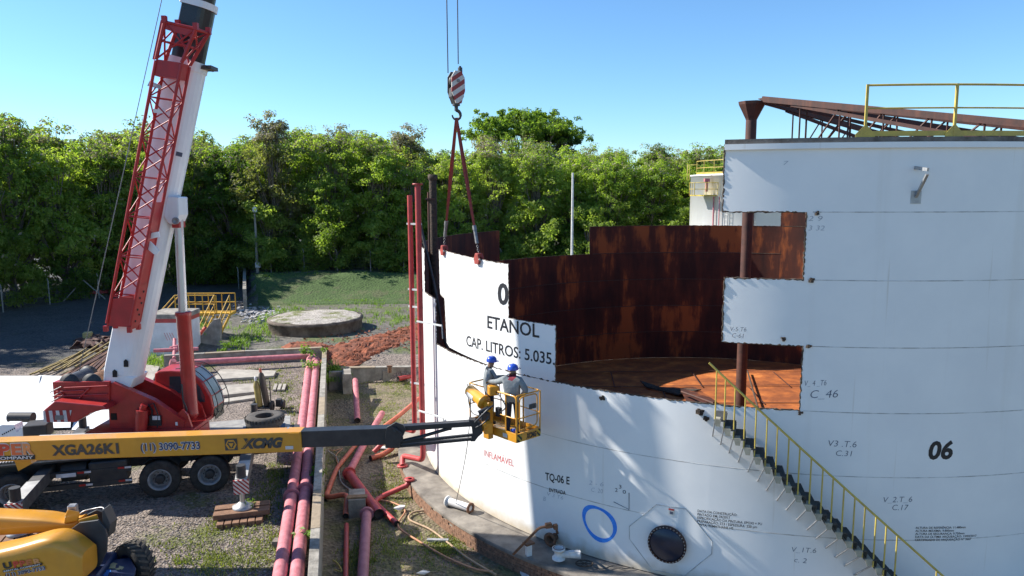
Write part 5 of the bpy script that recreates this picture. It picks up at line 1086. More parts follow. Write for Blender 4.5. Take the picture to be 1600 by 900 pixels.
b = MB(); b.tube(catmull([gy(731, 600, 18.5), gy(732, 625, 18.3), gy(738, 645, 18.0), gy(752, 650, 17.7)], 6), .014, 0, 5); b.tube(catmull([gy(775, 612, 17.9), gy(783, 622, 17.6), gy(790, 636, 17.5), gy(782, 644, 17.6)], 6), .016, 0, 5); b.build('control_hose', m_lblk, lift_)
# --- machine at lower left
def loft(secs, m, nm, parent, bevel=.04):
    b = MB()
    for a_, c_ in zip(secs[:-1], secs[1:]): b.hull(a_+c_)
    return b.build(nm, m, parent, bevel=bevel)
def round_loft(S_, m, nm, e=.42, n=28):
    """smooth hood: superellipse sections swept through the given rectangles"""
    C = []
    for (t, q, tf, qf) in S_: C.append(((t+qf)/2, (t-q)/2, (tf-t)/2))
    cs = catmull([c[0] for c in C], 6); us_ = catmull([c[1] for c in C], 6); vs_2 = catmull([c[2] for c in C], 6); V_ = []; b = MB()
    for c, u, v in zip(cs, us_, vs_2):
        for k in range(n):
            a = 2*PI*k/n; ca, sa = math.cos(a), math.sin(a); V_.append(c+v*(abs(ca)**e)*(1 if ca > 0 else -1)+u*(abs(sa)**e)*(1 if sa > 0 else -1))
    b.add(V_, [(i*n+k, i*n+(k+1)%n, (i+1)*n+(k+1)%n, (i+1)*n+k) for i in range(len(cs)-1) for k in range(n)], 0, True); b.add(V_[-n:], [tuple(range(n))]); b.add(V_[:n], [tuple(range(n))[::-1]])
    return b.build(nm, m, lift_)
def rect(px_top, px_bot, yn, yf): 
    t, q = gy(*px_top, yn), gy(*px_bot, yn); return [t, q, Vector((t.x, yf, t.z)), Vector((q.x, yf, q.z))]
us = [rect((-140, 800), (-140, 845), 15.45, 16.0), rect((-10, 808), (-10, 840), 15.45, 16.0), rect((60, 812), (60, 835), 15.45, 16.0), rect((104, 817), (112, 829), 15.5, 15.95), rect((122, 812), (124, 820), 15.55, 15.9)]
round_loft(us, m_ly, 'riser_arm_upper')
ls = [rect((-140, 890), (-140, 960), 14.35, 15.1), rect((0, 862), (0, 940), 14.35, 15.1), rect((62, 846), (62, 935), 14.35, 15.1), rect((92, 848), (100, 930), 14.4, 15.1), rect((128, 866), (130, 905), 14.5, 15.05)]
low = round_loft(ls, m_ly, 'riser_arm_lower')
b = MB(); b.prism([gy(x, y, 15.12) for x, y in ((96, 838), (124, 817), (153, 813), (164, 826), (167, 838), (166, 862), (156, 884), (138, 905), (100, 920))], (0, .06, 0)); knk = b.build('riser_link', m_lgrey, lift_, bevel=.01)
b = MB(); b.prism([gy(x, y, 15.95) for x, y in ((116, 835), (128, 808), (150, 797), (160, 800), (170, 822), (166, 850), (150, 880))], (0, .06, 0)); b.build('riser_link', m_lgrey, lift_, bevel=.01)
b = MB(); P = [gy(159, 797, 15.2), gy(162, 797, 15.2), gy(172, 819, 15.2), gy(169, 840, 15.2), gy(160, 816, 15.2)]; b.prism(P, (0, .3, 0)); b.build('link_cover', m_lgrey, lift_, bevel=.01)
b = MB(); b.hull([gy(x, y, yy) for yy in (15.3, 15.8) for x, y in ((122, 812), (152, 803), (154, 812), (126, 822))]); b.build('link_cylinder', m_ly, lift_, bevel=.02)
b = MB(); b.box(gy(114, 797, 15.6), (.18, .16, .26), 0, .2, .02); b.build('boom_rest', m_galv, lift_); b = MB(); b.hull([gy(x, y, yy) for yy in (15.42, 15.7) for x, y in ((101, 806), (106, 796), (125, 800), (122, 814), (100, 818))]); b.build('boom_rest_base', m_ly, lift_, bevel=.02)
b = MB(); b.tube(catmull([gy(122, 806, 15.9), gy(130, 799, 15.9), gy(145, 795, 15.95), gy(160, 793, 15.9), gy(165, 800, 15.8)], 5), .014, 0, 5); b.build('link_hose', m_galv, lift_)
# hood logo (on the near face of the lower arm)
y_h = 14.335
def hpt(px, py): return gy(px, py, y_h)
ax_ = (hpt(72, 883)-hpt(5, 896)).normalized(); ay_ = Vector((-ax_.z, 0, ax_.x)); ay_ = ay_ if ay_.z > 0 else -ay_
for i, (ch, p0, p1, cl_) in enumerate((('U', 6, 20, (.03, .03, .03)), ('P', 22, 31, (.60, .06, .03)), ('P', 32, 41, (.64, .09, .04)), ('E', 42, 52, (.70, .2, .06)), ('R', 54, 66, (.76, .34, .12)))):
    o_ = hpt(p0, 889-(p0-6)*.13); wv = (hpt(p1, 880)-hpt(p0, 880)).length
    plane_text(ch, o_, ax_, ay_, wv, .13, mat('hood_'+str(i), cl_, .5), low, bold=.05)
b = MB(); o_ = hpt(5, 894.5); wv = (hpt(69, 880)-hpt(5, 880)).length; b.prism([o_, o_+ax_*wv, o_+ax_*wv+ay_*.045, o_+ay_*.045], (0, -.003, 0)); b.build('logo_bar', m_black, low)
plane_text('RENTAL COMPANY', o_+Vector((0, -.006, 0))+ay_*.006+ax_*.02, ax_, ay_, wv*.94, .033, m_wtxt, low, bold=.03)
for m, dz_, bd_ in ((m_wtxt, 0, .07), (m_navytxt, -.004, .02)): plane_text('(11) 3090-7733', hpt(9, 902)+Vector((0, dz_, 0)), ax_, ay_, (hpt(74, 880)-hpt(9, 880)).length, .082, m, low, bold=bd_)
# chassis, wheels
chm = Matrix.Translation((-9.75, 15.2, ZY)) @ Matrix.Rotation(D2R(8), 4, 'Z')
b = MB(chm); b.box((0, 0, .62), (1.6, 1.1, .5), bev=.04); ch_ = b.build('chassis', m_lblue, lift_)
b = MB(); b.hull([gz(x, y, .9) for x, y in ((138, 882), (160, 876), (205, 873), (214, 890), (208, 915), (150, 915))]+[gz(x, y, 1.25) for x, y in ((138, 882), (160, 876), (203, 872), (212, 888), (206, 915), (150, 915))]); b.build('axle_box', m_lblue, ch_, bevel=.02)
m_arr = mat('arrow_decal', (.46, .42, .22), .6); m_arb = mat('arrow_blue', (.02, .16, .5), .6)
def arrow(pts, m): 
    b = MB(); b.prism([gz(x, y, 1.256) for x, y in pts], (0, 0, .003)); b.build('arrow_decal', m, ch_)
arrow([(170, 888), (173, 883.5), (170, 883), (177, 879), (184, 881), (181, 882.5), (180, 888)], m_arr); arrow([(179, 889), (186, 887), (186, 884), (194, 886), (190, 891), (189, 889), (183, 891)], m_arr)
arrow([(160, 899), (166, 893), (165, 891), (173, 890), (174, 895), (171, 894), (168, 900)], m_arb)
def lwheel(c, ax, nm='wheel'):
    ax = Vector(ax).normalized(); b = MB(); b.lathe([(.28, .18), (.36, .2), (.46, .17), (.495, .12), (.50, 0), (.495, -.12), (.46, -.17), (.36, -.2), (.28, -.18)], c, ax, 40); wl = b.build(nm, m_tyre, lift_)
    a1 = ax.cross(Vector((0, 0, 1))).normalized(); a2 = a1.cross(ax)
    for k in range(22):
        for sgn in (-1, 1):
            a = 2*PI*(k+.5*(sgn > 0))/22; P = []
            for (x, da) in ((0, .10), (.20, -.14), (.20, -.02), (.0, .22)):
                for r in (.48, .525 if x < .1 else .505):
                    d_ = a1*math.cos(a+da)+a2*math.sin(a+da); P.append(Vector(c)+ax*x*sgn+d_*r)
            b = MB(); b.hull(P); b.build('tread_lug', mat('lug_rubber', (.055, .045, .035), .9, col2=(.10, .085, .065), scale=9), wl)
    b = MB(); b.lathe([(.28, .17), (.26, .10), (.12, .08), (.10, .15), (0, .15)], c, ax, 24); b.build('rim', m_lblue, wl)
    return wl
wc = gy(210, 880, 15.95); lwheel((wc.x, wc.y, ZY+.52), (-.45, -.89, 0)); lwheel((-10.9, 14.6, ZY+.52), (-.3, -.95, 0)) ; lwheel((-10.9, 16.3, ZY+.52), (.3, .95, 0))
# riser link up to the boom, beyond the left edge
b = MB(); b.beam((-14.2, 15.3, 2.2), (-14.6, 17.1, 3.2), .5, .6); b.build('riser_top', m_ly, lift_); b = MB(); b.beam((-13.6, 14.75, 1.6), (-14.2, 15.7, 2.4), .5, .5); b.build('riser_top', m_ly, lift_)
b = MB(); b.beam((-14.6, 17.3, 3.2), (-13, 17.3, 3.18), .46, .56); b.build('riser_top', m_lgrey, lift_)
# rope hanging from the platform
tag(MB().tube(catmull([pf(.02, -.03, 4.3), gy(735, 640, 18.5), gy(728, 710, 18.7), gz(711, 792, -.05)], 8), .011, 0, 5).build('hanging_rope', m_rope), 'thin dark rope hanging from the lift platform down to the ledge', 'rope')
# ================================================================== WORKERS
m_jac = mat('grey_jacket', (.24, .26, .26), .9, col2=(.17, .185, .19), scale=9, bump=.3, bscale=14); m_trou = mat('navy_trousers', (.016, .022, .042), .9, scale=6); m_skin = mat('skin', (.30, .16, .10), .6); m_boot = mat('boots', (.02, .018, .016), .7); m_helm = mat('blue_helmet', (.02, .075, .46), .3, col2=(.018, .06, .38), scale=3, coat=.4); m_hood = mat('dark_hood', (.02, .02, .026), .95); m_redc = mat('red_cloth', (.35, .04, .06), .9); m_glove = mat('work_glove', (.10, .09, .075), .95)
def skin_mesh(verts, edges, radii, root=0, sub=2):
    me = bpy.data.meshes.new('s'); me.from_pydata(verts, edges, []); o = bpy.data.objects.new('s', me); COL.objects.link(o)
    o.modifiers.new('k', 'SKIN'); lay = me.skin_vertices[0].data
    for i, r in enumerate(radii): lay[i].radius = r if isinstance(r, tuple) else (r, r)
    lay[root].use_root = True
    sm = o.modifiers.new('u', 'SUBSURF'); sm.levels = sub; sm.render_levels = sub
    dg = bpy.context.evaluated_depsgraph_get(); out = bpy.data.meshes.new_from_object(o.evaluated_get(dg)); bpy.data.objects.remove(o); return out
def worker(label, base, face, J, neckm):
    """J: joint dict in body frame (x right, y forward, z up)"""
    M_ = Matrix.Translation(base) @ Matrix.Rotation(face, 4, 'Z')
    root = thing('person', label, 'person', base)
    order = ['pel', 'bel', 'che', 'nek', 'hed', 'hdt', 'shL', 'elL', 'wrL', 'shR', 'elR', 'wrR', 'hiL', 'knL', 'anL', 'toL', 'hiR', 'knR', 'anR', 'toR', 'hnL', 'hnR']
    D = {'pel': (0, 0, .96), 'bel': (0, .01, 1.12), 'che': (0, -.01, 1.32), 'nek': (0, .01, 1.49), 'hed': (0, .03, 1.58), 'hdt': (0, .035, 1.70), 'shL': (-.19, 0, 1.41), 'shR': (.19, 0, 1.41), 'hiL': (-.10, 0, .90), 'knL': (-.115, .03, .50), 'anL': (-.12, -.01, .10), 'toL': (-.13, .15, .045), 'hiR': (.10, 0, .90), 'knR': (.115, .03, .50), 'anR': (.12, -.01, .10), 'toR': (.13, .15, .045)}
    D.update(J)
    for s in 'LR':
        w_, e_ = Vector(D['wr'+s]), Vector(D['el'+s]); D['hn'+s] = tuple(w_+(w_-e_).normalized()*.08)
    Rr = {'pel': (.22, .17), 'bel': (.205, .165), 'che': (.215, .17), 'nek': .065, 'hed': .082, 'hdt': .085, 'shL': .105, 'elL': .078, 'wrL': .052, 'shR': .105, 'elR': .078, 'wrR': .052, 'hiL': .105, 'knL': .078, 'anL': .055, 'toL': .045, 'hiR': .105, 'knR': .078, 'anR': .055, 'toR': .045, 'hnL': .036, 'hnR': .036}
    E = [('pel', 'bel'), ('bel', 'che'), ('che', 'nek'), ('nek', 'hed'), ('hed', 'hdt'), ('che', 'shL'), ('shL', 'elL'), ('elL', 'wrL'), ('che', 'shR'), ('shR', 'elR'), ('elR', 'wrR'), ('pel', 'hiL'), ('hiL', 'knL'), ('knL', 'anL'), ('anL', 'toL'), ('pel', 'hiR'), ('hiR', 'knR'), ('knR', 'anR'), ('anR', 'toR'), ('wrL', 'hnL'), ('wrR', 'hnR')]
    ix = {k: i for i, k in enumerate(order)}
    me = skin_mesh([D[k] for k in order], [(ix[a], ix[c]) for a, c in E], [Rr[k] for k in order])
    for m in (m_jac, m_trou, m_skin, m_boot, neckm, m_glove): me.materials.append(m)
    wl, wr = Vector(D['wrL']), Vector(D['wrR'])
    for p in me.polygons:
        c = p.center; p.use_smooth = True
        if c.z > 1.535: i = 2
        elif c.z > 1.44 and abs(c.x) < .085: i = 4
        elif (c-wl).length < .12 and (c-Vector(D['elL'])).length > (wl-Vector(D['elL'])).length*.94 or (c-wr).length < .12 and (c-Vector(D['elR'])).length > (wr-Vector(D['elR'])).length*.94: i = 5
        elif c.z < .13: i = 3
        elif c.z < .86: i = 1
        else: i = 0
        p.material_index = i
    me.transform(Matrix.Translation(-Vector(base)) @ M_); o = bpy.data.objects.new('body', me); COL.objects.link(o); o.parent = root
    # helmet, face, fingers
    b = MB(M_); hc = Vector(D['hdt'])-Vector((0, .01, .02))
    prof = [(.135, -.02), (.137, .0), (.132, .05), (.112, .09), (.075, .118), (.03, .13), (0, .131)]
    b.lathe(prof, hc, (0, .05, 1), 22); b.tube([hc+Vector((0, -.10+.02*i, .095+.033*math.sin(PI*i/10))) for i in range(11)], .012, 0, 6)
    b.hull([hc+Vector((x, y, z)) for x, y in ((-.10, .09), (-.06, .19), (.06, .19), (.10, .09)) for z in (-.02, -.008)]); b.build('helmet', m_helm, root)
    b = MB(M_); fz = D['hed']; b.hull([Vector(fz)+Vector((x, y, z)) for x, y, z in ((-.014, .08, .05), (.014, .08, .05), (0, .082, .09), (0, .112, .045))]); b.build('nose', m_skin, root)
    for s in (-1, 1):
        b = MB(M_); b.lathe([(.014, 0), (0, .004)], Vector(fz)+Vector((s*.034, .083, .085)), (0, 1, 0), 8); b.build('eye', m_dark, root)
        b = MB(M_); b.hull([Vector(fz)+Vector((s*.088, y, z)) for y, z in ((-.01, .03), (.015, .03), (.02, .085), (-.015, .085))]+[Vector(fz)+Vector((s*.098, .0, .06))]); b.build('ear', m_skin, root)
    b = MB(M_); b.box(Vector(fz)+Vector((0, .083, .012)), (.045, .01, .01)); b.build('mouth', m_redc, root)
    for s in 'LR':
        h, w_ = Vector(D['hn'+s]), Vector(D['wr'+s]); d = (h-w_).normalized(); sd_ = d.cross(Vector((0, 0, 1))).normalized(); dn = sd_.cross(d)
        for k in range(4):
            q0 = h+sd_*(.026-.0175*k); L_ = (.075, .085, .08, .062)[k]; b = MB(M_); b.tube([q0-d*.01, q0+d*L_*.45+dn*-.008, q0+d*L_*.75+dn*-.035, q0+d*L_*.7+dn*-.06], [.0105, .010, .009, .007], 0, 6); b.build('finger', m_glove, o)
        b = MB(M_); q0 = w_+d*.035+sd_*.03; b.tube([q0, q0+sd_*.025+d*.03, q0+sd_*.02+d*.065-dn*.02], [.012, .011, .008], 0, 6); b.build('thumb', m_glove, o)
    return root
w2 = pf(LW-.36, .20, ZF-.01)
worker('worker in blue helmet and red neck cloth seen from behind on the platform', w2, D2R(-12), {'elR': (.36, -.06, 1.16), 'wrR': (.22, .10, 1.02), 'shL': (-.20, .02, 1.42), 'elL': (-.42, .16, 1.30), 'wrL': (-.64, .30, 1.26), 'hed': (.0, .045, 1.585), 'hdt': (.0, .06, 1.70)}, m_redc)
w1 = pf(.34, .36, ZF-.01)
worker('worker in blue helmet and dark hood facing the panel with a cutting torch', w1, D2R(-72), {'elR': (.22, .16, 1.18), 'wrR': (.12, .40, 1.25), 'elL': (-.22, .18, 1.16), 'wrL': (-.06, .42, 1.22), 'hed': (0, .06, 1.58), 'hdt': (0, .085, 1.70), 'che': (0, .02, 1.32)}, m_hood)
Mw = Matrix.Translation(w1) @ Matrix.Rotation(D2R(-72), 4, 'Z')
tr = thing('cutting_torch', 'cutting torch held by the worker in the dark hood', 'torch', Mw @ Vector((0, .5, 1.25)))
b = MB(Mw); b.tube([(0.06, .34, 1.22), (.0, .62, 1.33), (-.06, .86, 1.42)], .013, 0, 6); b.build('torch_tube', m_galv, tr); b = MB(Mw); b.tube([(-.06, .86, 1.42), (-.10, .90, 1.38)], [.014, .008], 0, 6); b.build('torch_tip', m_rustpipe, tr)
b = MB(Mw); b.tube(catmull([(.06, .34, 1.22), (.10, .25, 1.05), (.05, .3, .7), (-.1, .35, .3), (0, .3, .05)], 6), .012, 0, 5); b.build('torch_hose', m_redc, tr)
b = MB(); b.box(pf(LW-.30, .20, ZF+.09), (.17, .14, .18), 0, .4, .03); b.build('blue_bucket', m_helm); o = bpy.data.objects['blue_bucket']; tag(o, 'small blue bag at the feet of the worker seen from behind', 'bag')
# ================================================================== YARD BEHIND
def G(px, py, z=None):
    """ground point under a photo pixel"""
    p = gz(px, py, ZY)
    for _ in range(4): p = gz(px, py, height(p.x, p.y))
    return p
m_oldconc = mat('stained_concrete', (.20, .165, .13), .95, col2=(.075, .055, .042), scale=1.8, bump=.6, bscale=9, streak=(.05, .03, .022), sstr=.6, sscale=(2, 2, .4))
# round cistern
cc = Vector((-12.9, 47.6, ZY)); cr_ = 2.98
cis = thing('cistern', 'round stained concrete cistern with grass and rubble on its lid', 'cistern', cc)
MB().lathe([(cr_, -.2), (cr_, .58), (cr_+.07, .60), (cr_+.07, .78), (cr_-.1, .80)], cc, n=56).build('cistern_wall', m_oldconc, cis)
b = MB(); n = 40; Vv = [(cc.x, cc.y, cc.z+.86)]
for r in (.8, 1.6, 2.4, 2.9):
    for i in range(n):
        a = 2*PI*i/n; x, y = cc.x+r*math.cos(a), cc.y+r*math.sin(a); Vv.append((x, y, cc.z+.80+.10*mnoise.noise(Vector((x*1.3, y*1.3, 0)))+.05*(r < 2.8)))
b.add(Vv, [(0, 1+i, 1+(i+1)%n) for i in range(n)]+[(1+j*n+i, 1+(j+1)*n+i, 1+(j+1)*n+(i+1)%n, 1+j*n+(i+1)%n) for j in range(3) for i in range(n)], 0, True)
b.build('cistern_lid', ground_mat('lid_rubble', (.22, .19, .16), (.44, .40, .35), (.15, .16, .05), .35, 7, .8), cis)
# white concrete block with red band
wb0 = G(240, 556); wb1 = G(301, 557)
wbx = thing('valve_house', 'white painted concrete block with a red band and grey slab top', 'block', (wb0.x, wb0.y, ZY)); xc_ = (wb0.x+wb1.x)/2-.3; wx = wb1.x-wb0.x-.25
zt1 = gy(270, 490, wb0.y).z
b = MB(); b.box((xc_, wb0.y+1.0, (ZY+zt1-.55)/2+.0), (wx, 2.0, zt1-.55-ZY+.1)); b.build('block_wall', mat('block_white', (.74, .75, .76), .7, col2=(.62, .62, .62), scale=2), wbx)
b = MB(); b.box((xc_, wb0.y+1.0, zt1-.40), (wx+.03, 2.03, .22)); b.build('red_band', m_redp, wbx)
b = MB(); b.box((xc_, wb0.y+1.0, zt1-.16), (wx+.1, 2.1, .26), bev=.02); b.build('slab_top', m_coping, wbx)
# small pink valve gear in front of it
vz = thing('valve_cluster', 'pink valve with thin red spindles in front of the white block', 'valve', gz(272, 560, 1))
b = MB(); b.cyl(gz(272, 560, 1.0), gz(273, 530, 1.6), .09, 0, 10); b.cyl(gz(266, 545, 1.3), gz(282, 541, 1.35), .12, 0, 10); b.build('valve_body', m_pink, vz)
for k in range(4):
    p = gy(262+k*4, 532, 38); MB().tube([p, p+Vector((-.14, -.05, .42))], .012, 0, 5).build('spindle', m_redp, vz)
# yellow crossover platform and stairs
m_py = mat('platform_yellow', (.62, .36, .03), .5, col2=(.50, .28, .03), scale=5)
YP = 44.6; pz = gy(350, 489, YP).z
xl, xr = gy(262, 489, YP).x, gy(360, 489, YP).x
ply = thing('crossover_platform', 'yellow steel crossover platform with stairs beside the white block', 'platform', (xr, YP, ZY))
b = MB(); b.box(((xl+xr)/2, YP+.45, pz-.08), (xr-xl, .95, .16)); b.build('deck', m_py, ply)
topz = pz+1.1
for yy in (YP, YP+.9):
    for zz_ in (topz, pz+.55):
        b = MB(); b.tube([(xl+.5, yy, zz_), (xr-(.0 if yy > YP else .9), yy, zz_)], .035, 0, 6); b.build('hand_rail', m_py, ply)
    xs_ = [xl+.5+i*((xr-xl-.5)/4) for i in range(5)]
    for x in xs_:
        if yy == YP and x > xr-.5: continue
        b = MB(); b.beam((x, yy, pz), (x, yy, topz), .05, .05, up=(1, 0, 0)); b.build('rail_post', m_py, ply)
sx0, sx1 = xr-.95, xr; yb_ = G(362, 541).y
ns = 8
for i in range(ns):
    t = (i+.5)/ns; b = MB(); b.box(((sx0+sx1)/2, YP-(YP-yb_)*t, pz-(pz-ZY)*t), (sx1-sx0-.08, .24, .04)); b.build('stair_tread', m_deck, ply)
for x in (sx0, sx1):
    b = MB(); b.beam((x, YP, pz-.05), (x, yb_, ZY), .05, .2); b.build('stringer', m_py, ply)
    b = MB(); b.tube([(x, YP, topz), (x, yb_+.1, ZY+1.0)], .035, 0, 6); b.build('hand_rail', m_py, ply)
    b = MB(); b.tube([(x, YP, pz+.55), (x, yb_+.1, ZY+.5)], .03, 0, 6); b.build('hand_rail', m_py, ply)
    for t in (.0, .5, .95):
        p = Vector((x, YP-(YP-yb_)*t, pz-(pz-ZY)*t)); b = MB(); b.beam(p, p+Vector((0, 0, 1.05)), .05, .05, up=(1, 0, 0)); b.build('rail_post', m_py, ply)
for x in (xl+1.2, xr-1.0): 
    b = MB(); b.beam((x, YP+.45, ZY), (x, YP+.45, pz-.1), .1, .1, up=(1, 0, 0)); b.build('leg', m_py, ply)
for yy in (YP, YP+.9):
    b = MB(); b.tube([(xl+.5, yy, topz), (xl-.8, yy, ZY+1.3)], .035, 0, 6); b.build('hand_rail', m_py, ply)
# wing wall
b = MB(); b.prism([gy(x, y, 41.6) for x, y in ((296, 560), (296, 547), (333, 500), (341, 498), (344, 510), (344, 560))], (0, .3, 0)); tag(b.build('wing_wall', m_conc, bevel=.02), 'sloping concrete wing wall beside the yellow stairs', 'wall')
b = MB(); p0, p1 = gy(298, 538, 42.2), gy(322, 512, 42.2); tag(MB().tube([p0, p1], .12, 0, 12).build('pipe', m_redp), 'short red pipe climbing behind the sloping wing wall', 'pipe')
wall_run([(wallx(y), y) for y in (55, 59, 63, 67, 71)], .25, 2.15, .2, 'curved concrete retaining wall at the left end of the grass bank', 'retaining_wall', cop=False)
# rubble
m_stone = mat('white_rubble', (.50, .48, .46), .9, col2=(.30, .28, .27), scale=5)
def stones(spots, n, smin, smax, m, name, par=None, flat=.7):
    b = MB()
    for _ in range(n):
        (px, py, sx, sy) = random.choice(spots); p = G(random.gauss(px, sx), random.gauss(py, sy)); s = random.uniform(smin, smax)
        pts = [p+Vector((random.uniform(-1, 1), random.uniform(-1, 1), random.uniform(-.3, flat)))*s for _ in range(7)]; b.hull(pts)
    return tag(b.build(name, m, par), kind='stuff')
r_ = stones([(415, 490, 14, 5), (385, 486, 10, 6), (430, 494, 8, 4), (400, 498, 12, 5)], 260, .10, .26, m_stone, 'rubble'); tag(r_, 'broken white rubble heaped left of the cistern', 'rubble')
b = MB()
for _ in range(420):
    px_, py_ = random.uniform(470, 650), random.uniform(512, 562); p = G(px_, py_); p.z = max(p.z, .1)+.06; s = random.uniform(.04, .13)
    if abs(p.y-(gz(560, 545, .5).y+(p.x+11)*.9)) < 4.2: b.hull([p+Vector((random.uniform(-1, 1), random.uniform(-1, 1), random.uniform(-.4, .7)))*s for _ in range(6)])
tag(b.build('earth_clods', m_red), 'loose red clods scattered over the turned earth', 'soil', kind='stuff')
# fences
m_post = mat('fence_post_concrete', (.26, .25, .22), .9, col2=(.28, .26, .23), scale=3); m_wire = mat('fence_wire', (.20, .20, .19), .6, .5)
def fence(pts, h, step, label):
    root = thing('chain_link_fence', label, 'fence', (*pts[0], height(*pts[0])))
    P = []
    for a, c in zip(pts[:-1], pts[1:]):
        n = max(1, int((Vector(c)-Vector(a)).length/step)); P += [Vector(a).lerp(Vector(c), i/n) for i in range(n)]
    P.append(Vector(pts[-1])); B = [Vector((p.x, p.y, height(p.x, p.y)-.1)) for p in P]
    for p in B:
        b = MB(); b.tube([p, p+Vector((0, 0, h)), p+Vector((-.12, .1, h+.22))], [.05, .045, .035], 0, 6); b.build('post', m_post, root)
    for k in range(7):
        z = .15+(h-.1)*k/6; b = MB(); b.tube([q+Vector((0, 0, z)) for q in B], .005, 0, 4); b.build('wire', m_wire, root)
    b = MB()
    for p, q in zip(B[:-1], B[1:]):
        n = int((q-p).length/.35)
        for i in range(n):
            a = p.lerp(q, i/n); c = p.lerp(q, (i+1)/n); b.tube([a+Vector((0, 0, .15)), c+Vector((0, 0, h))], .004, 0, 3, cap=False); b.tube([a+Vector((0, 0, h)), c+Vector((0, 0, .15))], .004, 0, 3, cap=False)
    tag(b.build('mesh_wire', m_wire, root), kind='stuff')
gf = [G(-40, 494), G(5, 488), G(78, 476), G(155, 466), G(240, 452)]
fence([(p.x, p.y) for p in gf]+[(-28.5, 76)], 2.0, 2.7, 'fence of leaning concrete posts and wire at the left edge of the yard')
fence([(-25.3, 67.5), (-10, 67.6), (8, 68.6), (30, 70)], 1.9, 2.9, 'fence of concrete posts along the top of the grass bank')
for dx in (-1, 1):
    p = Vector((gf[2].x+1.4, gf[2].y+2.4, 0)); b = MB(); b.tube([p+Vector((0, 0, ZY+1.7)), p+Vector((dx*1.4, dx*.6, ZY))], .05, 0, 6); tag(b.build('fence_brace', m_post), ('right' if dx > 0 else 'left')+' slanting concrete brace of the left fence', 'brace')
# poles
lp = Vector((*gy(402, 415, 67).xy, 1.2)); lt = gy(398, 334, 67); pole = thing('lamp_pole', 'slim concrete lamp pole at the end of the retaining wall', 'lamp post', lp)
b = MB(); b.tube([lp, Vector((lt.x, 67, lt.z))], [.16, .09], 0, 8); b.build('pole', m_post, pole); b = MB(); q = gy(398, 328, 67); b.box(q, (.42, .3, .5), 0, 0, .1); b.build('lamp_head', mat('lamp_white', (.85, .85, .83), .3), pole)
b = MB(); b.box(gy(403, 414, 66.8), (.45, .2, .45)); b.build('switch_box', mat('switch_grey', (.55, .55, .55), .6), pole)
f0 = gy(893, 400, 50); b = MB(); ft_ = gy(895, 270, 50); b.tube([(f0.x, 50, ZY), (ft_.x, 50, ft_.z)], [.10, .07], 0, 10); tag(b.build('mast', m_wpipe), 'tall white mast standing behind the open tank', 'mast')
# second tank
X2, Y2, R2, H2 = 24.2, 62., 9.0, 10.55
t2 = thing('storage_tank', 'smaller white tank far behind, half hidden by the open one', 'storage tank', (X2, Y2, ZY))
MB().lathe([(R2, -.2), (R2, H2-ZY), (R2+.05, H2-ZY), (R2+.05, H2-ZY+.12), (R2-.2, H2-ZY+.12), (0, H2-ZY+1.0)], (X2, Y2, ZY), n=96).build('shell', mat('tank_two_white', (.86, .86, .85), .4, col2=(.83, .83, .82), scale=.7, streak=(.5, .46, .4), sstr=.12), t2)
def c2(deg, z, r=R2): return Vector((X2+r*math.cos(D2R(deg)), Y2+r*math.sin(D2R(deg)), z))
b = MB(); b.tube([c2(a, H2+1.2) for a in range(-175, -90, 4)], .035, 0, 6); rl = b.build('guard_rail', m_yel, t2); b = MB(); b.tube([c2(a, H2+.65) for a in range(-175, -90, 4)], .03, 0, 6); b.build('mid_rail', m_yel, rl)
b = MB(); 
for a in range(-175, -94, 4): b.beam(c2(a, H2+.22), c2(a+4, H2+.22), .02, .16)
b.build('toe_board', m_yel, rl)
for a in range(-175, -90, 9): MB().tube([c2(a, H2+.1), c2(a, H2+1.2)], .03, 0, 6).build('rail_post', m_yel, rl)
pd = c2(-160, 9.3, R2+.6)
b = MB(); b.box((pd.x, pd.y, 9.0), (1.9, 1.2, .1), 0, D2R(-70)); pdk = b.build('landing', m_yel, t2)
for dz in (.5, 1.0):
    b = MB(); b.tube([pd+Vector((-.9, .8, dz-.3)), pd+Vector((-.9, -.8, dz-.3)), pd+Vector((.9, -.9, dz-.3))], .03, 0, 6); b.build('landing_rail', m_yel, pdk)
for dx, dy in ((-.9, .8), (-.9, 0), (-.9, -.8), (0, -.85), (.9, -.9)): MB().tube([pd+Vector((dx, dy, -.3)), pd+Vector((dx, dy, .72))], .03, 0, 6).build('landing_post', m_yel, pdk)
b = MB(); b.tube([pd+Vector((-1.2, .4, .9)), pd+Vector((-1.2, .4, 2.1)), pd+Vector((-.4, .2, 2.1))], .035, 0, 6); b.tube([pd+Vector((-1.2, -.3, .9)), pd+Vector((-1.2, -.3, 2.1))], .035, 0, 6); b.build('stair_rail', m_yel, pdk)
b = MB(); q = pd+Vector((.2, -.2, .9)); b.cyl(q-Vector((0, 0, .9)), q, .10, 0, 10); b.box(q, (.4, .35, .25)); b.build('foam_chamber', m_pink, t2)
for a, r_ in ((-155, .06), (-151, .04)): MB().tube([c2(a, ZY, R2+.2), c2(a, 8.9, R2+.2)], r_, 0, 8).build('down_pipe', m_pink, t2)
for a in (-147, -145.2): MB().tube([c2(a, ZY+2, R2+.25), c2(a, H2+.3, R2+.25)], .03, 0, 6).build('ladder_rail', m_galv, t2)
for k in range(20): MB().tube([c2(-147, 3+k*.38, R2+.25), c2(-145.2, 3+k*.38, R2+.25)], .02, 0, 5).build('ladder_rung', m_galv, t2)
MB().tube([c2(-132, ZY, R2+.15), c2(-132, H2, R2+.15)], .05, 0, 6).build('down_pipe', m_brown, t2)
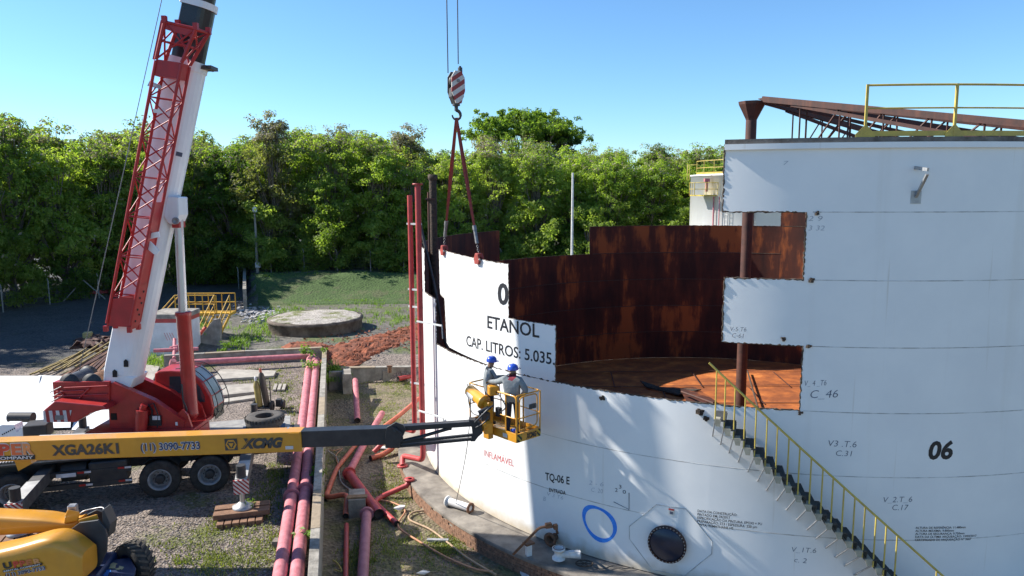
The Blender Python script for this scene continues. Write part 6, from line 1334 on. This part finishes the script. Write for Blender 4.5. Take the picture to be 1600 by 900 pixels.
# ---- gas bottles on a trolley
gb = G(412, 642); bt_ = thing('gas_trolley', 'two wheeled trolley standing behind the spare tyre', 'trolley', gb)
b = MB(); b.box(gb+Vector((0, 0, .16)), (.62, .4, .05)); b.tube([gb+Vector((-.25, .2, .15)), gb+Vector((-.32, .3, 1.2))], .025, 0, 6); b.tube([gb+Vector((.25, .2, .15)), gb+Vector((.2, .3, 1.2))], .025, 0, 6); b.tube([gb+Vector((-.3, .27, .9)), gb+Vector((.22, .27, .9))], .02, 0, 6); b.build('frame', m_chas, bt_)
for dx in (-.36, .36): MB().lathe([(.06, -.05), (.2, -.05), (.22, 0), (.2, .05), (.06, .05)], gb+Vector((dx, 0, .22)), (1, 0, 0), 18).build('wheel', m_tyre, bt_)
def bottle(off, tilt, m, h, lab, cap):
    p = gb+Vector(off); d = Vector(tilt).normalized(); r = thing('gas_bottle', lab, 'gas bottle', p); MB().lathe([(0, 0), (.125, .01), (.13, .05), (.13, h-.25), (.10, h-.10), (.05, h-.03), (.045, h), (0, h)], p, d, 18).build('bottle_body', m, r); MB().lathe([(.05, h-.02), (.055, h+.10), (.03, h+.16), (0, h+.16)], p, d, 10).build('valve_cap', cap, r)
bottle((-.15, 0, .19), (-.12, .04, 1), mat('olive_bottle', (.30, .24, .06), .5, col2=(.22, .17, .05), scale=5), 1.1, 'shorter olive yellow gas bottle on the trolley', m_wbr)
bottle((.14, .05, .19), (-.16, .05, 1), mat('dark_bottle', (.06, .045, .03), .5, col2=(.04, .03, .022), scale=5), 1.45, 'taller dark gas bottle with orange valve on the trolley', m_orp)
b = MB(); q = G(440, 638); b.cyl(q+Vector((0, 0, .18)), q+Vector((.12, 0, .18)), .18, 0, 14); b.box(q+Vector((-.1, 0, .25)), (.2, .25, .3)); tag(b.build('small_wheel', m_chas), 'small dark wheel hub standing right of the gas trolley', 'wheel')
# ---- slabs
m_slab = mat('pale_slab', (.42, .38, .32), .9, col2=(.28, .25, .21), scale=2, bump=.3)
def slab(pts, z, th, lab): 
    b = MB(); b.prism([gz(x, y, z) for x, y in pts], (0, 0, th)); return tag(b.build('concrete_slab', m_slab, bevel=.015), lab, 'slab')
slab([(330, 597), (428, 591), (432, 583), (345, 580)], .52, .13, 'long pale concrete slab lying behind the operator cab')
slab([(345, 622), (402, 616), (397, 603), (345, 606)], .52, .13, 'shorter pale concrete slab lying behind the spare tyre')
slab([(344, 633), (404, 624), (404, 619), (344, 627)], .5, .10, 'dark edged slab lying below the shorter pale slab')
slab([(206, 604), (236, 604), (250, 575), (226, 572)], .55, .10, 'tilted concrete slab right of the boom foot')
slab([(196, 572), (216, 572), (222, 562), (204, 561)], .52, .10, 'small concrete slab behind the boom foot')
for k in range(3):
    x = 426+k*7; slab([(x, 611), (x+5, 611), (x+8, 602), (x+3, 602)], .52, .08, ('left', 'middle', 'right')[k]+' one of three small paving pieces by the pink pipes')
# ---- white plates already lowered behind the crane
def lying(c4, bulge, lab, th=.02):
    A, B_, C_, D_ = [Vector(p) for p in c4]; n = 16; b = MB(); T = []
    for j in range(n+1):
        for i in range(5):
            u, v = i/4, j/n; p = A.lerp(B_, u).lerp(D_.lerp(C_, u), v); T.append(p+Vector((0, 0, bulge*(1-(2*v-1)**2))))
    q = [(j*5+i, j*5+i+1, (j+1)*5+i+1, (j+1)*5+i) for j in range(n) for i in range(4)]
    b.add(T, q, 0, True); b.add([p-Vector((0, 0, th)) for p in T], [f[::-1] for f in q], 1, True)
    for e in ([j*5 for j in range(n+1)], [j*5+4 for j in range(n+1)], list(range(5)), [n*5+i for i in range(5)]):
        b.add([T[i] for i in e]+[T[i]-Vector((0, 0, th)) for i in e], [(i, i+1, len(e)+i+1, len(e)+i) for i in range(len(e)-1)], 2)
    return tag(b.build('lowered_plate', SHELL, recalc=False), lab, 'steel plate', 'white plates lowered behind the crane')
lying([gz(-70, 616, .62), gz(60, 617, .62), gz(66, 588, .62), gz(-70, 588, .62)], .30, 'farther white curved plate lying behind the crane tail')
lying([gz(40, 622, .66), gz(165, 618, .6), gz(150, 590, .6), gz(62, 586, .66)], .22, 'white curved plate lying close behind the winches')
lying([gz(-70, 672, .6), gz(110, 668, .6), gz(118, 617, .66), gz(-70, 616, .66)], .34, 'nearest white curved plate lying behind the deck clutter')
lying([gz(112, 672, .55), gz(168, 668, .55), gz(176, 640, .55), gz(122, 640, .55)], .05, 'flat white plate lying under the crane tail')
# ---- scrap pile
for k in range(9):
    x0, y0 = 45+k*9+random.uniform(-4, 4), 585-k*1.5; x1, y1 = 118+k*8+random.uniform(-8, 8), 556-k*3+random.uniform(-4, 4)
    b = MB(); b.beam(gz(x0, y0, .6+.03*k), gz(x1, y1, .62+.05*k), .07, .07); tag(b.build('steel_bar', mat('scrap_yellow', (.34, .26, .08), .75, col2=(.12, .08, .045), scale=5)), 'yellow steel bar in the scrap pile left of the boom', 'steel bar', 'yellow bars in the scrap pile')
for k in range(9):
    x0, y0 = 95+k*9, 590-k*.8; x1, y1 = 160+k*5, 552-k*2
    b = MB(); b.beam(gz(x0, y0, .62), gz(x1, y1, .66+.03*k), .13, .09); tag(b.build('steel_channel', m_brown if k%3 else m_rustpipe), 'rusty steel channel in the scrap pile next to the boom', 'steel channel', 'rusty channels in the scrap pile')
b = MB(); q = G(138, 534); b.box(q+Vector((0, 0, .3)), (.5, .4, .6), 0, .3, .05); tag(b.build('yellow_drum', mat('drum_yellow', (.55, .42, .16), .6, scale=4)), 'small yellow box standing behind the scrap pile', 'box')
st = G(170, 552); sroot = thing('concrete_steps', 'small white concrete steps left of the boom', 'steps', st)
for k in range(2): MB().box(st+Vector((.1+k*.3, .1, .2+k*.28)), (.75-k*.25, .6, .28), 0, .2).build('step', m_coping, sroot)
q0, q1 = G(104, 466), G(176, 460); b = MB(); b.tube([q0+Vector((0, 0, .3)), q1+Vector((0, 0, .3))], .16, 0, 10); tag(b.build('pipe', m_redp), 'red pipe lying along the foot of the left fence', 'pipe')
# a few lumps of dry vegetation colour, dark heap behind the steps
b = MB()
for k in range(40):
    p = G(random.gauss(150, 14), random.gauss(540, 4)); b.hull([p+Vector((random.uniform(-.5, .5), random.uniform(-.4, .4), random.uniform(0, .45))) for _ in range(7)])
tag(b.build('dark_scrap_heap', m_brown), 'heap of dark scrap behind the boom foot', 'scrap heap', kind='stuff')
# ================================================================== TREES
def leaf_mat(name, c1, c2, c3, trl=.62):
    m = bpy.data.materials.new(name); m.use_nodes = True; n = m.node_tree.nodes; L = m.node_tree.links; bs = n['Principled BSDF']; bs.inputs['Roughness'].default_value = .55; bs.inputs['Specular IOR Level'].default_value = .3
    g = n.new('ShaderNodeNewGeometry'); oi = n.new('ShaderNodeObjectInfo')
    nz = n.new('ShaderNodeTexNoise'); nz.inputs['Scale'].default_value = .45; nz.inputs['Detail'].default_value = 5; nz.inputs['Roughness'].default_value = .7; L.new(g.outputs['Position'], nz.inputs[0])
    a = n.new('ShaderNodeMath'); a.operation = 'MULTIPLY_ADD'; L.new(oi.outputs['Random'], a.inputs[0]); a.inputs[1].default_value = .30; L.new(nz.outputs['Fac'], a.inputs[2])
    r = n.new('ShaderNodeMath'); r.operation = 'MULTIPLY_ADD'; L.new(g.outputs['Random Per Island'], r.inputs[0]); r.inputs[1].default_value = .22; L.new(a.outputs[0], r.inputs[2])
    rp = n.new('ShaderNodeValToRGB'); e = rp.color_ramp.elements; e[0].position = .48; e[0].color = (*c1, 1); e[1].position = .98; e[1].color = (*c3, 1); x = e.new(.75); x.color = (*c2, 1); L.new(r.outputs[0], rp.inputs[0])
    L.new(rp.outputs[0], bs.inputs['Base Color'])
    t = n.new('ShaderNodeBsdfTranslucent'); br = n.new('ShaderNodeMix'); br.data_type = 'RGBA'; br.blend_type = 'MULTIPLY'; br.inputs[0].default_value = 1; L.new(rp.outputs[0], br.inputs[6]); br.inputs[7].default_value = (1.6, 1.75, .6, 1); L.new(br.outputs[2], t.inputs[0])
    mx = n.new('ShaderNodeMixShader'); mx.inputs[0].default_value = trl; L.new(bs.outputs[0], mx.inputs[1]); L.new(t.outputs[0], mx.inputs[2]); L.new(mx.outputs[0], n['Material Output'].inputs[0])
    return m
m_leafA = leaf_mat('leaf_mid_green', (.12, .18, .04), (.20, .27, .06), (.29, .35, .10))
m_leafB = leaf_mat('leaf_yellow_green', (.16, .23, .045), (.24, .32, .065), (.33, .39, .11))
m_leafC = leaf_mat('leaf_dark_green', (.075, .14, .03), (.13, .20, .04), (.20, .26, .06))
m_leafD = leaf_mat('leaf_olive', (.14, .16, .06), (.21, .22, .09), (.29, .28, .13))
m_leafE = leaf_mat('leaf_deep_green', (.03, .055, .015), (.05, .085, .02), (.085, .12, .03), .3)
m_tips = leaf_mat('dry_tips', (.20, .17, .12), (.29, .25, .18), (.36, .31, .24), .2)
m_bark = mat('bark', (.20, .17, .14), .95, col2=(.09, .075, .06), scale=5, bump=.5, bscale=12)
def rv(r=1.): 
    while True:
        v = Vector((random.uniform(-1, 1), random.uniform(-1, 1), random.uniform(-1, 1)))
        if v.length <= 1: return v*r
def leaves(mesh, spots, size, mats_fn, spray=.5):
    """spots: (centre, radius vector, count); each leaf is a folded lozenge"""
    V, Fq, Mi = mesh
    def cg(m=1.7): return max(-m, min(m, random.gauss(0, 1)))
    for c, r, cnt in spots:
        ns = max(3, int(cnt/38)); per = max(1, cnt//ns)
        for _s in range(ns):
            d = Vector((cg(), cg(), cg()))*.56; sc_ = c+Vector((d.x*r.x, d.y*r.y, d.z*r.z)); sr = spray*random.uniform(.6, 1.3)
            for _ in range(per):
                e_ = Vector((cg(), cg(), cg()*.6)); p = sc_+e_*sr*.6
                nrm = (d*.5+e_*.35+rv(.75)+Vector((0, 0, .4))).normalized(); t = nrm.cross(rv(1)+Vector((.01, 0, 0))).normalized(); u = nrm.cross(t); s = size*random.choice((.55, .8, 1, 1.3)); k = len(V)
                V += [p-t*s*.62, p+u*s*.34+nrm*s*.1, p+t*s*.62-nrm*s*.12, p-u*s*.34+nrm*s*.1]; Fq.append((k, k+1, k+2, k+3)); Mi.append(mats_fn(p))
def make_tree(name, H, W, base, nclump, nleaf, lsize, leafm, tipfrac=.0, seed=0, umbrella=False):
    """returns (crown mesh, trunk mesh) at the origin"""
    random.seed(seed); mb_ = MB()
    top = H*.82; lean = Vector((random.uniform(-.5, .5), random.uniform(-.5, .5), 0))
    tr = [Vector((0, 0, -.3))+lean*0, lean*.3+Vector((0, 0, H*.2)), lean*.7+Vector((0, 0, H*.45)), lean+Vector((0, 0, top))]
    tp_ = catmull(tr, 4); mb_.tube(tp_, [.26*H/15*(1-.82*i/(len(tp_)-1))+.03 for i in range(len(tp_))], 0, 7)
    spots = []
    for k in range(nclump):
        f = (k+random.random())/nclump; ang = k*2.399+random.uniform(-.5, .5)
        if umbrella: zc = H*(.78+.16*random.random()-.10*f*f); rr = W*.95*math.sqrt(f)
        else:
            zc = base+(H-base)*(.06+.90*random.random()**.85); prof = math.sin(PI*min(1, max(.0, .18+.80*(zc-base)/(H-base))))**.7; rr = W*prof*random.uniform(.25, .88)
        c = Vector((math.cos(ang)*rr, math.sin(ang)*rr, zc))+lean*.6
        cr = W*(random.uniform(.18, .40) if not umbrella else random.uniform(.16, .26)); rv_ = Vector((cr*random.uniform(.85, 1.25), cr*random.uniform(.85, 1.25), cr*(random.uniform(.55, .9) if not umbrella else .30)))
        spots.append((c, rv_, int(nleaf/nclump*random.uniform(.7, 1.3))))
        s0 = tp_[int((len(tp_)-1)*min(.98, max(.25, (zc/H)*.72)))]; m1 = s0.lerp(c, .5)+Vector((0, 0, -.25 if not umbrella else .6))+rv(.25)
        mb_.tube([s0, m1, c], [.10*H/15, .065*H/15, .025], 0, 5)
        for _ in range(3): mb_.tube([m1.lerp(c, .5), c+rv(cr*.8)], [.03, .01], 0, 4)
    mesh = ([], [], [])
    def mi(p): return 1 if (p.z > H*.86 and random.random() < tipfrac) or random.random() < tipfrac*.08 else 0
    leaves(mesh, spots, lsize, mi)
    me = bpy.data.meshes.new('crown'); me.from_pydata([tuple(v) for v in mesh[0]], [], mesh[1]); me.materials.append(leafm); me.materials.append(m_tips); me.polygons.foreach_set('material_index', mesh[2]); me.update()
    tm = bpy.data.meshes.new('trunk'); tm.from_pydata(mb_.v, [], mb_.f); tm.materials.append(m_bark); tm.polygons.foreach_set('use_smooth', [True]*len(mb_.f)); tm.update()
    return me, tm
KIND = [('broadleaf_tree', 'mid green broadleaf tree in the dense wood behind the fence', make_tree('a', 14.6, 4.3, 2.0, 71, 20000, .24, m_leafA, .35, 1)),
        ('broadleaf_tree', 'mid green broadleaf tree in the dense wood behind the fence', make_tree('b', 15.2, 3.9, 3.0, 68, 19000, .24, m_leafA, .5, 2)),
        ('bright_tree', 'bright yellow green tree in the dense wood behind the fence', make_tree('c', 13.4, 4.4, 2.2, 71, 20000, .24, m_leafB, .15, 3)),
        ('bright_tree', 'bright yellow green tree in the dense wood behind the fence', make_tree('d', 14.4, 3.8, 3.2, 65, 18500, .24, m_leafB, .3, 4)),
        ('dark_tree', 'dark green tree in the dense wood behind the fence', make_tree('e', 14.8, 4.1, 1.5, 71, 20000, .24, m_leafC, .25, 5)),
        ('olive_tree', 'dull olive tree with pale dry tips in the wood behind the fence', make_tree('f', 15.4, 4.0, 3.4, 71, 16000, .23, m_leafD, .8, 6)),
        ('understorey_shrub', 'low leafy shrub filling the foot of the wood behind the fence', make_tree('g', 4.6, 2.6, .1, 20, 7000, .22, m_leafC, .0, 7)),
        ('understorey_shrub', 'low leafy shrub filling the foot of the wood behind the fence', make_tree('h', 6.2, 2.8, .3, 22, 8000, .22, m_leafA, .0, 8))]
random.seed(21)
def add_tree(k, x, y, s, rz, z=None):
    nm, lab, (cm_, tm) = KIND[k]; r = thing(nm, lab, 'shrub' if 'shrub' in nm else 'tree', (x, y, height(x, y)-.05 if z is None else z), {'broadleaf_tree': 'mid green trees of the wood', 'bright_tree': 'bright green trees of the wood', 'dark_tree': 'dark green trees of the wood', 'olive_tree': 'olive trees of the wood', 'understorey_shrub': 'shrubs at the foot of the wood'}[nm])
    r.rotation_euler = (0, 0, rz); r.scale = (s*random.uniform(.92, 1.1), s*random.uniform(.92, 1.1), s)
    for n_, me in (('crown', cm_), ('trunk', tm)):
        o = bpy.data.objects.new(n_, me); COL.objects.link(o); o.parent = r
    return r
FRONT = [(-80, 22), (-60, 28), (-46, 36), (-42.5, 46), (-40, 55), (-37.5, 62), (-33, 70), (-29, 73), (-24, 70.5), (-8, 70.2), (12, 71), (32, 72), (48, 74)]
def front_y(x):
    for (x0, y0), (x1, y1) in zip(FRONT[:-1], FRONT[1:]):
        if x0 <= x <= x1: return y0+(y1-y0)*(x-x0)/(x1-x0)
    return 76
pts = []; tries = 0
while tries < 12000:
    tries += 1; x = random.uniform(-66, 44); d = random.random()**1.2*(25 if x > -34 else 34); y = front_y(x)+d
    if x > 6 and d > 19: continue
    mn = 3.5 if d < 9 else 4.3
    if all((x-a)**2+(y-c)**2 > mn*mn for a, c, _ in pts): pts.append((x, y, d))
for (x, y, d) in pts:
    px = 800+F*x/y
    w_ = [3, 3, 3, 2, 2, 1] if px < 430 else ([2, 2, 4, 4, 1.2, 1.2] if px < 800 else [2, 2, 5, 4, 2, .8])
    k = random.choices(range(6), w_)[0]; s = random.uniform(.94, 1.06)*(1.04 if d > 8 else .97)
    s *= .985 if px < 330 else (.90 if px < 640 else (.80 if px < 920 else .775))
    add_tree(k, x, y, s, random.uniform(0, 6.28))
for i in range(64):
    x = -60+i*1.62+random.uniform(-.7, .7); add_tree(6+i%2, x, front_y(x)-1.6+random.uniform(-1, 1.6), random.uniform(.7, 1.1), random.uniform(0, 6.28))
# the spreading tree on the skyline
um, ut = make_tree('u', 22.0, 8.4, 12, 71, 26000, .34, m_leafC, .0, 31, True); ux = gy(822, 200, 112).x
r = thing('umbrella_tree', 'tall dark spreading tree with a flat crown above the skyline of the wood', 'tree', (ux, 112, .3)); 
for n_, me in (('crown', um), ('trunk', ut)):
    o = bpy.data.objects.new(n_, me); COL.objects.link(o); o.parent = r
um2, ut2 = make_tree('v', 18.6, 3.6, 9, 20, 8000, .30, m_leafE, .0, 33, True); r = thing('umbrella_tree', 'lower dark tree leaning against the right of the spreading skyline tree', 'tree', (gy(866, 200, 110).x, 110, .6))
for n_, me in (('crown', um2), ('trunk', ut2)):
    o = bpy.data.objects.new(n_, me); COL.objects.link(o); o.parent = r
# ================================================================== LOW GROWTH
def grass(spots, n, hgt, m, name, zf=None):
    V, Fq = [], []
    for _ in range(n):
        px, py, sx, sy = random.choice(spots); p = (zf or G)(random.gauss(px, sx), random.gauss(py, sy))
        for _ in range(7):
            a = random.uniform(0, 6.28); h = hgt*random.uniform(.4, 1.2); o = p+Vector((random.gauss(0, .10), random.gauss(0, .10), -.02)); d = Vector((math.cos(a), math.sin(a), 0)); s = Vector((-d.y, d.x, 0))*.014*(1+hgt); k = len(V)
            V += [o-s, o+s, o+s*.7+d*h*.25+Vector((0, 0, h*.6)), o-s*.7+d*h*.25+Vector((0, 0, h*.6)), o+d*h*.6+Vector((0, 0, h*.95))]; Fq += [(k, k+1, k+2, k+3), (k+3, k+2, k+4)]
    b = MB(); b.add(V, Fq); return tag(b.build(name, m, recalc=False), kind='stuff')
m_gr = leaf_mat('grass_blade', (.10, .13, .03), (.17, .20, .05), (.26, .27, .09), .3); m_gr2 = leaf_mat('grass_fresh', (.10, .17, .03), (.16, .26, .045), (.24, .34, .07), .35)
g1 = [(300, 870, 40, 22), (420, 830, 22, 26), (395, 870, 25, 20), (350, 820, 18, 10), (415, 790, 12, 14), (500, 700, 8, 60), (440, 600, 14, 14), (455, 640, 10, 20), (390, 590, 20, 8), (430, 745, 8, 14), (330, 875, 30, 15)]
tag(grass(g1, 750, .13, m_gr, 'grass'), 'short grass sprouting from the gravel yard by the pink pipes', 'grass')
g2 = [(450, 488, 20, 4), (545, 490, 10, 3), (440, 515, 18, 6), (400, 520, 18, 8), (370, 535, 12, 5), (430, 500, 10, 4), (318, 512, 12, 8), (240, 566, 14, 6), (610, 500, 25, 8), (560, 470, 40, 8), (520, 588, 8, 8)]
tag(grass(g2, 1100, .30, m_gr2, 'grass'), 'fresh green grass growing round the cistern and the wing wall', 'grass')
def GB(px, py): return gz(px, py, ZB)
g3 = [(600, 640, 22, 26), (610, 760, 16, 22), (640, 860, 40, 22), (700, 855, 14, 8), (620, 600, 20, 8), (560, 880, 12, 15)]
tag(grass(g3, 900, .12, m_gr, 'grass', GB), 'dry short grass on the bund floor among the hoses', 'grass')
g4 = [(450, 466, 30, 3), (560, 464, 45, 4), (640, 462, 30, 4), (430, 440, 20, 7), (520, 440, 40, 6), (600, 440, 30, 7), (640, 447, 20, 6)]
tag(grass(g4, 2400, .28, m_gr2, 'grass'), 'green turf on the bank below the fence', 'grass')
# leafy weeds against the wall and pipes
def weed(px, py, z, s, lab):
    random.seed(int(px*7+py)); p = gz(px, py, z); mesh = ([], [], []); leaves(mesh, [(p+Vector((0, 0, s*.6)), Vector((s, s*.8, s*.7)), int(220*s))], .13, lambda q: 0, .2)
    r = thing('weed', lab, 'plant', p); me = bpy.data.meshes.new('foliage'); me.from_pydata([tuple(v-p) for v in mesh[0]], [], mesh[1]); me.materials.append(m_gr2); me.update(); o = bpy.data.objects.new('foliage', me); COL.objects.link(o); o.parent = r
    MB().tube([p, p+Vector((0, 0, s*.8))], .012, 0, 5).build('stem', m_bark, r)
weed(497, 566, .8, .75, 'leafy green weed in the corner where the pink pipes meet the wall'); weed(486, 585, .6, .55, 'small weed below the pink pipe corner'); weed(373, 548, .8, .6, 'leafy weed growing over the back dike wall'); weed(345, 552, .8, .4, 'small weed by the wing wall on the back dike wall'); weed(484, 752, .7, .45, 'weed growing between the right pink pipe and the dike wall'); weed(390, 806, .5, .30, 'tuft of weeds by the timbers under the rear jack'); weed(478, 850, .55, .3, 'weed at the foot of the dike wall near the bottom edge')
# loose stones on the gravel yard
b = MB(); random.seed(5)
for _ in range(3800):
    p = G(random.uniform(150, 470), random.uniform(770, 905)); s = random.uniform(.018, .045); b.hull([p+Vector((random.uniform(-1, 1), random.uniform(-1, 1), random.uniform(-.2, .8)))*s for _ in range(5)])
tag(b.build('gravel', mat('gravel_stone', (.34, .30, .27), .9, col2=(.16, .14, .125), scale=11), recalc=False), 'loose gravel of the yard in front of the crane', 'gravel', kind='stuff')
